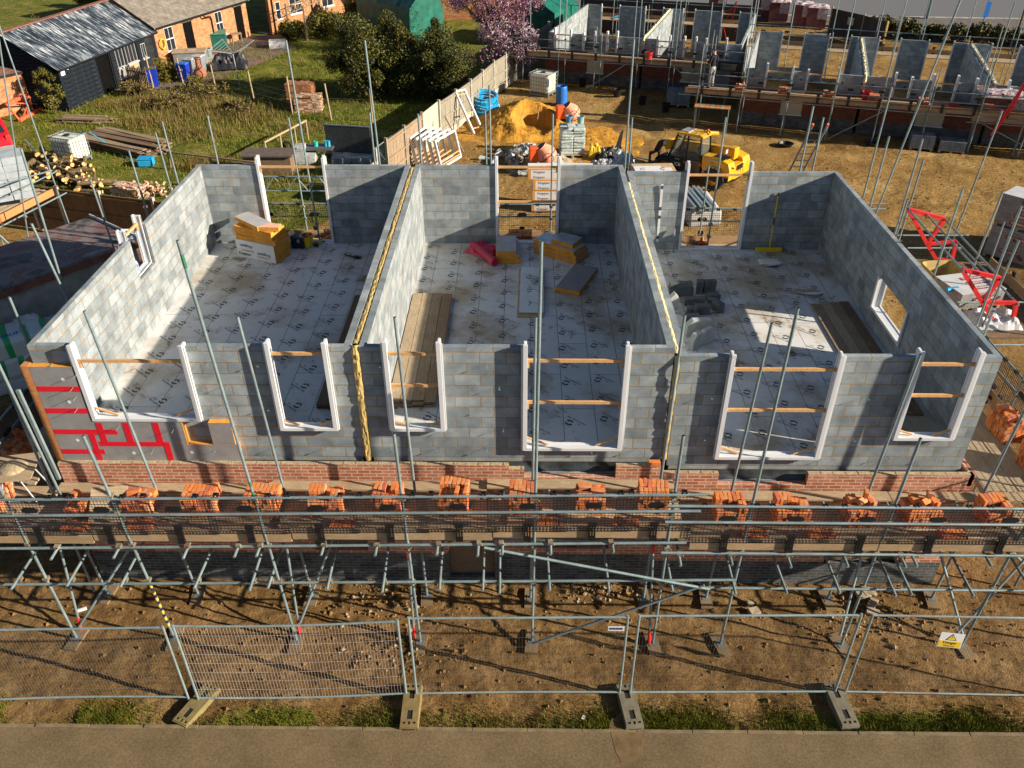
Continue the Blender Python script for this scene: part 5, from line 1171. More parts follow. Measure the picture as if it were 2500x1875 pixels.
    mb=MB(); pts=[(.32+.06*math.sin(R(a)),.52+.17*math.cos(R(a)),1.42+.14*math.sin(R(a))) for a in range(0,361,24)]; mb.path(pts,.018,6); mb.tube((.45,.52,1.05),(.32,.52,1.42),.03,6); mb.build('steering_wheel',BLKP,t)
    return t
def wheel_part(t,x,y,z,r,w,s):
    prof=[(r*.56,-w*.42),(r*.80,-w*.5),(r*.95,-w*.48),(r,-w*.36),(r,w*.36),(r*.95,w*.48),(r*.80,w*.5),(r*.56,w*.42)]
    mb=MB().lathe(prof,n=28); mb.v=[(v[0],v[2],v[1]) for v in mb.v]; mb.f=[f[::-1] for f in mb.f]
    for k in range(18):
        a=2*math.pi*k/18
        for sd in (-1,1):
            aa=a+(.17 if sd>0 else 0); M=Matrix.Rotation(aa,4,'Y')@Matrix.Translation((r*1.005,sd*w*.24,0))@Matrix.Rotation(sd*.5,4,'X'); mb.box(-.02,.035,-w*.25,w*.25,-.028,.028,M=M)
    o=mb.build('wheel',TYRE,t); o.location=(x,y,z)
    p2=[(.001,.10*s),(r*.22,.10*s),(r*.25,.02*s),(r*.46,.03*s),(r*.56,w*.40*s),(r*.60,w*.43*s)]
    m2=MB().lathe([(a,b) for a,b in p2],n=24); m2.v=[(v[0],v[2],v[1]) for v in m2.v]; m2.build('rim',YEL,o)
    return o

tl=telehandler()
for wx in (1.05,-1.40):
    for sd in (1,-1): wheel_part(tl,wx,sd*.80,.48,.48,.34,sd)
def arc_fender(x,y0,y1,r,a0,a1,mat,z=.48):
    mb=MB(); n=8
    for i in range(n):
        a=R(a0+(a1-a0)*i/n);b=R(a0+(a1-a0)*(i+1)/n); A=(x+r*math.cos(a),z+r*math.sin(a));B=(x+r*math.cos(b),z+r*math.sin(b)); A2=(x+(r-.03)*math.cos(a),z+(r-.03)*math.sin(a));B2=(x+(r-.03)*math.cos(b),z+(r-.03)*math.sin(b))
        mb.quad([(A[0],y0,A[1]),(A[0],y1,A[1]),(B[0],y1,B[1]),(B[0],y0,B[1])],None,0,True); mb.quad([(A2[0],y1,A2[1]),(A2[0],y0,A2[1]),(B2[0],y0,B2[1]),(B2[0],y1,B2[1])],None,0,True)
        mb.quad([(A2[0],y1,A2[1]),(B2[0],y1,B2[1]),(B[0],y1,B[1]),(A[0],y1,A[1])])
    return mb
for sd in (1,-1):
    y0,y1=(.58,1.0) if sd>0 else (-1.0,-.58)
    arc_fender(1.05,y0,y1,.58,25,165,BLKP).build('front_mudguard',plain('mudguard_slate',(.05,.06,.065),.5),tl); arc_fender(-1.40,y0,y1,.58,20,175,GREYP).build('rear_mudguard',GREYL,tl)
MB().lathe([(.001,.11),(.04,.10),(.055,.05),(.055,0)],(-.55,.25,2.24),12).build('beacon',ORGM,tl); MB().lathe([(.001,.07),(.03,.06),(.035,0)],(-.30,.80,2.22),10).build('green_lamp',plain('green_lens',(.01,.25,.05),.2),tl)
MB().tube((-.85,-.1,2.12),(-.62,.25,2.18),.10,12).build('air_canister',YEL,tl); MB().path([(-.75,.5,2.2),(-.3,.3,2.32),(.2,.2,2.26)],.018,6).build('roof_hose',BLKP,tl)
for p,a in (((-1.75,.75,1.45),(-.1,.1,.32)),((.95,.95,1.15),(.10,.14,.45))):
    MB().tube(p,Vector(p)+Vector(a),.012,6).build('mirror_arm',BLKP,tl); q=Vector(p)+Vector(a); MB().box(q.x-.02,q.x+.02,q.y-.10,q.y+.10,q.z-.07,q.z+.11).build('mirror',GREYL,tl,bevel=.015)
for q in ((-1.70,.935,1.02),(-.75,.97,1.0),(-2.165,.7,1.1)): MB().box(q[0]-.07,q[0]+.07,q[1]-.02,q[1]+.02,q[2]-.035,q[2]+.035).build('lamp',REDST,tl,bevel=.01)
MB().box(-1.5,-1.0,.932,.94,1.28,1.34).build('grey_stripe',GREYL,tl)
MB().prism([(-2.12,.50),(-1.75,.38),(-.95,.45),(-.95,.62),(-2.15,.70)],1,.9,.945).build('lower_skirt',BLKP,tl); MB().box(-2.165,-2.14,-.25,.30,.88,1.10).build('rear_grille',BLKP,tl)
MB().box(-1.95,-1.3,.42,.86,1.462,1.475).build('dark_tread_strip',BLKP,tl)
for yy in (-.30,-.22,.05): MB().path([(1.5,yy,1.36),(1.1,yy,1.48),(.2,yy,1.52),(-.9,yy,1.62)],.018,5).build('boom_hose',BLKP,tl)
mb=MB(); SD=lambda x,z: frame((x,.962,z),(-1,0,0),(0,0,1)); put_text(mb,'JCB',SD(.40,.70),h=.15); put_text(mb,'HI-VIZ',SD(.42,.97),h=.055); MB()
mb.build('white_lettering',INKW,tl); mb=MB(); put_text(mb,'525',frame((-1.28,.936,1.17),(-1,0,0),(0,0,1)),h=.07); put_text(mb,'JCB',frame((-2.156,.0,.80),(0,-1,0),(0,0,1)),h=.12); mb.build('black_lettering',INK,tl)
MB().box(-.2,.1,.962,.968,.93,.955).build('yellow_flash',YEL,tl)

# sand heap, spilled and dug into from the front
def heap(name,cx,cy,Rr,H,bites,mat,label,cat,seed,n=70,sy=1.0,stuff=False):
    mb=MB(); g=[]
    for j in range(n+1):
        r=[]
        for i in range(n+1):
            x=cx+(i/n*2-1)*Rr*1.5;y=cy+(j/n*2-1)*Rr*1.5*sy; d=math.hypot(x-cx,(y-cy)/sy)/Rr; a=math.atan2(y-cy,x-cx)
            d*=1+.22*mnoise.noise(Vector((math.cos(a)*1.3,math.sin(a)*1.3,seed))); h=H*max(0,1-d**1.25)
            for bx,by,br,bd in bites:
                e=math.hypot(x-bx,y-by)/br
                if e<1.2: h=min(h,bd+max(0,(e-.55))*2.6*H)
            h+=(mnoise.noise(Vector((x*2.2,y*2.2,seed)))*.10+mnoise.noise(Vector((x*6,y*6,seed)))*.05)*min(1,h*4+.15)
            r.append((x,y,h+gzs(x,y)*0-.015-(.12 if d>1.35 else 0)))
        g.append(r)
    for a,b in zip(g[:-1],g[1:]):
        for i in range(n): mb.quad((a[i],a[i+1],b[i+1],b[i]),None,0,True)
    o=mb.build(name,mat); tag(o,label,cat); return o
heap('sand_heap',1.75,29.5,2.75,1.25,[(2.2,28.4,1.5,.12)],SAND,'golden building sand heap dug out on its front side','sand',3,90)
heap('sand_spill',4.75,26.9,1.8,.20,[],SAND,'low trampled spill of sand right of the heap','sand',8,60,1.5)
for k,(zx,zy,l) in enumerate(((130,930,.9),(265,905,.8))):
    a=at('c',zx-(30 if k==0 else 15),zy+100,.7); b=aty('c',zx,zy,a.y+.15); mb=MB().tube(a,b,.018,7); t=mb.build('shovel_shaft',SCB); tag(t,['shovel handle standing in the left of the sand heap','shovel handle standing in the middle of the sand heap'][k],'shovel')
heap('rubble_mound',2.35,24.3,1.5,.55,[],STON,'mound of broken stone beside the grey block rubble','rubble',12,50,.8)
mb=MB()
for k in range(170):
    a=rnd.uniform(0,6.28);r=abs(rnd.gauss(0,.75)); x=1.9+r*math.cos(a)*1.15;y=24.35+r*math.sin(a)*.7; h=max(.0,.62*(1-r/1.7)); s=rnd.uniform(.06,.16)
    mb.box(-s*rnd.uniform(.8,1.6),s*1.2,-s*.7,s*.7,-s*.6,s*.6,rnd.choice((0,0,1)),M=rotM((x,y,h+.05),rnd.uniform(0,6),rnd.uniform(-.8,.8),rnd.uniform(-.8,.8)),j=s*.25)
tag(mb.build('block_rubble',[STOG,STON]),'heap of broken grey block pieces behind the middle house','rubble',kind='stuff')
def mixer(label,x,y,rz,flip=False):
    t=thing('cement_mixer',label,'cement mixer',(x,y,0),rz,'orange drum cement mixers')
    pr=[(.001,-.34),(.22,-.34),(.40,-.18),(.44,0),(.40,.16),(.26,.42),(.27,.46)]
    M=rotM((0,0,.78),0,R(-38)); mb=MB().lathe(pr,n=22); mb.v=[tuple(M@Vector(v)) for v in mb.v]; mb.build('drum',ORGP,t)
    mb=MB(); mb.tube(M@Vector((0,0,.45)),M@Vector((0,0,.461)),.26,18); mb.build('drum_mouth',INK,t)
    M2=M; mb=MB(); pts=[tuple(M@Vector((.44*math.cos(R(a)),.44*math.sin(R(a)),0))) for a in range(0,361,18)]; mb.path(pts,.022,6); mb.build('gear_ring',plain('dark_ring',(.1,.05,.03),.6),t)
    mb=MB(); 
    for sx in (-.47,.47): mb.tube((sx,0,.78),(sx*.9,.05,.25),.028,7); mb.tube((sx*.9,.05,.25),(sx,-.55,.05),.026,7); mb.tube((sx*.9,.05,.25),(sx,.45,.16),.026,7)
    mb.tube((-.47,0,.78),(.47,0,.78),.03,7); mb.tube((-.43,.05,.25),(.43,.05,.25),.03,7); mb.build('frame',ORGM,t)
    MB().box(.50,.80,-.20,.22,.45,1.0).build('engine_cover',ORGM,t,bevel=.04) if not flip else MB().box(-.20,.20,.35,.75,.55,1.15).build('engine_cover',ORGM,t,bevel=.04)
    for sx in (-.5,.5):
        mb=MB().lathe([(.06,-.04),(.17,-.05),(.18,0),(.17,.05),(.06,.04)],n=14); mb.v=[(v[2]+sx,v[0]+.45,v[1]+.17) for v in mb.v]; mb.build('wheel',TYRE,t)
    mb=MB(); pts=[(-.62+.0*a,.23*math.cos(R(a)),.82+.23*math.sin(R(a))) for a in range(0,361,24)]; mb.path(pts,.014,6); mb.build('hand_wheel',BLKP,t)
    return t
mixer('orange cement mixer standing at the right of the sand heap',3.95,29.0,R(100),True); mixer('orange cement mixer behind the middle house beside the insulation packs',2.62,22.9,R(95),True)
# tanks
def ibc(label,x,y,rz,wd=1.0,dp=1.2,par=None):
    t=thing('water_tank',label,'water tank',(x,y,.02),rz,'white caged water tanks'); w,d=wd/2,dp/2
    MB().box(-w+.02,w-.02,-d+.02,d-.02,.16,1.12).build('bottle',TANK,t,bevel=.10)
    MB().lathe([(.13,0),(.13,.05),(.09,.06),(.001,.06)],(0,0,1.12),14).build('lid',BLKP,t)
    mb=MB()
    for k in range(6):
        z=.18+k*.19
        for a,b in (((-w,-d),(w,-d)),((w,-d),(w,d)),((w,d),(-w,d)),((-w,d),(-w,-d))): mb.tube((*a,z),(*b,z),.011,5)
    for k in range(7):
        x_=-w+k*wd/6
        for yy in (-d,d): mb.tube((x_,yy,.15),(x_,yy,1.15),.011,5)
    for k in range(1,8):
        y_=-d+k*dp/8
        for xx in (-w,w): mb.tube((xx,y_,.15),(xx,y_,1.15),.011,5)
    for x_ in (-.2,.2): mb.tube((x_,-d,1.15),(x_,d,1.15),.012,5)
    for a,b in (((-w,-d),(w,-d)),((w,-d),(w,d)),((w,d),(-w,d)),((-w,d),(-w,-d))): mb.tube((*a,1.15),(*b,1.15),.016,5)
    mb.build('cage',STEEL,t)
    mb=MB()
    for yy in (-d+.08,0,d-.08): mb.box(-w,w,yy-.06,yy+.06,.10,.14)
    for xx in (-w+.06,0,w-.06): mb.box(xx-.05,xx+.05,-d,d,.0,.10)
    mb.build('pallet',STEEL_D,t); return t
a=at('v',1290,1560);b=at('v',1660,1400);rz=math.atan2(b.y-a.y,b.x-a.x); d_=(b-a).normalized(); n_=Vector((-d_.y,d_.x,0)); c=a+d_*.5+n_*.6; ibc('white caged water tank in the rough garden beside the log pile',c.x,c.y,rz)
a=at('q',545,1320);b=at('q',680,1250); d_=(b-a).normalized(); n_=Vector((-d_.y,d_.x,0)); rz=math.atan2(d_.y,d_.x); c=a+d_*.5+n_*.6; I2=ibc('white caged water tank behind the sand heap in the yard',c.x,c.y,rz)
MB().box(-.46,-.14,-.615,-.608,.55,.95).build('paper_label',GREYL,I2)
a=at('q',722,1440); t=thing('plastic_barrel','open topped blue plastic barrel behind the sand heap','barrel',(a.x,a.y+.3,.02)); MB().lathe([(.001,.02),(.27,.02),(.29,.08),(.30,.45),(.29,.9),(.27,.97),(.255,.97),(.26,.2),(.001,.15)],n=22).build('body',BLU,t)
# cement bags on a pallet, buckets on top
a=at('c',450,1325);b=at('c',630,1340); c=(a+b)/2; t=thing('cement_pallet','pallet of pale green wrapped cement bags by the sand','cement pallet',(c.x,c.y+.45,.02),.08)
mb=MB(); 
for k in range(9):
    for i in range(2):
        for j in range(2): mb.box(-.53+.53*i+rnd.uniform(-.02,.02),.0+.53*i,-.45+.45*j+rnd.uniform(-.03,.03),.0+.45*j,.14+k*.128,.14+k*.128+.12,j=.022)
mb.build('bags',BAGW,t,bevel=.035); mb=MB()
for yy in (-.45,0,.45): mb.box(-.55,.55,yy-.05,yy+.05,.1,.13)
for xx in (-.5,0,.5): mb.box(xx-.05,xx+.05,-.5,.5,0,.1)
mb.build('pallet',SCB,t)
def bucket(label,x,y,z,mat,r=.15,h=.28,cat='bucket',grp=None,inner=None):
    t=thing('bucket',label,cat,(x,y,z),0,grp); MB().lathe([(.001,.0),(r*.8,0),(r,h),(r*1.06,h),(r*1.06,h+.015),(r*.93,h+.015),(r*.75,.03),(.001,.03)],n=18).build('body',mat,t); MB().path([(r*math.cos(R(a)),-.03-.3*r*math.sin(R(a)),h-.04-r*.4*math.sin(R(a))) for a in range(0,181,30)],.005,4).build('handle',STEEL_D,t); return t
bucket('blue grey bucket at the left on the cement bags',c.x-.15,c.y+.55,1.40,plain('blue_grey_bucket',(.12,.28,.36),.5),.16,.3); bucket('pale teal bucket at the right on the cement bags',c.x+.35,c.y+.5,1.40,plain('teal_bucket',(.25,.42,.40),.5),.17,.3)
o=MB().box(-.18,.18,-.14,.14,0,.12).build('cement_bag',BAGW,bevel=.03); o.location=(c.x-.1,c.y+.02,1.40); o.rotation_euler=(0,0,.1); tag(o,'single pale bag lying on the front of the cement pallet','bag')
for k,(x,y,l) in enumerate(((4.98,36.76,'black bucket farthest left along the back row plinth'),(6.72,34.58,'black bucket with a white mark in the shade of the back row'),(7.92,33.22,'black bucket left of the grey block pallet'),(8.99,31.93,'black bucket in front of the grey block pallet'),(13.75,26.4,'black tub left of the bigger tub by the right back scaffold'),(17.8,26.6,'black tub lying by the foot of the right back scaffold'))): bucket(l,x,y,.02,BLKP,.22 if k<4 else .34,.38 if k<4 else .12,'bucket','black buckets along the back row')
# concrete block packs
def blockpack(label,x,y,rz,w=1.2,d=.8,h=.9,mat=None,par=None,z=.0,txt=False,grp=None):
    t=thing('block_pack',label,'block pack',(x,y,z),rz,grp); mb=MB()
    nx=max(2,int(w/.22)); nz=max(2,int(h/.22))
    for k in range(nz):
        for i in range(nx): mb.box(-w/2+i*w/nx+.004,-w/2+(i+1)*w/nx-.004,-d/2+rnd.uniform(-.01,.01),d/2+rnd.uniform(-.01,.01),.12+k*h/nz+.003,.12+(k+1)*h/nz-.003,j=.004)
    mb.build('blocks',mat or STOG,t); mb=MB()
    for yy in (-d/2+.06,d/2-.06): mb.box(-w/2,w/2,yy-.05,yy+.05,.08,.115)
    for xx in (-w/2+.06,0,w/2-.06): mb.box(xx-.05,xx+.05,-d/2,d/2,0,.08)
    mb.build('pallet',SCB,t); return t
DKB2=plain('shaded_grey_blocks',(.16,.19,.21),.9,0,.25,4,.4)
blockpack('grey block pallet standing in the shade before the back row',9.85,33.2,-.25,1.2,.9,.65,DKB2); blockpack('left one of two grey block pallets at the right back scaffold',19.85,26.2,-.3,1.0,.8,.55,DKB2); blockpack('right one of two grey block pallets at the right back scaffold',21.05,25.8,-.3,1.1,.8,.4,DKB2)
THW=plain('thermal_block_wrap',(.55,.55,.55),.45,0,.1,5); THG=plain('thermal_block_grey',(.26,.255,.25),.8,0,.25,5,.3); BANN=plain('red_brown_band',(.28,.05,.03),.6)
def thermal(label,x,y,z,rz,w,d,h,rows,top=True,grp=None):
    t=thing('block_pack',label,'block pack',(x,y,z),rz,grp); MB().box(-w/2,w/2,-d/2,d/2,.12,.12+h-.012,j=.008).build('blocks',THG,t,bevel=.01)
    MB().box(-w/2-.005,w/2+.005,-d/2-.005,d/2+.005,.12+h-.010,.12+h).build('wrap_top',THW,t)
    mb=MB(); tx=MB()
    for k in range(rows):
        zz=.12+h*(k+.5)/rows
        for xx in ((0.05+.06*k),): MB().box(xx-.33,xx+.33,-d/2-.010,-d/2-.006,zz-.07,zz+.07).build('label_band',BANN,t); put_text(tx,'THERMALITE',frame((xx,-d/2-.012,zz-.035),(1,0,0),(0,0,1)),w=.58)
    if top:
        for k in range(3): yy=-d/2+.2+k*.25; MB().box(-.15,.55,yy-.07,yy+.07,.12+h+.002,.12+h+.005).build('label_band',BANN,t); put_text(tx,'THERMALITE',frame((.2,yy-.035,.12+h+.007),(1,0,0),(0,1,0)),w=.6)
    tx.build('lettering',INKW,t); mb=MB()
    for yy in (-d/2+.06,0,d/2-.06): mb.box(-w/2,w/2,yy-.05,yy+.05,.09,.118)
    for xx in (-w/2+.06,0,w/2-.06): mb.box(xx-.05,xx+.05,-d/2,d/2,0,.09)
    mb.build('pallet',SCB,t); return t
a=at('u',1690,1015,1.15);b=at('u',2212,1170,1.15); rz=math.atan2(b.y-a.y,b.x-a.x); d_=(b-a).normalized(); n_=Vector((-d_.y,d_.x,0)); c=a+d_*.75+n_*.5
thermal('lower shaded aircrete block pack at the right edge of the yard',c.x-.02,c.y,.0,rz,1.5,1.0,1.0,2,False); thermal('upper aircrete block pack with white lettering at the right edge',c.x,c.y,1.13,rz,1.5,1.0,1.0,4)
c2=c+n_*1.6+d_*.8; thermal('aircrete block pack behind the lettered one',c2.x,c2.y,1.0,rz,1.4,1.0,1.0,3,False); thermal('lowest aircrete block pack behind the lettered one',c2.x,c2.y,0,rz,1.4,1.0,.9,2,False)
# on the right loading bay: ochre tub, lettered block pack, white bags
p=[at('h',*q,2.95) for q in ((1330,685),(1620,668),(1800,855),(1510,862))]
t=thing('mortar_tub','ochre mortar tub with rounded corners on the right loading bay','tub',((p[0]+p[2])/2).to_tuple()[:2]+(2.46,),0); c=Vector((t.location.x,t.location.y,0))
mb=MB(); ring=lambda s,z:[Vector((q.x-c.x,q.y-c.y,0))*s+Vector((0,0,z)) for q in p]
def rr(pts,k=.18):
    o=[]
    for i in range(4):
        a=pts[i-1];b=pts[i];e=pts[(i+1)%4]
        for f in (0,.33,.66,1): o.append((b+(a-b)*k*(1-f)**2*1.0+(e-b)*k*f**2))
    return o
A=rr(ring(1,.5));B=rr(ring(.82,.05));C_=rr(ring(.78,.08));D_=rr(ring(.95,.5));E_=rr(ring(1.04,.5))
for X_,Y_ in ((B,A),(A,E_),(E_,D_),(D_,C_)):
    for i in range(16): k=(i+1)%16; mb.quad((X_[i],X_[k],Y_[k],Y_[i]),None,0,True)
mb.quad(C_); mb.build('body',plain('ochre_tub',(.42,.30,.10),.55,0,.25,5),t)
a=at('h',1480,880,2.95); b=at('h',1720,890,2.95); thermal('white topped aircrete block pack on the right loading bay',12.78,6.95,2.45,.25,1.25,1.0,.42,1,True)
o=crumple(.55,.45,.35,4,20,16).build('white_sack',THW); o.location=(13.0,5.95,2.46); tag(o,'white crumpled sack on the loading bay behind the guard mesh','sack')
o=MB().path([(0,0,0),(.08,.03,0),(.3,.06,.02)],.05,8).build('trowel_glove',BLUP,bevel=0); o.location=at('h',1560,925,2.95); tag(o,'blue grey glove lying by the ochre tub','glove')
mb=MB()
for k in range(60):
    a=rnd.uniform(0,6.28);r=abs(rnd.gauss(0,.25)); mb.ball((r*math.cos(a),r*math.sin(a)*1.3,.1+.4*max(0,1-r*1.6)*rnd.random()),rnd.uniform(.05,.1),0,6,(1,1,.7),.2)
o=mb.build('black_netting',plain('black_net',(.02,.02,.022),.6,0,.5,9)); o.location=(11.1,2.75,2.46); tag(o,'heap of bundled black netting behind the corner brick stack','netting')
# pale pack and steel lintels beside the right house rear opening
a=at('t',390,905,.95); t=thing('carton_pack','white and brown carton pack beside the telehandler wheel','carton',(a.x,a.y,.02),.05); MB().box(-.85,.85,-.6,.6,0,.93).build('body',CARD,t,bevel=.02); MB().box(-.80,.30,-.55,.25,.931,.945).build('white_sheet',WHT,t); MB().box(.32,.70,-.55,.05,.931,.941).build('white_sheet',WHT,t); mb=MB()
for xx in (-.45,.35):
    mb.path([(xx+.1*math.cos(R(a_)),-.1+.1*math.sin(R(a_)),.947) for a_ in range(40,320,30)],.012,4)
mb.build('arrow_marks',INK,t)
a=at('t',1100,1430,.7); t=thing('lintel_bundle','bundle of shiny galvanised steel lintels on white wrap','steel lintels',(a.x,a.y,.02),R(8)); ZN=steel('zinc_lintel',(.42,.52,.55),.2,.35,.6)
for k in range(5): MB().prism([(-.08,0),(.08,0),(.08,.02),(.045,.02),(.045,.2),(-.045,.2),(-.045,.02),(-.08,.02)],1,-1.0-.1*(k%2),1.0).build('lintel',ZN,t,loc=(-.36+k*.185,0,.62+.03*(k%2)))
MB().box(-.45,.75,-.95,.95,0,.6,j=.05).build('wrap',THW,t,bevel=.08)
# insulation packs behind the middle house
a=at('g',245,345); b=at('g',430,345)
for k in range(4):
    for i in range(2):
        t=thing('insulation_pack',[['lowest left','lowest right'],['second left','second right'],['third left','third right'],['top left','top right']][k][i]+' orange sided insulation pack stacked behind the middle house','pack',(1.95+i*1.25+.02*k,18.55+.05*rnd.random(),.02+k*.42),.02*rnd.uniform(-1,1),'insulation packs stacked behind the middle house')
        if k==3: t.location.x-=.2
        m_=MB().box(0,1.2,0,.62,0,.44); m_.mi=[1,1,0,0,0,1]; m_.build('body',[FOAM,WHT],t,bevel=.008); mb=MB()
        for q in range(2): put_text(mb,KT,frame((.42,-.004,.27-q*.2),(1,0,0),(0,0,1)),h=.085)
        mb.build('lettering',INKN,t); mb=MB(); put_text(mb,'Kool',frame((.95,-.004,.27),(1,0,0),(0,0,1)),h=.07); mb.build('tint_lettering',INKO,t); MB().box(.10,1.14,-.003,-.001,.05,.38).build('paper_front',WHT,t)
# wrapped rubbish near the telehandler
a=at('c',870,1290,.3); o=crumple(.75,.40,.55,21,30,20).build('black_sheeting',BLKP); o.location=(a.x-.05,a.y+.3,.03); o.rotation_euler=(0,0,.5); tag(o,'crumpled black sheeting with a stiff corner sticking up','sheeting')
MB().prism([(0,0),(.28,.0),(.36,.75),(.22,.62)],1,-.02,.02).build('stiff_corner',BLKP,o,loc=(.25,-.1,.4))
a=at('c',980,1360,.1); o=crumple(.45,.4,.6,25,20,16).build('white_bag',SILV); o.location=(a.x,a.y,.03); tag(o,'white rubbish bag at the right of the black sheeting','bag'); a=at('c',840,1375,.1); o=crumple(.5,.28,.3,27,20,16).build('white_bag',THW); o.location=(a.x,a.y,.03); tag(o,'flat white plastic bag in front of the black sheeting','bag')
a=at('c',735,1335,0); o=crumple(.30,.22,.75,29,16,12).build('yellow_sack',plain('yellow_sack',(.72,.50,.03),.5,0,.25,5)); o.location=(a.x,a.y+.1,.03); tag(o,'yellow sack leaning at the left of the black sheeting','sack')
a=at('b',2120,945,0)
for k,(dx,dy,s) in enumerate(((0,0,.42),(.35,.5,.3))): o=crumple(s,s*.8,s*.7,31+k,16,12).build('white_bag',THW); o.location=(a.x+dx,a.y+dy,.02); tag(o,['larger white bag by the blue pipe coil','smaller white bag behind the larger one near the fence'][k],'bag')
a=at('b',1965,960,0); t=thing('pipe_coil','coil of bright blue water pipe leaning by the fence','pipe coil',(a.x-.05,a.y+.1,.0),.3); mb=MB()
for k in range(15):
    r=.55+.10*((k*7)%5)/5; h=.08+.045*k; mb.path([(r*math.cos(R(q))*1.05,r*math.sin(R(q))*.9+.25*(h),h+.06*math.sin(R(q*1+k*40))+.18*math.sin(R(q))+.18) for q in range(0,361,20)],.04,6)
mb.build('pipe',BLUP,t)
# ladder at the rear scaffold
for k,(b0,t0) in enumerate(((('d',265,1440),('d',470,1050)),(('d',325,1440),('d',510,1085)))):
    pass
tp=aty('d',490,1060,10.62); t=thing('ladder','aluminium ladder with red end caps leaning on the rear scaffold','ladder'); b0=aty('d',290,1445,11.6); d_=(tp-b0); b0=b0-d_*((b0.z-.02)/d_.z) if d_.z>0 else b0
for sx in (-.2,.2): MB().tube(b0+Vector((sx,0,0)),tp+Vector((sx,0,0)),.03,8).build('stile',STEEL,t); MB().tube(tp+Vector((sx,0,0)),tp+Vector((sx,0,0))+d_.normalized()*.06,.034,8).build('end_cap',ORGST,t)
n_r=int(d_.length/.28)
L=(tp-b0).length
for i in range(1,int(L/.28)): p=b0.lerp(tp,i*.28/L); MB().tube(p-Vector((.2,0,0)),p+Vector((.2,0,0)),.015,6).build('rung',STEEL,t)
# white formers stacked against the fence
def rectf(name,par,w,h,M,d=.10):
    mb=MB(); J=.085
    for q in ((-w/2,-w/2+J,0,h),(w/2-J,w/2,0,h),(-w/2+J,w/2-J,0,J),(-w/2+J,w/2-J,h-J,h)): mb.box(q[0],q[1],-d/2,d/2,q[2],q[3],M=M); mb.box(q[0]+.015,q[1]-.015,-d/2-.02,-d/2,q[2]+.01,q[3]-.01,M=M)
    return mb.build(name,PVC,par)
for k in range(6):
    rz=R(74-2*k); t=thing('window_former',['leftmost leaning white former of the stack by the slatted fence','second leaning white former from the left in the stack','third leaning white former in the stack','fourth leaning white former in the stack','fifth leaning white former in the stack','front right leaning white former with battens across its foot'][k],'window former',(-3.05+.30*k,24.6-.12*k,0),rz,'white window formers stacked by the fence')
    M=rotM((0,0,.02),0,R(-13)); rectf('frame',t,1.75,1.25,M)
    for zz in (.16,.32): batten(M@Vector((-.8,-.02,zz)),M@Vector((.8,-.02,zz)),.05,.035).build('batten',PINE,t)
for k,(b0,t0,w,l) in enumerate(((('b',1895,1120),('b',1735,760),.75,'tall white former leaning on the pale sheet fence'),(('b',2030,900),('b',1985,800),.7,'white former lying against the concrete fence behind the blue coil'))):
    a=at(*b0,0); 
    if k==0: b=aty(*t0,a.y+.9)
    else: b=aty(*t0,a.y+.5)
    t=thing('window_former',l,'window former',tuple(a),0,'white window formers stacked by the fence'); d_=(b-a); xd=Vector((.55,.83,0)); xd=(xd-d_.normalized()*xd.dot(d_.normalized())); M=frame((0,0,0),xd,d_)
    mb=MB(); L=d_.length; J=.085
    for q in ((-w/2,-w/2+J,0,L),(w/2-J,w/2,0,L),(-w/2+J,w/2-J,L-J,L)): mb.box(q[0],q[1],q[2],q[3],-.05,.05,M=M)
    mb.build('frame',PVC,t)
    for f in (.12,.48,.9): batten(M@Vector((-w/2,L*f,0)),M@Vector((w/2,L*f,0)),.05,.035).build('batten',PINE,t)
# ---------------------------------------------------------------- boundary fences, garden, outbuildings and trees
def poly_fence(label,pts,ht,mat,postmat,name='timber_fence',rail=True,board=.0,gravel=True,group=None):
    t=thing(name,label,'fence',pts[0],0,group); o=Vector(pts[0])
    for k,(a,b) in enumerate(zip(pts[:-1],pts[1:])):
        a=Vector(a)-o;b=Vector(b)-o; d=(b-a).normalized(); n_=Vector((-d.y,d.x,0)); M=frame(a,d,n_); L=(b-a).length
        mb=MB(); w=.15; x=.05
        while x<L-.05:
            e=min(x+w-.008,L-.05); mb.box(x,e,-.012+rnd.uniform(0,.01),.012,.28 if gravel else .05,ht-.05+rnd.uniform(-.01,.01),M=M); x+=w
        for z in (.5,ht*.55,ht-.15): mb.box(.05,L-.05,-.05,-.014,z-.04,z+.04,M=M)
        mb.box(.03,L-.03,-.03,.03,ht-.05,ht-.01,M=M); mb.build('panel',mat,t)
        if gravel: MB().box(.05,L-.05,-.02,.02,0,.28,M=M).build('gravel_board',CONC,t)
        MB().box(-.05,.05,-.06,.06,0,ht+.12,M=M).build('post',postmat,t)
    b_=Vector(pts[-1])-o; MB().box(b_.x-.05,b_.x+.05,b_.y-.05,b_.y+.05,0,ht+.12).build('post',postmat,t); return t
FL=[(-2.27,27.16),(-1.62,29.0),(-1.02,30.9),(-.5,32.75),(.02,34.8),(.62,36.5),(1.15,38.1),(1.85,40.3),(2.5,42.6),(3.2,45.0),(3.9,47.4),(4.6,49.8)]
poly_fence('pale timber fence with concrete posts between the garden and the yard',[(x,y,0) for x,y in FL],1.78,FENCE,CONC)
poly_fence('pair of brown slatted fence panels behind the stacked white formers',[(-3.95,21.6,0),(-3.42,23.3,0),(-2.86,25.2,0)],1.8,OLDW,FENCE,gravel=False)
t=thing('sheet_panel','pale corrugated sheet fence panel beside the tall leaning former','fence',(-2.82,25.25,0)); d_=Vector((.5,1.85,0)); M=frame((0,0,0),d_,(0,0,1)); mb=MB()
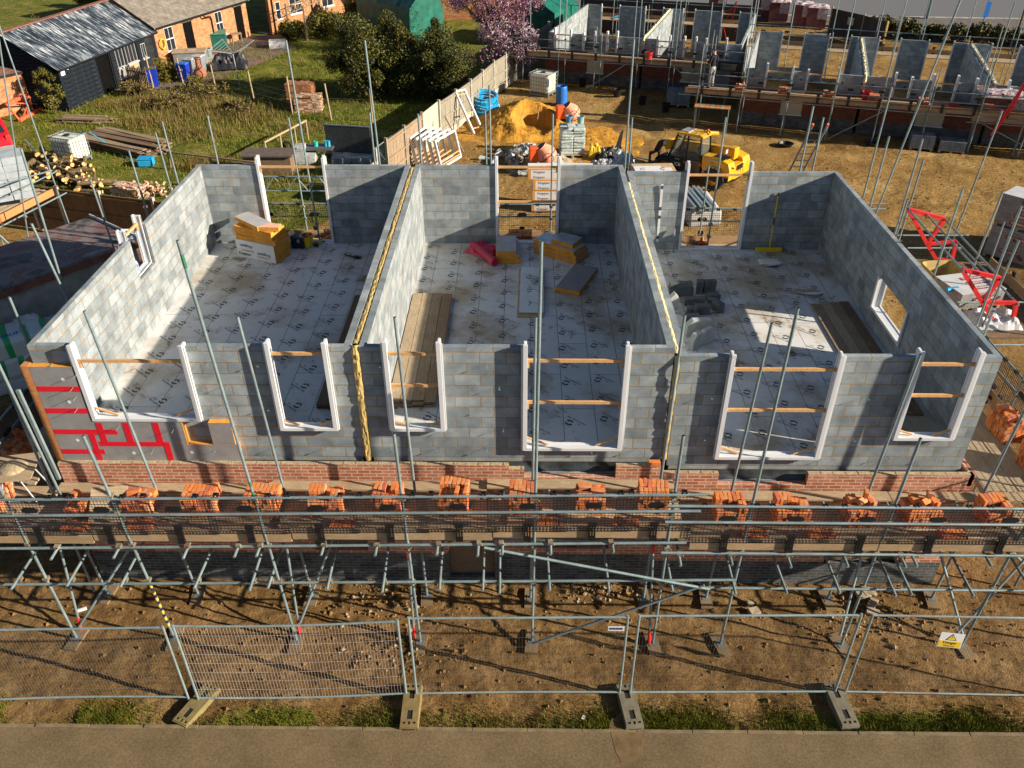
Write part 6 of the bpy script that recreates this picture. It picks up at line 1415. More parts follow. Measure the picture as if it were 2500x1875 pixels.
for k in range(24): x=k*.08; mb.quad([M@Vector(p) for p in ((x,0,0),(x+.04,0,.02),(x+.04,1.85,.02),(x,1.85,0))]); mb.quad([M@Vector(p) for p in ((x+.04,0,.02),(x+.08,0,0),(x+.08,1.85,0),(x+.04,1.85,.02))])
mb.build('sheet',plain('pale_green_sheet',(.42,.43,.33),.6,0,.15,3),t); MB().tube((.9,1.0,1.4),(1.75,.1,.05),.035,7).build('prop',OLDW,t)
# concrete slab panel and grey gate frame at the near end of the line
t=thing('slab_panel','grey concrete slab panel and tube gate frame at the near end of the fence','fence',(-4.75,19.2,0)); M=frame((0,0,0),(.3,1,0),(0,0,1)); MB().box(0,1.6,0,1.25,-.04,.04,M=M).build('slab',CONC,t); MB().box(1.62,1.72,0,1.75,-.06,.06,M=M).build('post',CONC,t)
P_=lambda u,v:M@Vector((u,v,0)); MB().path([P_(1.75,.2),P_(1.75,1.75),P_(3.3,1.75),P_(3.3,.2),P_(1.75,.2)],.025,7).build('gate_frame',STEEL,t); MB().path([P_(1.75,1.75),P_(3.3,.2)],.012,5).build('gate_wire',STEEL_D,t); mb=MB()
for i in range(14): mb.tube(P_(1.75+i*.11,.2),P_(1.75+i*.11,1.75),.004,4)
mb.build('gate_mesh',STEEL_D,t)
# brown close boarded fence at the left behind the flat roof
q=[at('w',430,190,1.8),at('e',470,62,1.8),at('e',830,105,1.8),at('e',1285,160,1.8),at('e',1420,180,1.8)]
_bf=poly_fence('brown close boarded fence behind the flat roofed garage',[(p.x,p.y,0) for p in [q[0]-(q[2]-q[1])*1.6]+q+[Vector((-8.6,14.9,1.8))]],1.75,FENB,CONC,gravel=False)
# flat roofed concrete garage
t=thing('flat_roofed_garage','concrete garage with a stained flat roof left of the terrace','garage'); c=[at('e',0,570,2.35),at('e',745,322,2.35),at('e',1120,500,2.35),at('e',0,1000,2.35)]
d1=(c[1]-c[0]);d1.z=0;d1.normalize(); n1=Vector((d1.y,-d1.x,0)); W_=(c[2]-c[1]).dot(n1); o=c[1]+Vector((0,0,0)); M=frame((o.x,o.y,0),-d1,n1)  # x runs back along the roof, y towards the terrace
MB().box(-.10,8.5,-.10,W_+.1,2.22,2.35,M=M).build('roof',FROOF,t); MB().box(-.14,-.10,-.12,W_+.12,2.20,2.43,M=M).build('roof_edge',GREYL,t); MB().box(-.1,8.5,W_+.101,W_+.14,2.10,2.28,M=M).build('fascia',FELT,t)
mb=MB(); mb.wall(0,0,8.3,0,2.215,W_-.12,W_,()); mb.v=[tuple(M@Vector(v)) for v in mb.v]; mb.build('wall',CONCG,t); mb=MB(); mb.wall(0,0,8.3,0,2.215,0,.12); mb.v=[tuple(M@Vector(v)) for v in mb.v]; mb.build('wall',CONCG,t); mb=MB(); mb.wall(1,.13,W_-.13,0,2.215,0,.12); mb.v=[tuple(M@Vector(v)) for v in mb.v]; mb.build('wall',CONCG,t)
p=at('w',1640,720,1.2); o2=MB().box(-.9,1.3,-.3,.9,.9,1.0).build('rusty_sheet',FELT); o2.location=(M@Vector((-1.0,1.4,0))).to_tuple(); tag(o2,'rusty brown sheet lying beyond the garage roof edge','sheet'); o2.rotation_euler=(0,.08,math.atan2(d1.y,d1.x)+.5)
p=at('w',2030,1170,2.2); v_=MB()
for k in range(4): v_.box(-.22+k*.115,-.22+k*.115+.09,-.28,.28,0,.04)
v_.box(-.25,.25,-.30,-.24,-.01,.05); v_.box(-.25,.25,.24,.30,-.01,.05); o3=v_.build('pvc_grille',PVC); o3.location=(p.x+.3,p.y+.1,2.36); o3.rotation_euler=(.1,.1,.35); tag(o3,'white slotted plastic piece on the garage roof corner','plastic piece')
# bags of insulation in green and white film by the left gable
gw=N('green_and_white_film'); v=gw.co('Object',(1,1,1)); wv=gw.n('TexWave'); gw.l(v,wv.inputs['Vector']); wv.inputs['Scale'].default_value=.33; wv.inputs['Distortion'].default_value=1.6; gw.col(gw.ramp(wv.outputs['Fac'],[(.22,(.66,.70,.68)),(.28,(.02,.40,.11)),(.70,(.05,.46,.15)),(.76,(.66,.70,.68))])).set(.3,0,.5).bump(gw.noise(gw.co(),5,4),.5,.03)
for k,(zx,zy,h,l) in enumerate(((110,1260,1.55,'upper green and white film pack behind the slim pole'),(330,1270,1.15,'green and white film pack nearest the gable wall'),(60,1430,1.05,'lower green and white film pack at the left edge of the photo'))):
    p=at('e',zx,zy,h); t=thing('film_pack',l,'film pack',(p.x,p.y,0),R(33),'green and white film packs by the left gable'); m2=MB().box(-.75,.75,-.55,.55,h-.62,h); m2.build('body',gw.m,t,bevel=.12); mb=MB(); put_text(mb,'KNAUF',frame((-.2,-.30,h+.004),(1,0,0),(0,1,0)),h=.14); mb.build('lettering',plain('blue_ink%d'%k,(.02,.12,.35)),t)
    MB().box(-.7,.7,-.5,.5,.0,h-.63).build('support_pack',THW,t,bevel=.1)
    o=crumple(.3,.22,.22,50+k,14,10).build('loose_film',THW,t); o.location=(.35,.35,h-.02)
# block stack on the left deck
p=at('w',330,480,3.0); 
a=aty('w',370,500,13.6); t=thing('block_stack','tall stack of grey aircrete blocks on the left scaffold deck','block stack',(a.x-.55,a.y+.55,a.z-.02),R(30)); mb=MB()
for i in range(2):
    for j in range(2):
        for k in range(6): mb.box(-.62+.62*i+.006,-.62+.62*(i+1)-.006,-.45+.45*j+.006,-.45+.45*(j+1)-.006,.23*k+.004,.23*(k+1)-.004,j=.012)
mb.build('blocks',plain('bright_aircrete',(.36,.40,.43),.9,0,.15,4,.4),t)
# --- timber shed and brick range
E0=Vector((-22.1,31.9,0));E1=Vector((-20.5,40.85,0));E2=Vector((-17.55,50.1,0))
OFFW=plain('dull_white_frame',(.42,.42,.41),.6,0,.08,6)
def win(par,M,x0,x1,z0,z1,y,nx=2,nz=2,mat=None,fr=.03):
    f=MB(); m_=mat or WHB
    for q in ((x0,x1,z0,z0+fr),(x0,x1,z1-fr,z1),(x0,x0+fr,z0+fr,z1-fr),(x1-fr,x1,z0+fr,z1-fr)): f.box(q[0],q[1],y-.05,y+.03,q[2],q[3],M=M)
    for i in range(1,nx): x=x0+(x1-x0)*i/nx; f.box(x-.012,x+.012,y-.04,y+.02,z0+fr,z1-fr,M=M)
    for i in range(1,nz): z=z0+(z1-z0)*i/nz; f.box(x0+fr,x1-fr,y-.045,y+.025,z-.025,z+.025,M=M)
    o=f.build('window',m_,par); MB().box(x0+fr,x1-fr,y-.008,y+.004,z0+fr,z1-fr,M=M).build('pane',GLASS,o); MB().box(x0-.08,x1+.08,y-.12,y+.02,z0-.07,z0-.002,M=M).build('sill',m_,o); return o
def wallM(mb,M): mb.v=[tuple(M@Vector(v)) for v in mb.v]; return mb
def shed():
    d=(E1-E0).normalized(); n_=Vector((-d.y,d.x,0)); M=frame(E0,d,n_); L=(E1-E0).length; D_=5.2; eh=2.2; rh=3.75
    t=thing('timber_shed','long black weatherboarded shed with a streaked corrugated roof','shed')
    # front wall faces -y local
    op=[(3.15,4.25,0,2.1),(4.95,5.65,.95,2.05),(5.8,7.0,.95,2.05),(7.45,7.95,.95,1.8),(7.98,8.85,0,2.1)]
    wallM(MB().wall(0,0,L,0,eh,0,.1,op),M).build('front_wall',WBRD,t)
    for (xa,xb) in ((0,3.12),(7.05,7.42)):
        wb=MB()
        for k in range(10):
            z0=.02+k*.218; Mk=M@Matrix.Translation((0,-.004,z0))@Matrix.Rotation(R(7),4,'X'); x=xa
            while x<xb-.01: e=min(xb,x+1.6); wb.box(x+.004,e,-.028,-.003,0,.228,M=Mk,j=.004); x=e
        wb.build('weatherboards',WBRD,t)
    for x0,x1 in ((0,.1),(L-.1,L)):
        mb=MB(); P=[(.1,0),(D_-.1,0),(D_-.1,eh),(D_/2,rh-.06),(.1,eh)]; mb.prism(P,0,x0,x1,M=M); mb.build('gable_wall',WBRD,t)
    wallM(MB().wall(0,0,L,0,eh,D_-.1,D_),M).build('back_wall',WBRD,t)
    for sgn,(y0,y1) in ((1,(-.25,D_/2)),(-1,(D_+.25,D_/2))):
        n=int(L/.075); mb=MB(); X0=-.25; X1=L+.12
        for i in range(n):
            xa=X0+(X1-X0)*i/n; xb=X0+(X1-X0)*(i+1)/n; za=.025*math.sin(2*math.pi*xa/.15); zb=.025*math.sin(2*math.pi*xb/.15)
            z0=eh-.10; q=[(xa,y0,z0+za),(xb,y0,z0+zb),(xb,y1,rh+zb),(xa,y1,rh+za)]; mb.quad([M@Vector(p) for p in (q if sgn>0 else q[::-1])],[(xa,0),(xb,0),(xb,2.9),(xa,2.9)] if sgn>0 else [(xa,2.9),(xb,2.9),(xb,0),(xa,0)],0,True)
        mb.build('roof',CORR,t)
    MB().box(-.27,L+.1,D_/2-.16,D_/2+.16,rh+.01,rh+.07,M=M).build('ridge_tiles',FELT,t); MB().tube(M@Vector((-.2,-.27,eh-.13)),M@Vector((L,-.27,eh-.13)),.05,8).build('gutter',BLKP,t)
    MB().box(3.15,4.25,.02,.06,0,2.1,M=M).build('door',DKDOOR,t); MB().box(7.98,8.85,.02,.06,0,2.1,M=M).build('door',GLASS,t)
    win(t,M,4.95,5.62,1.0,2.05,.0,2,1,OFFW); win(t,M,5.9,6.9,1.0,2.05,.0,3,1,OFFW); win(t,M,7.45,7.9,.95,1.75,.0,2,1,OFFW)
    mb=MB(); mb.box(4.95,5.62,-.01,.0+.02,.45,.98,M=M); mb.build('panel_below_window',FOIL,t); MB().box(5.8,6.98,-.01,.02,.45,.98,M=M).build('panel_below_window',SCB,t); MB().box(7.15,7.43,-.012,.02,.5,2.05,M=M).build('grey_panel',FOIL,t)
    MB().box(4.85,7.05,-.10,-.002,.38,.44,M=M).build('white_sill',OFFW,t)
    for x in (4.3,4.45): MB().tube(M@Vector((x,-.06,0)),M@Vector((x,-.08,eh-.1)),.04,7).build('downpipe',BLKP,t)
    MB().box(.12,.42,-.10,-.002,1.75,2.0,M=M).build('lamp_box',WHB,t); MB().ball(M@Vector((.65,-.1,2.02)),.1,0,8).build('lamp',WHT,t)
shed()
def brick_range():
    d=(E2-E1).normalized(); n_=Vector((-d.y,d.x,0)); M=frame(E1+d*.03,d,n_); L=(E2-E1).length; D_=5.0; eh=2.38; rh=3.9
    t=thing('brick_outbuilding','orange brick outbuilding range with slate roof and two black doors','outbuilding')
    op=[(.95,1.75,.75,2.12),(2.75,3.65,0,2.08),(6.1,6.85,.72,2.12),(8.25,9.15,0,2.08)]
    wallM(MB().wall(0,0,L,0,eh,0,.22,op),M).build('front_wall',BRK_OLD,t); wallM(MB().wall(0,0,L,0,eh,D_-.2,D_),M).build('back_wall',BRK_OLD,t)
    for x0,x1 in ((0,.2),(L-.2,L)): MB().prism([(.22,0),(D_-.2,0),(D_-.2,eh),(D_/2,rh-.06),(.22,eh)],0,x0,x1,M=M).build('gable_wall',BRK_OLD,t)
    for sgn,(y0,y1) in ((1,(-.22,D_/2)),(-1,(D_+.22,D_/2))):
        q=[(-.1,y0,eh-.05),(L+.2,y0,eh-.05),(L+.2,y1,rh),(-.1,y1,rh)]; mb=MB(); mb.quad([M@Vector(p) for p in q],[(0,0),(L,0),(L,3.2),(0,3.2)]); q2=[(x,y,z-.07) for x,y,z in q]; mb.quad([M@Vector(p) for p in q2[::-1]]); mb.quad([M@Vector(p) for p in (q2[0],q2[1],q[1],q[0])]); mb.build('roof',SLATE,t)
    MB().box(-.1,L+.2,D_/2-.14,D_/2+.14,rh+.0,rh+.07,M=M).build('ridge_tiles',FELT,t); MB().tube(M@Vector((0,-.24,eh-.1)),M@Vector((L,-.24,eh-.1)),.055,8).build('gutter',BLKP,t)
    for a,b in ((2.75,3.65),(8.25,9.15)): MB().box(a,b,.08,.12,0,2.08,M=M).build('door',DKDOOR,t); MB().box(a-.15,b+.15,-.03,.10,2.085,2.16,M=M).build('lintel',BARK,t)
    win(t,M,.95,1.75,.78,2.12,.06,2,2); win(t,M,6.1,6.85,.76,2.12,.06,2,2)
    MB().path([M@Vector(p) for p in ((4.6,-.24,eh-.15),(4.75,-.24,eh-.3),(5.5,-.1,eh-.38),(5.62,-.06,eh-.6),(5.62,-.06,.1))],.045,7).build('downpipe',BLKP,t)
    MB().box(5.9,7.1,-.16,-.002,.62,.70,M=M).build('stone_sill',CONC,t)
    # yellow hose coil hangs on the wall
    hc=thing('hose_coil','coiled yellow garden hose hanging on the brick outbuilding wall','hose',tuple(M@Vector((.45,-.10,1.35))),math.atan2(d.y,d.x)); mb=MB()
    for k in range(7): r=.22+.02*k%.09; mb.path([((.20+.02*(k%4))*math.cos(R(q)),-.02*k*.5,(.26+.02*(k%3))*math.sin(R(q))) for q in range(0,361,24)],.016,5)
    mb.build('hose',YELB,hc)
brick_range()
# house at the end of the garden
def far_house():
    t=thing('brick_house','orange brick house at the top of the photo with white doors and windows','house'); a=Vector((-16.1,50.6,0)); d=Vector((.53,.85,0)).normalized(); n_=Vector((-d.y,d.x,0)); M=frame(a,d,n_)
    op=[(.6,1.05,.9,2.0),(1.95,3.15,1.0,2.2),(5.2,6.4,1.0,2.2)]
    wallM(MB().wall(0,0,14,0,5.2,0,.25,op),M).build('front_wall',BRK_OLD,t); op2=[(.5,1.5,0,2.15)]
    M2=frame(a,n_,-d)  # side wall seen at its left: runs back from the corner
    mb=MB(); mb.wall(0,0.26,6,0,5.2,-.25,0,op2); wallM(mb,frame(a,n_,d)@Matrix.Translation((0,.25,0))).build('side_wall',BRK_DRK,t)
    win(t,M,.6,1.05,.9,2.0,.05,1,2); win(t,M,1.95,3.15,1.0,2.2,.05,2,2); win(t,M,5.2,6.4,1.0,2.2,.05,2,2)
    MD=frame(a,n_,d); f=MB()
    for q in ((.5,.58,.0,2.15),(1.42,1.5,0,2.15),(.58,1.42,2.07,2.15),(.58,1.42,.9,1.0),(.58,1.42,.0,.12)): f.box(q[0],q[1],-.02,.08,q[2],q[3],M=MD)
    dd=f.build('door_frame',PVC,t); g=MB().box(.58,1.42,.03,.05,.12,2.07,M=MD); g.build('door_glass',GLASS,dd)
    for x in (.28,4.1): MB().tube(M@Vector((x,-.07,0)),M@Vector((x,-.07,5)),.045,7).build('downpipe',BLKP,t)
    MB().prism([(-.3,5.2),(7,5.2),(3.3,8)],0,-.3,14.3,M=M).build('roof',SLATE,t)
far_house()
t=thing('far_brick_wall','pale orange brick gable behind the green tarpaulin','building',(-3.2,55.5,0)); MB().wall(0,-3.4,4.5,0,3.6,0,.3).build('wall',BRK_OLD,t); MB().prism([(-.3,3.6),(.6,3.6),(.15,3.9)],0,-3.5,4.6).build('coping',SLATE,t)
# small brick outhouse at the left edge with mossy roof
a=at('v',0,835);b=at('v',730,655); d=(b-a).normalized(); n_=Vector((-d.y,d.x,0)); a=a+n_*.95;b=b+n_*.95;M=frame(a-d*2.5,d,n_); L=(b-a).length+2.5
t=thing('brick_outhouse','low orange brick outhouse with a mossy brown roof at the left edge','outhouse'); wallM(MB().wall(0,0,L,0,1.95,0,.2),M).build('front_wall',BRK_OLD,t); wallM(MB().wall(1,.2,3.2,0,1.95,L-.2,L),M).build('side_wall',BRK_DRK,t)
mb=MB(); q=[(-.1,-.12,1.95),(L+.1,-.12,1.95),(L+.1,3.2,2.55),(-.1,3.2,2.55)]; mb.quad([M@Vector(p) for p in q]); mb.box(-.1,L+.1,-.16,-.10,1.86,1.95,1,M=M); mb.build('roof',[FELT,BLKP],t)
# faded red gate frame leaning on the outhouse
a=at('v',330,800);b=at('v',800,562); t=thing('gate_frame','faded red lattice gate frame leaning on the brick outhouse','gate frame'); up=aty('v',110,530,a.y+.28)-a; P=lambda u,v: a.lerp(b,u)+up*v+Vector((0,0,.05)); mb=MB()
def bars(mb,L_,w):
    for p,q in L_: bar(mb,[p,q],w)
bars(mb,[(P(0,0),P(1,0)),(P(0,1),P(1,1))],.16); bars(mb,[(P(0,0),P(0,1)),(P(1,0),P(1,1))],.08); bars(mb,[(P(.12,0),P(.9,1)),(P(.1,1),P(1,.1)),(P(.55,.55),P(.3,0))],.05); mb.build('frame',ORGST,t)
# red car cut by the left edge
def car():
    t=thing('parked_car','bright red hatchback parked at the left edge, rear end showing','car',(-23.05,25.9,0),R(128)); MBp=MB
    prof=[(-2.0,.25),(1.95,.25),(2.0,.62),(1.88,.95),(1.60,1.02),(1.25,1.42),(.8,1.50),(-.6,1.46),(-1.1,1.0),(-1.95,.85)]
    mb=MB(); 
    for (w0,w1) in ((-.80,.80),): mb.prism([(-p,q) for p,q in prof][::-1],1,w0,w1)
    mb.build('body',CARR,t,bevel=.10)
    mb=MB(); mb.quad([(-1.30,-.62,1.39),(-1.30,.62,1.39),(-1.615,.70,1.05),(-1.615,-.70,1.05)][::-1]); mb.v=[(v[0]-.014,v[1],v[2]+.012) for v in mb.v]; mb.build('rear_window',GLASS,t)
    mb=MB()
    for s in (-1,1): mb2=MB(); mb2.quad([(-1.1,s*.806,1.36),(.45,s*.806,1.36),(.95,s*.806,1.02),(-1.45,s*.806,1.02)][::(-s)]); mb2.build('side_window',GLASS,t)
    MB().box(-2.06,-1.98,-.78,.78,.40,.58).build('bumper',GREYP,t,bevel=.03); MB().box(-2.02,-1.985,-.26,.26,.68,.80).build('number_plate',plain('plate_orange',(.85,.36,.03),.4),t)
    for s in (-1,1): MB().box(-1.97,-1.75,s*.66-.09,s*.66+.09,.70,1.0).build('tail_lamp',REDST,t,bevel=.03)
    for x in (-1.25,1.25):
        for s in (-1,1):
            m2=MB().lathe([(.001,-.1),(.2,-.1),(.3,-.09),(.32,0),(.3,.09),(.001,.1)],n=18); m2.v=[(v[0]+x,v[2]+s*.74,v[1]+.32) for v in m2.v]; m2.build('wheel',TYRE,t)
car()
# planks and old boards in the garden
def lumber(label,a,b,n,layers,w,mat,seed,spread=.5,z0=.0,frame_=False):
    r2=random.Random(seed); a=Vector(a);b=Vector(b); d=(b-a); L=d.length; rz=math.atan2(d.y,d.x); t=thing('timber_pile',label,'timber pile',tuple(a),rz)
    for k in range(layers):
        for i in range(n):
            o=r2.uniform(-.25,.25); y=(i-(n-1)/2)*(w+.02)+r2.uniform(-.1,.1)*spread; x=MB().box(o,L+o+r2.uniform(-.4,.2),-w/2,w/2,0,.035); q=x.build('plank',mat[r2.randrange(len(mat))],t); q.location=(0,y,z0+.02+.045*k); q.rotation_euler=(r2.uniform(-.05,.05),r2.uniform(-.01,.02),r2.uniform(-.06,.06)*spread*2)
    return t
lumber('pile of old dark boards in front of the black shed',at('v',1050,790),at('v',1880,800),4,4,.18,[DKB,OLDW],3,1.0); lumber('big stack of old brown panels right of the garden water tank',at('a',790,1180),at('a',1330,1300),7,9,.24,[DKB,DKB,OLDW],5,.5)
# logs
grp='cut logs in the garden pile'; t=thing('log_pile','long heap of cut logs and branches by the brown fence','log pile'); mb=MB(); nlog=0
a0=at('w',560,120);b0=at('w',1560,270)
for k in range(96):
    u=rnd.random(); p=a0.lerp(b0,u)+Vector((rnd.gauss(0,.35),rnd.gauss(.35,.5),0)); r=rnd.uniform(.045,.12); L=rnd.uniform(.3,.55) if rnd.random()<.7 else rnd.uniform(.9,1.8); an=rnd.gauss(-.5,.45); h=rnd.uniform(.05,.5)*(1-abs(u-.4)); d_=Vector((math.cos(an),math.sin(an),rnd.uniform(-.1,.1)))*L/2
    m2=MB(); m2.tube(p-d_+Vector((0,0,h+r)),p+d_+Vector((0,0,h+r)),r,9,0,cap=False); A=p-d_+Vector((0,0,h+r));B=p+d_+Vector((0,0,h+r)); dd=d_.normalized(); m2.tube(A,A-dd*.004,r,9,1); m2.tube(B,B+dd*.004,r,9,1); m2.build('log',[LOG,LOGE],t)
t=thing('split_log_pile','small heap of pale split logs against the garden water tank','log pile'); a0=at('v',930,1480);b0=at('v',1350,1640)
for k in range(46):
    p=a0.lerp(b0,rnd.random())+Vector((rnd.gauss(0,.3),rnd.gauss(0,.3),0)); r=rnd.uniform(.06,.13); L=rnd.uniform(.25,.4); an=rnd.uniform(-1.4,.2); h=rnd.uniform(0,.38); d_=Vector((math.cos(an),math.sin(an),rnd.uniform(-.2,.2)))*L/2; A=p-d_+Vector((0,0,h+r));B=p+d_+Vector((0,0,h+r)); dd=d_.normalized()
    m2=MB(); m2.tube(A,B,r,9,0,cap=False); m2.tube(A,A-dd*.004,r,9,1); m2.tube(B,B+dd*.004,r,9,1); m2.build('log',[LOG,LOGE],t)
a=at('a',1240,1395); t=thing('blue_tub','small bright blue box with rounded lid on the garden grass','tub',(a.x,a.y,0),.1); MB().box(-.32,.32,-.25,.25,0,.3).build('body',BLUP,t,bevel=.05); MB().box(-.33,.33,-.26,.26,.31,.36).build('lid',BLUP,t,bevel=.04)
# water pipe
mb=MB(); pts=[at('v',1510,990,1.2),at('v',1700,1110,.6),at('a',940,1240,.12),at('a',1100,1350,.05)]; mb.path(pts,.022,6); pts=[at('v',430,1120,.2),at('v',500,1210,.05),at('v',680,1360,.05)]
tag(mb.build('blue_hose',BLUP),'blue water hose running from the garden tank over the panels','hose'); o=MB().path(pts,.024,6).build('blue_hose',BLUP); tag(o,'short blue hose end lying left of the garden tank','hose')
# brick piles
def brickpile(label,p,w,d,h,seed,mat=None,rz=0,mess=.01):
    r2=random.Random(seed); t=thing('brick_pile',label,'brick pile',(p.x,p.y,0),rz); mb=MB(); nz=max(1,int(h/.07)); ny=max(1,int(d/.115)); nx=max(1,int(w/.225))
    for k in range(nz):
        for j in range(ny):
            for i in range(nx):
                if k>=nz-2 and r2.random()<.25: continue
                brick_box(mb,rotM((-w/2+(i+.5+.5*(k%2)*.4)*.225,-d/2+(j+.5)*.115,.035+k*.07),r2.gauss(0,mess*3)),mi=r2.choice((0,1)),j=mess)
    mb.build('bricks',mat or [BRK_DRKL,PINKB],t); return t
BRK_DRKL=plain('old_brown_brick',(.34,.15,.07),.9,0,.4,9,.3); PINKB=plain('pale_mortared_brick',(.56,.40,.27),.9,0,.35,9,.3)
brickpile('tall stack of dark old bricks under the trees',at('b',330,960)+Vector((.2,1.6,0)),1.5,1.0,1.25,1,[BRK_DRKL,BRK_DRKL]); brickpile('shorter pale brick stack lit by the sun in front of the dark one',at('b',470,955)+Vector((-.1,.4,0)),1.35,.7,.85,2,[PINKB,BRK_DRKL],.05)
brickpile('low pinkish brick pile in the garden by the brown fence',at('e',1100,120),1.4,.6,.45,3,[plain('pink_brick',(.55,.32,.25),.9,0,.25,9),PINKB],-.3,.02)
a=at('e',1310,110); mb=MB()
for k in range(60): brick_box(mb,rotM((a.x+rnd.gauss(0,.4),a.y+rnd.gauss(0,.3),rnd.uniform(.03,.35)),rnd.uniform(0,6),rnd.uniform(-1,1),rnd.uniform(-1,1)),L=rnd.uniform(.08,.22),mi=rnd.choice((0,1)))
tag(mb.build('broken_bricks',[PINKB,BRK_DRKL]),'untidy heap of broken bricks right of the pinkish pile','rubble',kind='stuff')
# bins, chest and yard things
def wheelie(label,p,mat,rz=0,lid=None,h=1.0):
    t=thing('wheelie_bin',label,'bin',(p.x,p.y,0),rz,'wheelie bins by the outbuilding'); mb=MB(); A=[(-.22,-.26),(.22,-.26),(.22,.26),(-.22,.26)]; B=[(-.28,-.33),(.28,-.33),(.28,.33),(-.28,.33)]
    for i in range(4): k=(i+1)%4; mb.quad([(*A[i],.05),(*A[k],.05),(*B[k],h),(*B[i],h)])
    mb.build('body',mat,t); MB().prism([(-.36,h),(.36,h),(.34,h+.05),(-.1,h+.10),(-.36,h+.07)],0,-.30,.30).build('lid',lid or mat,t,bevel=.015)
    for s in (-1,1):
        m2=MB().lathe([(.001,-.03),(.1,-.03),(.1,.03),(.001,.03)],n=12); m2.v=[(v[2]+s*.22,v[0]+.28,v[1]+.1) for v in m2.v]; m2.build('wheel',BLKP,t)
    return t
wheelie('blue wheelie bin with a brown sheet on its lid beside the picket panel',at('a',1290,740)+Vector((.0,.3,0)),BLUB,.3,BARK); W2=wheelie('blue wheelie bin with a white mark on its front',at('a',1560,700)+Vector((0,.3,0)),BLUB,-.1,BLU)
mb=MB()
for dx,dz in ((0,.06),(0,-.06),(.05,0),(-.05,0)): mb.ball((dx,-.31,.72+dz),.028,0,6,(1,.3,1))
mb.build('white_mark',INKW,W2)
wheelie('left grey wheelie bin behind the terracotta chimney pot',at('a',1610,660)+Vector((0,.3,0)),GREYP,-.1,GREYL); wheelie('right grey wheelie bin behind the terracotta chimney pot',at('a',1665,640)+Vector((.1,.5,0)),GREYP,-.1,GREYL)
a=at('a',1690,690); t=thing('chimney_pot','terracotta patio stove with a tall neck on the garden paving','stove',(a.x,a.y+.2,0)); MB().lathe([(.14,.0),(.16,.12),(.34,.28),(.38,.45),(.30,.62),(.15,.74),(.12,1.2),(.17,1.24),(.17,1.3),(.10,1.3)],n=18).build('pot',plain('terracotta',(.36,.13,.07),.9),t)
a=at('a',1460,560);b=at('a',1720,570); t=thing('storage_chest','long low chest with a weathered brown lid by the brick wall','chest',((a.x+b.x)/2,(a.y+b.y)/2+.7,0),.2); MB().box(-.95,.95,-.5,.5,0,.75).build('body',GREYP,t,bevel=.02); MB().box(-1.0,1.0,-.55,.55,.76,.84).build('lid',SCB,t,bevel=.02); MB().box(-.1,.35,-.25,.1,.842,.86).build('white_tile',GREYL,t)
a=at('a',1780,420); t=thing('compost_bin','dark green plastic garden chest with a sloping lid','chest',(a.x+.1,a.y+.5,0),.25); MB().box(-.85,.85,-.5,.5,0,.9).build('body',GRN,t,bevel=.03); MB().prism([(-.56,.91),(.56,.91),(.56,1.06),(-.56,.97)],0,-.9,.9).build('lid',plain('green_lid',(.09,.22,.15),.45),t,bevel=.02)
a=at('a',1760,520); t=thing('metal_dustbin','galvanised metal bucket on a low slab','bucket',(a.x,a.y+.2,0)); MB().lathe([(.001,.3),(.2,.3),(.24,.75),(.25,.75),(.22,.35),(.001,.33)],n=16).build('body',STEEL,t); MB().box(-.6,.5,-.4,.4,0,.28).build('slab',CONC,t,bevel=.02)
a=at('a',2000,375); t=thing('wooden_stool','old wooden stool beside the outbuilding door','stool',(a.x,a.y+.2,0),.4); MB().box(-.35,.35,-.25,.25,.62,.68).build('seat',OLDW,t)
for sx in (-1,1):
    for sy in (-1,1): MB().tube((sx*.32,sy*.22,0),(sx*.28,sy*.18,.62),.03,6).build('leg',OLDW,t)
a=at('a',1890,600); t=thing('covered_trailer','black sheeted garden cart with wheels beyond the rotary line','cart',(a.x+.2,a.y+.6,0),.25); o=crumple(1.05,.75,1.0,61,26,20).build('cover',plain('black_sheet',(.018,.018,.022),.5,0,.3,4),t); o.location=(0,0,.12)
for x,y in ((-.75,-.55),(.75,-.45)):
    m2=MB().lathe([(.001,-.06),(.24,-.06),(.24,.06),(.001,.06)],n=16); m2.v=[(v[0]+x,v[2]+y,v[1]+.25) for v in m2.v]; m2.build('wheel',TYRE,t)
a=at('a',2020,715); t=thing('rotary_airer','tilted rotary clothes line with grey arms on the lawn','clothes line',(a.x,a.y,0),.3); MB().tube((0,0,0),(-.05,0,1.75),.025,8).build('pole',GREYL,t); top=Vector((-.05,0,1.7)); E_=[]
for k in range(4):
    an=R(20+90*k); e=top+Vector((math.cos(an)*1.35,math.sin(an)*1.35,.55 if k in(0,1) else .35)); E_.append(e); MB().tube(top,e,.018,6).build('arm',GREYL,t)
mb=MB()
for f in (.35,.5,.65,.8,.95,1.0):
    for k in range(4): mb.tube(top.lerp(E_[k],f),top.lerp(E_[(k+1)%4],f),.006,4)
mb.build('line',GREYL,t)
a=at('b',200,410); t=thing('white_planter','white rectangular planter on the paving by the house','planter',(a.x,a.y+.2,0),.2); MB().wall(0,-.55,.55,0,.5,-.28,-.22).build('front',WHB,t); mb=MB(); mb.wall(0,-.55,.55,0,.5,.22,.28); mb.wall(1,-.22,.22,0,.5,-.55,-.49); mb.wall(1,-.22,.22,0,.5,.49,.55); mb.build('sides',WHB,t); MB().box(-.48,.48,-.21,.21,.02,.42).build('soil',BARK,t)
sheet('patio',[(-21.5,35.6),(-16.7,36.6),(-13.4,46.2),(-15.9,50.4),(-17.5,50.0),(-20.3,40.8)],.014,plain('brown_patio_slab',(.20,.125,.10),.9,0,.25,1.5),'brown paved yard in front of the outbuilding','patio')
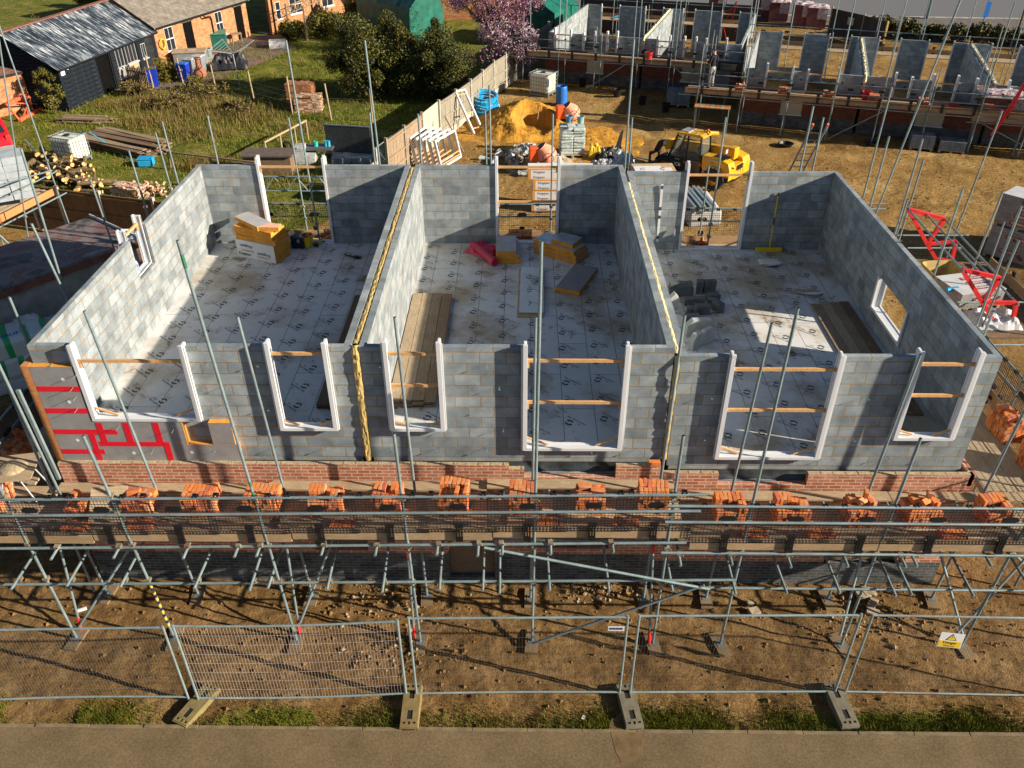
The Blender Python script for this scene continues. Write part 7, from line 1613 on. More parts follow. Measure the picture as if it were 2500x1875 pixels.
# timber posts with wire netting
for k,(p,tp) in enumerate(((at('a',1295,740),('a',1225,465)),(at('a',1545,700),('a',1490,490)),(at('a',1830,790),('a',1775,545)),(at('a',2150,870),('a',2090,600)),(at('b',325,960),('b',275,645)),(at('b',655,1020),('b',595,705)),(at('b',1000,1030),('b',975,750)))):
    q=aty(*tp,p.y); o=MB().tube((0,0,-.05),(q.x-p.x,0,q.z),.045,8).build('timber_post',SCB); o.location=(p.x,p.y,0); tag(o,['post standing before the blue bin with a brown lid','post left of the marked blue bin','post in front of the stove and paving edge','post at the right of the dry weeds','post against the dark brick stack','post in the shade right of the brick stacks','post under the evergreen by the tall pole'][k],'post','thin timber posts of the garden netting')
t=thing('picket_panel','short brown picket fence panel beside the blue bin','fence',tuple(at('a',1095,720)),R(-28)); 
for i in range(12): MB().box(i*.14,i*.14+.09,-.012,.012,0,1.05+.06*(i%3)).build('picket',OLDW,t)
MB().box(-.05,1.65,.013,.05,.25,.33).build('rail',OLDW,t); MB().box(-.05,1.65,.013,.05,.8,.88).build('rail',OLDW,t)
# fence netting: wires between the posts on the shaded side
t=thing('wire_netting','sagging wire netting strung between the garden posts','netting'); pp=[at('a',1830,790),at('a',2150,870),at('b',325,960),at('b',655,1020),at('b',1000,1030)]
for z in (.25,.55,.85,1.1): MB().path([p+Vector((0,0,z)) for p in pp],.006,4).build('wire',STEEL_D,t)
# items just behind the left house
t=thing('screen_fence','tall dark grey panel screen with vertical joints behind the left house','screen',tuple(at('b',625,1320)),0); a=at('b',625,1320);b=at('b',1000,1345); d_=b-a; M=frame((0,0,0),d_,(-d_.y,d_.x,0)); L=d_.length
for i in range(7): MB().box(L*i/7+.004,L*(i+1)/7-.004,-.02,.02,0,1.42-.0*i,M=M).build('panel',plain('dark_panel_%d'%i,(.055,.06,.06),.6),t)
MB().box(0,L,-.03,.03,1.425,1.47,M=M).build('top_rail',STEEL,t)
p=at('b',170,1290,.9); t=thing('flat_hutch','flat brown roofed hutch behind the left house','hutch',(p.x-.3,p.y+.2,0),.0); MB().box(-1.1,1.1,-.55,.55,.82,.88).build('roof',plain('brown_roof_felt',(.12,.09,.075),.9),t); MB().box(-1.0,1.0,-.45,.45,0,.815).build('body',DKB,t)
p=at('b',560,1240,.5); t=thing('work_table','low dark table with turquoise pots behind the left house','table',(p.x,p.y,0),0); MB().box(-.9,.6,-.4,.4,.46,.52).build('top',plain('slate_table',(.09,.09,.10),.6),t)
for sx in (-.8,.5):
    for sy in (-.3,.3): MB().tube((sx,sy,0),(sx,sy,.46),.03,6).build('leg',BLKP,t)
for k,(dx,r,h) in enumerate(((-.2,.10,.22),(.25,.07,.25),(.38,.07,.25))): o=MB().lathe([(.001,0),(r,0),(r,h),(r*.8,h),(r*.75,.03),(.001,.03)],n=14).build('pot',plain('turquoise%d'%k,(.02,.45,.38) if k==0 else (.05,.42,.60),.4)); o.location=(p.x+dx,p.y+.05,.522); tag(o,['turquoise lidded pot on the dark table','left pale blue roll on the dark table','right pale blue roll on the dark table'][k],'pot')
for (z1,z2,h,w,d,l) in (((470,1390),0,.85,1.3,.8,'stepped grey block pile behind the left house opening'),((880,1370),0,.35,2.4,1.0,'flat grey slab pile right of the dark panel screen')):
    p=at('b',*z1,0); t=thing('block_pile',l,'block pile',(p.x,p.y+.4,0),.1); mb=MB()
    for k in range(int(h/.12)):
        for i in range(int(w/.44)):
            if k>1 and i>int(w/.44)-1-(k//3): continue
            mb.box(-w/2+i*.44+.004,-w/2+(i+1)*.44-.004,-d/2,d/2,k*.12+.003,(k+1)*.12-.003,j=.01)
    mb.build('blocks',STOG,t)
t=thing('rustic_rail','rustic pole rail fence behind the left gable','rail fence'); a=at('b',120,1370);b=at('b',460,1180); mb=MB().tube(a+Vector((0,0,.9)),b+Vector((0,0,.9)),.045,7); mb.build('rail',SCB,t)
for f in (0,.35,.7,1): p=a.lerp(b,f); MB().tube(p,p+Vector((0,0,.95)),.04,7).build('post',SCB,t)
a=at('a',1410,1280,.75);b=at('a',2150,1370,.75); MB().tube(a,b,.04,7).build('rail',OLDW,t)
for f in (0,.5,1): p=a.lerp(b,f); MB().tube((p.x,p.y,0),p,.04,7).build('post',OLDW,t)
o=MB().lathe([(.12,-.06),(.2,-.07),(.24,0),(.2,.07),(.12,.06)],n=18); o.v=[(v[0],v[2],v[1]) for v in o.v]; o=o.build('old_tyre',TYRE); p=at('b',285,1240,.2); o.location=(p.x,p.y,.26); tag(o,'dark rubber wheel standing behind the flat hutch','wheel')
# --- trees and shrubs
def leaves(n,fn,sz,mats,flat=.4):
    V=[];F=[];mi=[]
    for _ in range(n):
        p,s=fn(); s=s*sz*rnd.uniform(.6,1.4); a=Vector((rnd.gauss(0,1),rnd.gauss(0,1),rnd.gauss(0,.8))).normalized(); b=a.orthogonal().normalized(); c=a.cross(b); th=rnd.uniform(0,6.28); u=b*math.cos(th)+c*math.sin(th); v=a.cross(u); k=len(V)
        V+= [tuple(p-u*s),tuple(p+v*s*.45),tuple(p+u*s),tuple(p-v*s*.45)]; F.append((k,k+1,k+2,k+3)); mi.append(rnd.choices(range(len(mats)),[1]*len(mats))[0])
    return V,F,mi
def crown(par,n,fn,sz,mats,name='crown'):
    V,F,mi=leaves(n,fn,sz,mats); me=bpy.data.meshes.new(name); me.from_pydata(V,[],F)
    for q in mats: me.materials.append(q)
    me.polygons.foreach_set('material_index',mi); me.update(); o=bpy.data.objects.new(name,me); COL.objects.link(o); o.parent=par; CH.setdefault(par.name,[]).append(o); return o
def clumps(seed,cx,cy,cz,rx,ry,rz,n,rr,shell=.55):
    r2=random.Random(seed); C_=[]
    for _ in range(n):
        while 1:
            v=Vector((r2.uniform(-1,1),r2.uniform(-1,1),r2.uniform(-1,1)))
            if shell<v.length<1.0: break
        C_.append((Vector((v.x*rx,v.y*ry,cz+v.z*rz)),rr*r2.uniform(.6,1.3)))
    return C_
def from_clumps(C_):
    def f():
        c,r=rnd.choice(C_); d=Vector((rnd.gauss(0,1),rnd.gauss(0,1),rnd.gauss(0,1))).normalized()*r*rnd.random()**.45; p=c+d
        if p.z<.05:p.z=.05+rnd.random()*.1
        return p,1
    return f
def trunk(par,pts,r0,r1,name='trunk',limbs=()):
    mb=MB(); n=len(pts)-1
    for i in range(n): mb.tube(pts[i],pts[i+1],r0+(r1-r0)*i/n,8,0,r0+(r1-r0)*(i+1)/n,cap=False)
    for l in limbs: mb.tube(l[0],l[1],r1*1.1,6,0,r1*.3,cap=False)
    return mb.build(name,BARK,par)
def tree(label,name,loc,C_,nl,sz,mats,h,cat='tree',tr=.16,limb=10):
    t=thing(name,label,cat,(loc[0],loc[1],0)); crown(t,nl,from_clumps(C_),sz,mats); 
    L_=[]
    for c,r in rnd.sample(C_,min(limb,len(C_))): L_.append(((0,0,h*.35+rnd.uniform(-.2,.2)*h),tuple(c)))
    trunk(t,[(0,0,-.05),(.05,.03,h*.3),(0,.05,h*.6)],tr,tr*.5,limbs=L_); return t
C1=clumps(1,0,0,2.1,2.3,2.2,1.95,90,.6,.3)
tree('big olive green conifer bush beside the green tarpaulin','evergreen_bush',(-6.3,34.6),C1,52000,.058,[LFD,LFO,LFD,LFD,LFM],4.0)
C2=clumps(2,0,0,1.75,1.75,1.7,1.65,80,.5,.3)+[(Vector((0,0,3.5)),.5),(Vector((0,0,3.9)),.25)]
tree('dark pointed holly like evergreen by the fence','evergreen_tree',(-2.95,34.2),C2,36000,.055,[LFD,LFD,LFO],3.8)
C3=clumps(3,0,0,1.4,2.2,1.8,1.4,50,.5,.3); tree('lower dark evergreen between the bush and the holly','evergreen_bush',(-4.6,35.2),C3,26000,.06,[LFD,LFD],3)
C4=clumps(4,0,0,4.3,3.4,3.0,2.5,46,.8,.35); tp_=tree('purple blossom tree leaning over the fence','blossom_tree',(-.35,43.5),C4,24000,.055,[LFP,LFP,TWIG,LFP,TWIG,LFPP],5.2,tr=.14,limb=30)
C5=clumps(5,0,0,1.9,2.1,1.4,1.4,24,.55,.35); tree('pale pink blossom shrub below the purple tree','blossom_shrub',(.15,38.0),C5,9000,.06,[LFPP,LFPP,TWIG,LFP],2.6,'shrub',.07,20)
def shrub(label,loc,rx,ry,h,nl,mats,sz=.06,seed=9,name='garden_shrub',cat='shrub'):
    C_=clumps(seed,0,0,h*.5,rx,ry,h*.5,34,min(rx,h)*.36,.1); t=thing(name,label,cat,(loc[0],loc[1],0)); crown(t,nl,from_clumps(C_),sz,mats,'foliage'); mb=MB()
    for c,r in C_[:7]: mb.tube((0,0,0),tuple(c),.02,5,0,.008,cap=False)
    mb.build('stems',TWIG,t)
a=at('v',1030,690); shrub('tall olive shrub at the corner of the black shed',(a.x-.35,a.y+.15),.55,.5,2.3,3800,[LFO,LFM,LFD],.055,11)
a=at('a',1410,680); shrub('rounded green shrub between the two blue bins',(a.x,a.y),.75,.6,1.15,3200,[LFO,LFM],.055,12); a=at('a',1650,760); shrub('low olive shrub in front of the stove',(a.x,a.y),.55,.45,.75,2200,[LFO,LFM],.05,13)
a=at('a',250,640); shrub('bare twiggy shrub growing over the outhouse roof',(a.x+.2,a.y+2.6),.6,.5,3.0,900,[TWIG,LFO],.06,14)
for k,(zx,zy,rx,ry,h,l) in enumerate(((330,330,.9,.8,1.3,'dark hedge bush below the house corner downpipe'),(620,310,1.6,.9,1.5,'long dark hedge bush under the lattice trellis'),(880,190,1.5,.8,1.6,'hedge bush beside the green tarpaulin'))): a=at('b',zx,zy); shrub(l,(a.x,a.y),rx,ry,h,4200,[LFD,LFO,LFM],.08,20+k,'hedge_bush','hedge')
a=at('a',800,90); shrub('garden hedge with yellow flowers at the top left',(a.x,a.y+1.5),3.0,.9,1.3,5200,[LFD,LFO,LFM],.1,31,'hedge_bush','hedge')
# dead brambles around the weeds
for k,(zx,zy,rx,ry,h) in enumerate(((1180,800,1.2,.7,.7),(1700,830,1.7,.8,.75),(2010,950,1.0,.7,.6),(1420,900,1.4,.8,.6))): a=at('a',zx,zy); shrub(['brown bramble thicket by the picket panel','wide brown bramble thicket in the middle of the weeds','small bramble thicket at the right of the weeds','low bramble thicket above the panel stack'][k],(a.x,a.y),rx,ry,h,1900,[TWIG,DRYG,LFO],.06,40+k,'bramble_thicket','brambles')
# trellis with posts along the lawn
t=thing('lattice_trellis','grey timber lattice trellis on posts before the brick house','trellis'); PP=[at('b',305,320),at('b',450,340),at('b',570,190),at('b',850,105),at('b',955,75)]
for k,p in enumerate(PP): MB().box(p.x-.06,p.x+.06,p.y-.06,p.y+.06,0,2.2).build('post',OLDW,t)
for a,b in zip((PP[0],PP[2],PP[3]),(PP[2],PP[3],PP[4])):
    mb=MB()
    for z in (1.5,2.0): mb.tube(a+Vector((0,0,z)),b+Vector((0,0,z)),.03,6)
    n=int((b-a).length/.5)
    for i in range(n): p=a.lerp(b,i/n);q=a.lerp(b,(i+1)/n); mb.tube(p+Vector((0,0,1.5)),q+Vector((0,0,2)),.02,5); mb.tube(p+Vector((0,0,2)),q+Vector((0,0,1.5)),.02,5)
    mb.build('lattice',OLDW,t)
# green tarpaulin shelter
def tarp(label,loc,rz,w,l,eh,rh):
    t=thing('tarpaulin_shelter',label,'shelter',(loc[0],loc[1],0),rz); mb=MB(); n=16; g=[]
    prof=[(-w/2-.05,0),(-w/2-.05,eh*.5),(-w/2,eh),(-w*.25,(eh+rh)/2+.02),(0,rh),(w*.25,(eh+rh)/2+.02),(w/2,eh),(w/2+.05,eh*.5),(w/2+.05,0)]
    for i in range(n+1):
        y=-l/2+l*i/n; g.append([(x+.05*mnoise.noise(Vector((i*.8,k,3))),y,z+.06*mnoise.noise(Vector((i*.7,k*1.3,9)))*(z>.1)) for k,(x,z) in enumerate(prof)])
    for a,b in zip(g[:-1],g[1:]):
        for k in range(len(prof)-1): mb.quad((a[k],b[k],b[k+1],a[k+1]),None,0,k in(3,4) and False)
    mb.quad([g[0][k] for k in range(len(prof))]); mb.quad([g[-1][k] for k in range(len(prof))][::-1]); mb.build('cover',TARP,t); return t
tarp('big green tarpaulin covered shelter behind the conifers',(-7.1,51.2),R(45),2.9,6.0,2.1,3.3); tarp('second green tarpaulin partly hidden by the blossom tree',(3.1,48.4),R(-25),3.0,4.0,2.2,3.0)
# ---------------------------------------------------------------- the back rows of single storey shells with their scaffolds
TW=2.61; DK=1.68
def back_row(name,lab,O,ang,parties,depth,front_op,rear_op,scaf_lab,x_end,wins,first_gable=True,deck_x0=-1.6):
    d=Vector((math.cos(ang),math.sin(ang),0)); n_=Vector((-d.y,d.x,0)); M=frame(O,d,n_); T_=lambda mb:wallM(mb,M)
    Hs=[]
    ed=[0]+parties
    for k in range(len(ed)-1):
        x0,x1=ed[k],ed[k+1]; t=thing('house_shell',lab[k],'house'); Hs.append(t); a=x0+(.0 if k==0 and first_gable else .07); b=x1-.07
        fo=[(o[0],o[1],o[2],9) for o in front_op if x0<o[0]<x1]; ro=[(o[0],o[1],o[2],9) for o in rear_op if x0<o[0]<x1]
        T_(MB().wall(1,0,depth,0,TW,a,a+.1)).build('side_wall',BLK,t); T_(MB().wall(1,0,depth,0,TW,b-.1,b)).build('side_wall',BLK,t)
        T_(MB().wall(0,a+.1,b-.1,0,TW,.0,.1,fo)).build('front_wall',BLK,t); T_(MB().wall(0,a+.1,b-.1,0,TW,depth-.1,depth,ro)).build('back_wall',BLK,t)
        bw=[(w[0],w[1],w[2],9) for w in wins if x0<w[0]<x1]
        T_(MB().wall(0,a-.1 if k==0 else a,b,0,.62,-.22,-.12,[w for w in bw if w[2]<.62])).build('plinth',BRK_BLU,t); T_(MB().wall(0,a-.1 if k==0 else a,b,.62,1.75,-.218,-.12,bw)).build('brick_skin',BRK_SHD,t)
        for w in bw:
            MB().box(w[0],w[1],-.2,-.17,w[2],1.75,M=M).build('window_board',CREAM,t); MB().box(w[0]-.03,w[1]+.03,-.26,-.12,w[2]-.05,w[2],M=M).build('white_sill',PVC,t)
        for o in fo:
            for s,xx in ((1,o[0]),(-1,o[1])): MB().box(min(xx,xx+s*.09),max(xx,xx+s*.09),-.14,.13,o[2],TW+.12+rnd.uniform(0,.2),M=M).build('white_jamb',PVC,t)
            batten(M@Vector((o[0],-.02,TW-.08)),M@Vector((o[1],-.02,TW-.08)),.06,.04).build('spreader',PINE,t)
            MB().box(o[0],o[1],-.13,.12,o[2],o[2]+.07,M=M).build('white_sill',PVC,t)
        for o in ro:
            for s,xx in ((1,o[0]),(-1,o[1])): MB().box(min(xx,xx+s*.06),max(xx,xx+s*.06),depth-.12,depth+.05,o[2],TW+.06,M=M).build('white_jamb',PVC,t)
            batten(M@Vector((o[0],depth,TW-.15)),M@Vector((o[1],depth,TW-.15)),.06,.04).build('spreader',PINE,t)
        if k>0:
            w_=wool_strip([(x0,depth-.3,TW-.02),(x0,.1,TW-.02),(x0,-.02,TW-.1),(x0,-.05,TW-.6)],.16,.10,40+k,.03,.12); T_(w_).build('cavity_wool',WOOLP,t)
    # scaffold
    s=thing('back_scaffold',scaf_lab,'scaffold'); L=x_end
    def P(x,y,z): return M@Vector((x,y,z))
    for (y0,y1) in ((-1.55,-1.32),(-1.31,-1.08),(-1.07,-.84),(-.83,-.60),(-.5,-.28)):
        x=deck_x0
        while x<L: e=min(x+3.9,L); MB().box(x,e-.01,y0,y1,DK-.04,DK+rnd.uniform(-.005,.005),M=M).build('deck_board',SCB,s); x+=3.9
    x=deck_x0
    while x<L: e=min(x+3.9,L); MB().box(x,e-.015,-1.62,-1.58,DK,DK+.23,M=M).build('toe_board',TOE,s); x+=3.9
    for z,nm in ((DK+.48,'guard_rail'),(DK+.90,'guard_rail'),(DK-.09,'ledger')): tube_part(s,nm,P(deck_x0-.3,-1.68,z),P(L+.4,-1.68,z))
    x=deck_x0+.6; k=0
    hs=[3.9,6.6,3.4,6.9,7.2,3.6,6.3,7.0]
    while x<L+.3:
        standard(s,P(x,-1.64,.0),P(x+.05,-1.64,hs[k%8]),(DK,DK+.48,DK+.90)); standard(s,P(x+.1,-.55,.0),P(x+.1,-.55,hs[(k+3)%8]*.8),(DK,)); x+=2.05; k+=1
    x=deck_x0+.8
    while x<L-.3:
        guard(s,P(x,-1.66,DK+.16),ang,1.28,.80); x+=1.32
    tube_part(s,'brace',P(L*.25,-1.75,.1),P(L*.25+2.6,-1.75,DK+.2)); tube_part(s,'brace',P(L*.7,-1.75,DK),P(L*.7+2.2,-1.75,.1))
    # rear deck
    for (y0,y1) in ((.35,.58),(.59,.82),(.83,1.06),(1.07,1.30)): 
        x=-1
        while x<L: e=min(x+3.9,L); MB().box(x,e-.01,depth+y0,depth+y1,DK-.04,DK+rnd.uniform(-.005,.005),M=M).build('deck_board',SCB,s); x+=3.9
    x=-1
    while x<L: e=min(x+3.9,L); MB().box(x,e-.015,depth+1.33,depth+1.37,DK,DK+.23,M=M).build('toe_board',TOE,s); x+=3.9
    for z in (DK+.55,DK+.98): tube_part(s,'guard_rail',P(-1.4,depth+1.42,z),P(L+.3,depth+1.42,z))
    x=-.6;k=2
    while x<L: standard(s,P(x,depth+1.42,0),P(x,depth+1.42,hs[k%8]),(DK,)); standard(s,P(x,depth+.3,0),P(x,depth+.3,hs[(k+1)%8]*.75),(DK,)); x+=2.3; k+=1
    x=.2
    while x<L-.6: guard(s,P(x,depth+1.39,DK+.16),ang,1.28,.80); x+=1.32
    return M,Hs,s
CREAM=plain('cream_board',(.50,.46,.34),.6,0,.08,3)
FO_A=[(.35,1.35,1.0),(2.0,2.75,1.0),(3.35,4.0,1.0),(6.15,6.9,1.0),(7.6,8.3,1.0),(8.75,9.9,1.0)]; RO_A=[(.95,2.2,.75),(3.8,5.0,.12),(6.2,7.0,.12),(8.6,9.75,.75)]
MA,HA,SA=back_row('A',['left shell of the far block row with a bright left gable','second shell of the far block row with a wool topped party wall'],(3.03,38.17,0),R(-17.5),[5.42,10.75],9.05,FO_A,RO_A,'scaffold round the left back row with mesh guards',10.6,[(2.35,3.3,.66),(7.7,8.9,.66)])
FO_B=[(.95,2.25,1.0),(2.85,4.3,1.0),(6.7,7.5,1.0),(8.3,9.4,1.0),(10.1,11.5,1.0),(12.4,13.5,1.0)]; RO_B=[(1.3,2.55,.75),(3.8,5.0,.12),(6.4,7.55,.12),(8.9,10.2,.12),(12.0,13.4,.12)]
MBm,HB,SB=back_row('B',['left shell of the nearer back row right of the walkway','middle shell of the nearer back row between two party walls','right shell of the nearer back row cut by the right edge'],(12.34,30.09,0),R(-17),[5.45,10.95,16.3],8.85,FO_B,RO_B,'scaffold round the right back row with mesh guards',17.0,[(1.9,2.9,.66),(8.0,9.2,.66),(13.0,14.2,.66)],deck_x0=-2.6)
# brick stacks, buckets and a platform on the near back deck
gB='brick stacks on the back row scaffold deck'
for k,(x,l) in enumerate(((-.1,'orange brick stack on the back deck right of the standing man'),(1.9,'orange brick stack on the back deck by the second tall pole'),(3.9,'brick stack on the back deck below a white jamb'),(5.9,'dark brick stack on the back deck by the red bucket'),(8.0,'brick stack on the back deck left of the last grey pier'),(10.6,'brick stack on the back deck near the red gate'))):
    q=MBm@Vector((x,-1.15,DK+.01)); stack(l,tuple(q),6,3,('mess','back','half','full','gap','full')[k],R(-15),gB,70+k,BRK1 if k<2 else BRKD)
for k,(x,y,l) in enumerate(((5.6,-.75,'red bucket on the back deck by the wool party wall'),(10.9,-.75,'red bucket on the back deck beside the red gate'),(9.3,-.85,'low red tub on the back deck by the grey pier'))): q=MBm@Vector((x,y,DK+.01)); bucket(l,q.x,q.y,q.z,REDST,.22,.42 if k<2 else .2,'bucket','red buckets on the back decks')
q=MA@Vector((5.9,-.75,DK+.01)); bucket('red bucket on the left back row deck under the wool topped wall',q.x,q.y,q.z,REDST,.2,.4,'bucket','red buckets on the back decks')
t=thing('board_platform','row of short pale boards on a low platform under the back deck','platform',tuple(MBm@Vector((-1.0,-2.1,0))),R(-15))
for k in range(7): MB().box(-1.0+k*.24,-.775+k*.24,-.3,.35,1.22,1.26).build("board",SCB if k%2 else TOEO,t)
for sx in (-.9,.6):
    for sy in (-.2,.25): MB().tube((sx,sy,0),(sx,sy,1.22),.024,8).build("leg",STEEL_D,t)
t=thing('walkway_deck','plank walkway between the two back rows','walkway',tuple(MBm@Vector((-1.3,0,0))),R(-15))
for k in range(6): MB().box(-.85+k*.235,-.63+k*.235,-.2,6.5,DK-.05,DK-.01).build('plank',DKB,t)
for yy in (.1,3.2,6.3): MB().tube((-1.0,yy,DK-.09),(.7,yy,DK-.09),.024,8).build('bearer',STEEL_D,t)
for xx in (-.9,.5):
    for yy in (.1,3.2,6.3): MB().tube((xx,yy,0),(xx,yy,DK-.07),.024,8).build('leg',STEEL_D,t)
# red loading gate at the right back row
t=thing('loading_gate','dark red loading gate standing at the right end of the back deck','gate'); A_=MBm@Vector((11.3,-1.5,DK+.05)); mb=MB(); Bp=lambda x,z:MBm@Vector((x,-1.72,z))
bars(mb,[(Bp(11.0,.9),Bp(11.35,2.1)),(Bp(11.35,2.1),Bp(11.75,3.6)),(Bp(11.75,3.6),Bp(11.5,2.2)),(Bp(11.5,2.2),Bp(11.1,1.0)),(Bp(11.35,2.1),Bp(11.6,2.1))],.07); mb.build('frame',REDST,t)
t=thing('loading_gate','red lattice gate on the far side of the left back row','gate'); mb=MB(); Bq=lambda x,z:MA@Vector((x,10.55,z)); bars(mb,[(Bq(8.6,1.5),Bq(9.3,3.0)),(Bq(9.3,3.0),Bq(9.1,1.5)),(Bq(8.6,2.3),Bq(9.4,2.7)),(Bq(8.2,.3),Bq(8.6,1.4)),(Bq(9.1,.3),Bq(8.7,1.4))],.06); mb.build('frame',REDST,t)
o=MB().path([(math.cos(R(q))*.5*(1+.2*math.sin(q)),math.sin(R(q))*.35,.05+.03*math.cos(R(q*3))) for q in range(0,1081,24)],.02,5).build('hose_coil',BLUP); o.location=tuple(MA@Vector((2.2,9.9,.75))); o.location.z=DK+.05; tag(o,'pale blue hose coil seen through the left back row opening','hose')
# wrapped brick packs behind the left back row and at the right edge
def brickpack(label,x,y,z,rz,w,d,h,grp='plastic wrapped brick packs behind the back row'):
    t=thing('brick_pack',label,'brick pack',(x,y,z),rz,grp); MB().box(-w/2,w/2,-d/2,d/2,.1,h,j=.02).build('bricks',PKB,t); 
    o=crumple(w*.56,d*.56,.22,int(x*7)%97,16,12).build('wrap_top',WRAP,t); o.location=(0,0,h-.06); mb=MB(); g=[]
    for k in range(7): g.append([(-w/2+w*k/6+.02*mnoise.noise(Vector((k,1,x))),-d/2-.02-.03*abs(mnoise.noise(Vector((k,zz*3,y)))),zz) for zz in (h,h*.7,h*.45)])
    for a,b in zip(g[3:-1],g[4:]):
        for i in range(2): mb.quad((a[i],b[i],b[i+1],a[i+1]),None,0,True)
    mb.build('wrap_side',WRAP,t); MB().box(-w/2,w/2,-d/2,d/2,0,.09).build('pallet',SCB,t)
PKB=bricks('purple_brown_pack',(.20,.075,.07),(.26,.10,.09),(.14,.06,.055),.22,.07,.004,vary=.3)
for k,(zx,zy,l) in enumerate(((830,150,'first wrapped brick pack left of the pale poles behind the back row'),(1400,190,'second wrapped brick pack from the left, torn white film hanging'),(1650,230,'third wrapped brick pack with film streaming down its front'),(1950,290,'fourth and largest wrapped brick pack with a shiny white top'),(2150,310,'last wrapped brick pack before the dark hoarding'))):
    p=at('r',zx,zy+60,0.0); brickpack(l,p.x,p.y,0,R(-15),1.35,1.1,1.45+.1*(k%2))
p=at('d',2110,1000,1.5); brickpack('bulging wrapped brick pack on the right back deck at the photo edge',p.x-.2,p.y+.6,1.46,R(-15),2.0,1.3,1.0)
for k in range(2):
    x,y=p.x-1.2+k*3.2,p.y-.35
t=thing('pack_deck','board platform carrying the bulging brick pack at the right edge','platform',(p.x,p.y,0),R(-15)); 
for k in range(8): MB().box(-1.7,2.4,-.45+k*.24,-.22+k*.24,1.40,1.44).build('board',SCB,t)
MB().box(-1.7,2.4,-.49,-.455,1.40,1.63).build('toe_board',TOE,t)
for xx in (-1.5,.4,2.2):
    for yy in (-.4,1.3): MB().tube((xx,yy,0),(xx+.05,yy,4.0),.0245,9).build('standard',STEEL,t)
for z in (1.35,2.0,2.45): MB().tube((-1.9,-.52,z),(2.6,-.52,z),.0242,9).build('guard_rail',STEEL,t)
MB().tube((-1.2,-.52,1.3),(1.6,-.5,.1),.0242,9).build('brace',STEEL,t)
# hoarding panels, lamp posts and bollard by the road
t=thing('dark_hoarding','dark timber hoarding with a yellow post and small notice','hoarding'); hp=[at('d',600,70,1.8),at('d',870,130,1.8),at('d',1065,185,1.8)]; hp=[Vector((h.x,h.y,0)) for h in hp]
PK2=plain('dark_hoarding_board',(.045,.035,.03),.8,0,.3,3)
for a,b in zip(hp[:-1],hp[1:]):
    M=frame(a,b-a,Vector((-(b-a).y,(b-a).x,0))); MB().box(0,(b-a).length-.01,-.02,.02,0,1.8,M=M).build('panel',PK2,t); MB().box(-.05,.05,-.06,.05,0,1.9,M=M).build('post',OLDW,t)
MB().box(-.05,.05,-.08,.04,0,1.85,M=rotM(hp[2])).build('yellow_post',plain('yellow_timber',(.62,.42,.10),.7),t)
o=MB().box(-.25,.25,-.01,.01,0,.45).build('notice_board',plain('pale_notice',(.5,.5,.42),.6)); q=aty('d',785,215,hp[0].y-.3); M=frame(hp[0],hp[1]-hp[0],(0,0,1)); o.location=tuple(hp[0].lerp(hp[1],.62)+Vector((-.02,-.06,1.05))); o.rotation_euler=(0,0,math.atan2((hp[1]-hp[0]).y,(hp[1]-hp[0]).x)); tag(o,'small pale notice fixed on the dark hoarding','notice')
for k,(b0,t0,mt,r,l) in enumerate(((('d',1385,165),('d',1430,-60),plain('green_post',(.04,.12,.09),.5),.11,'dark green lamp post on the far kerb'),(('d',1845,265),('d',1925,0),GREYP,.05,'slim grey sign post with a blue plate by the road'),(('d',2160,270),('d',2230,60),DKB,.09,'dark timber pole at the right edge by the road'),(('d',1765,260),('d',1780,195),PK2,.10,'short dark bollard on the far footway'))):
    a=at(*b0); b=aty(*t0,a.y); t=thing(['lamp_post','sign_post','timber_pole','bollard'][k],l,['lamp post','sign post','pole','bollard'][k],tuple(a)); zt=b.z if k in(1,3) else 6.0; MB().tube((0,0,0),((b.x-a.x)*zt/max(b.z,.1)*.15,0,zt),r,9,r1=r*.8).build('pole',mt,t); MB().tube((0,0,0),(0,0,.35 if k!=3 else .08),r*1.5,10).build('base',mt,t)
    if k==1: MB().box(-.16+(b.x-a.x)*.12,.16+(b.x-a.x)*.12,-.08,-.06,zt-1.1,zt-.1).build('blue_plate',BLU,t)
    if k==0: MB().tube((0,0,5.95),(.1,-1.3,6.2),.05,8).build('arm',mt,t)
def hedge_line(label,a,b,h,wd,n,mats,sz,seed):
    r2=random.Random(seed); C_=[]; L=(b-a).length; d=(b-a).normalized()
    for k in range(int(L/.3)): p=d*(k*.3+r2.uniform(-.2,.2)); C_.append((Vector((p.x+r2.uniform(-wd,wd)*.5,p.y+r2.uniform(-wd,wd)*.5,h*r2.uniform(.3,.8))),h*.62*r2.uniform(.7,1.25)))
    t=thing('hedge_row',label,'hedge',(a.x,a.y,0)); crown(t,n,from_clumps(C_),sz,mats,'foliage'); mb=MB()
    for c,r in C_[::2]: mb.tube((c.x,c.y,0),tuple(c),.02,5,0,.008,cap=False)
    mb.build('stems',TWIG,t)
hedge_line('long dark low hedge between the site and the far footway',Vector((25.0,51.0,0)),Vector((47,39.5,0)),.95,.9,30000,[LFD,LFD,LFO],.11,77)
t=thing('dark_hoarding','long dark timber hoarding behind the left back row','hoarding',tuple(MA@Vector((-1.5,13.5,0))),R(-17.5))
for k in range(5): MB().box(k*2.4,k*2.4+2.38,-.02,.02,0,2.3).build('panel',PK2,t); MB().box(k*2.4-.05,k*2.4+.05,.03,.12,0,2.35).build('post',DKB,t)
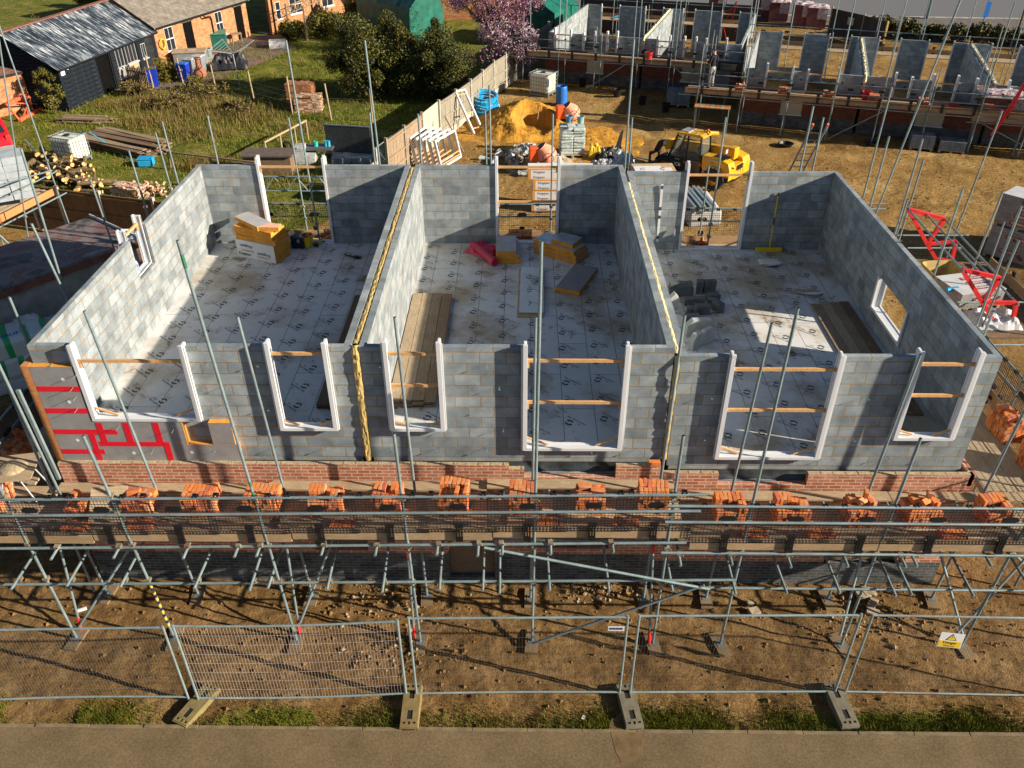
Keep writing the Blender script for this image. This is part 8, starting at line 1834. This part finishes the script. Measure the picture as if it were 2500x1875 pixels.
# the man on the scaffold, back to the camera and looking at what he holds
def person():
    f=at('r',742,1195,DK); t=thing('person','man in black jacket and pale trousers standing on the back scaffold with a phone','person',(f.x,f.y,DK),R(38)); t.scale=(1.06,1.06,1.06)
    # local: facing +y turned by rz; x right
    J=[('pel',(0,0,.96),.125),('bel',(0,.0,1.12),.13),('che',(0,-.01,1.32),.155),('neck',(0,.0,1.50),.058),('head0',(0,.03,1.60),.085),('head1',(0,.025,1.72),.085),
       ('shl',(-.17,-.01,1.44),.072),('ell',(-.24,.0,1.16),.055),('wrl',(-.11,.24,1.12),.036),('hal',(-.04,.33,1.15),.033),
       ('shr',(.17,-.01,1.44),.072),('elr',(.25,-.01,1.16),.055),('wrr',(.14,.25,1.14),.036),('har',(.06,.34,1.17),.033),
       ('hil',(-.09,0,.90),.10),('knl',(-.11,.02,.50),.072),('anl',(-.12,-.02,.09),.05),('tol',(-.14,.13,.04),.042),
       ('hir',(.09,0,.90),.10),('knr',(.13,.05,.50),.072),('anr',(.15,.03,.09),.05),('tor',(.19,.17,.04),.042)]
    E=[(0,1),(1,2),(2,3),(3,4),(4,5),(2,6),(6,7),(7,8),(8,9),(2,10),(10,11),(11,12),(12,13),(0,14),(14,15),(15,16),(16,17),(0,18),(18,19),(19,20),(20,21)]
    me=bpy.data.meshes.new('body'); me.from_pydata([j[1] for j in J],E,[]); o=bpy.data.objects.new('body',me); COL.objects.link(o)
    sm=o.modifiers.new('skin','SKIN'); sm.use_smooth_shade=True
    for k,j in enumerate(J): me.skin_vertices[0].data[k].radius=(j[2],j[2]*(.72 if j[0] in('che','bel','pel') else 1)); 
    me.skin_vertices[0].data[0].use_root=True
    o.modifiers.new('sub','SUBSURF').render_levels=2; o.modifiers['sub'].levels=2
    dg=bpy.context.evaluated_depsgraph_get(); m2=bpy.data.meshes.new_from_object(o.evaluated_get(dg)); bpy.data.objects.remove(o)
    for q in (SKIN,CLOTH,TROU,plain('brown_shoe',(.06,.04,.03),.7),plain('dark_hair',(.03,.02,.015),.8)): m2.materials.append(q)
    for p in m2.polygons:
        c=p.center; p.use_smooth=True
        if c.z<.10:p.material_index=3
        elif c.z<.98:p.material_index=2 if abs(c.x)<.23 else 1
        elif c.z<1.50 and not (c.y>.235): p.material_index=1
        elif c.z>1.63 and (c.y<.05 or c.z>1.755): p.material_index=4
        else:p.material_index=0
    o=bpy.data.objects.new('body',m2); COL.objects.link(o); o.parent=t
    mb=MB()
    for sx in (-1,1): mb.ball((sx*.088,.02,1.665),.02,0,6,(.4,1,1.4))
    mb.ball((0,.118,1.655),.017,0,6,(.8,1,1.4)); mb.build('ears_and_nose',SKIN,t)
    for side,cx,cy,cz in ((-1,-.035,.335,1.15),(1,.055,.345,1.17)):
        mb=MB()
        for k in range(4): a=Vector((cx+side*.025-.012*k*side,cy+.01,cz+.0-.008*k)); b=a+Vector((-side*.012,.045-.004*abs(k-1),.012)); c=b+Vector((-side*.02,.012,.02)); mb.path([a,b,c],.0085,6)
        mb.path([(cx,cy-.01,cz+.02),(cx-side*.03,cy+.025,cz+.035)],.0095,6); mb.build('fingers',SKIN,t)
    ph=MB().box(-.036,.036,-.005,.005,-.075,.075).build('mobile_phone',INK,bevel=.004); ph.rotation_euler=(R(-50),0,R(38)); v=Matrix.Rotation(R(38),3,'Z')@Vector((.01,.40,1.21)); ph.location=(f.x+v.x,f.y+v.y,DK+v.z); tag(ph,'dark phone held by the man on the back scaffold','phone')
person()
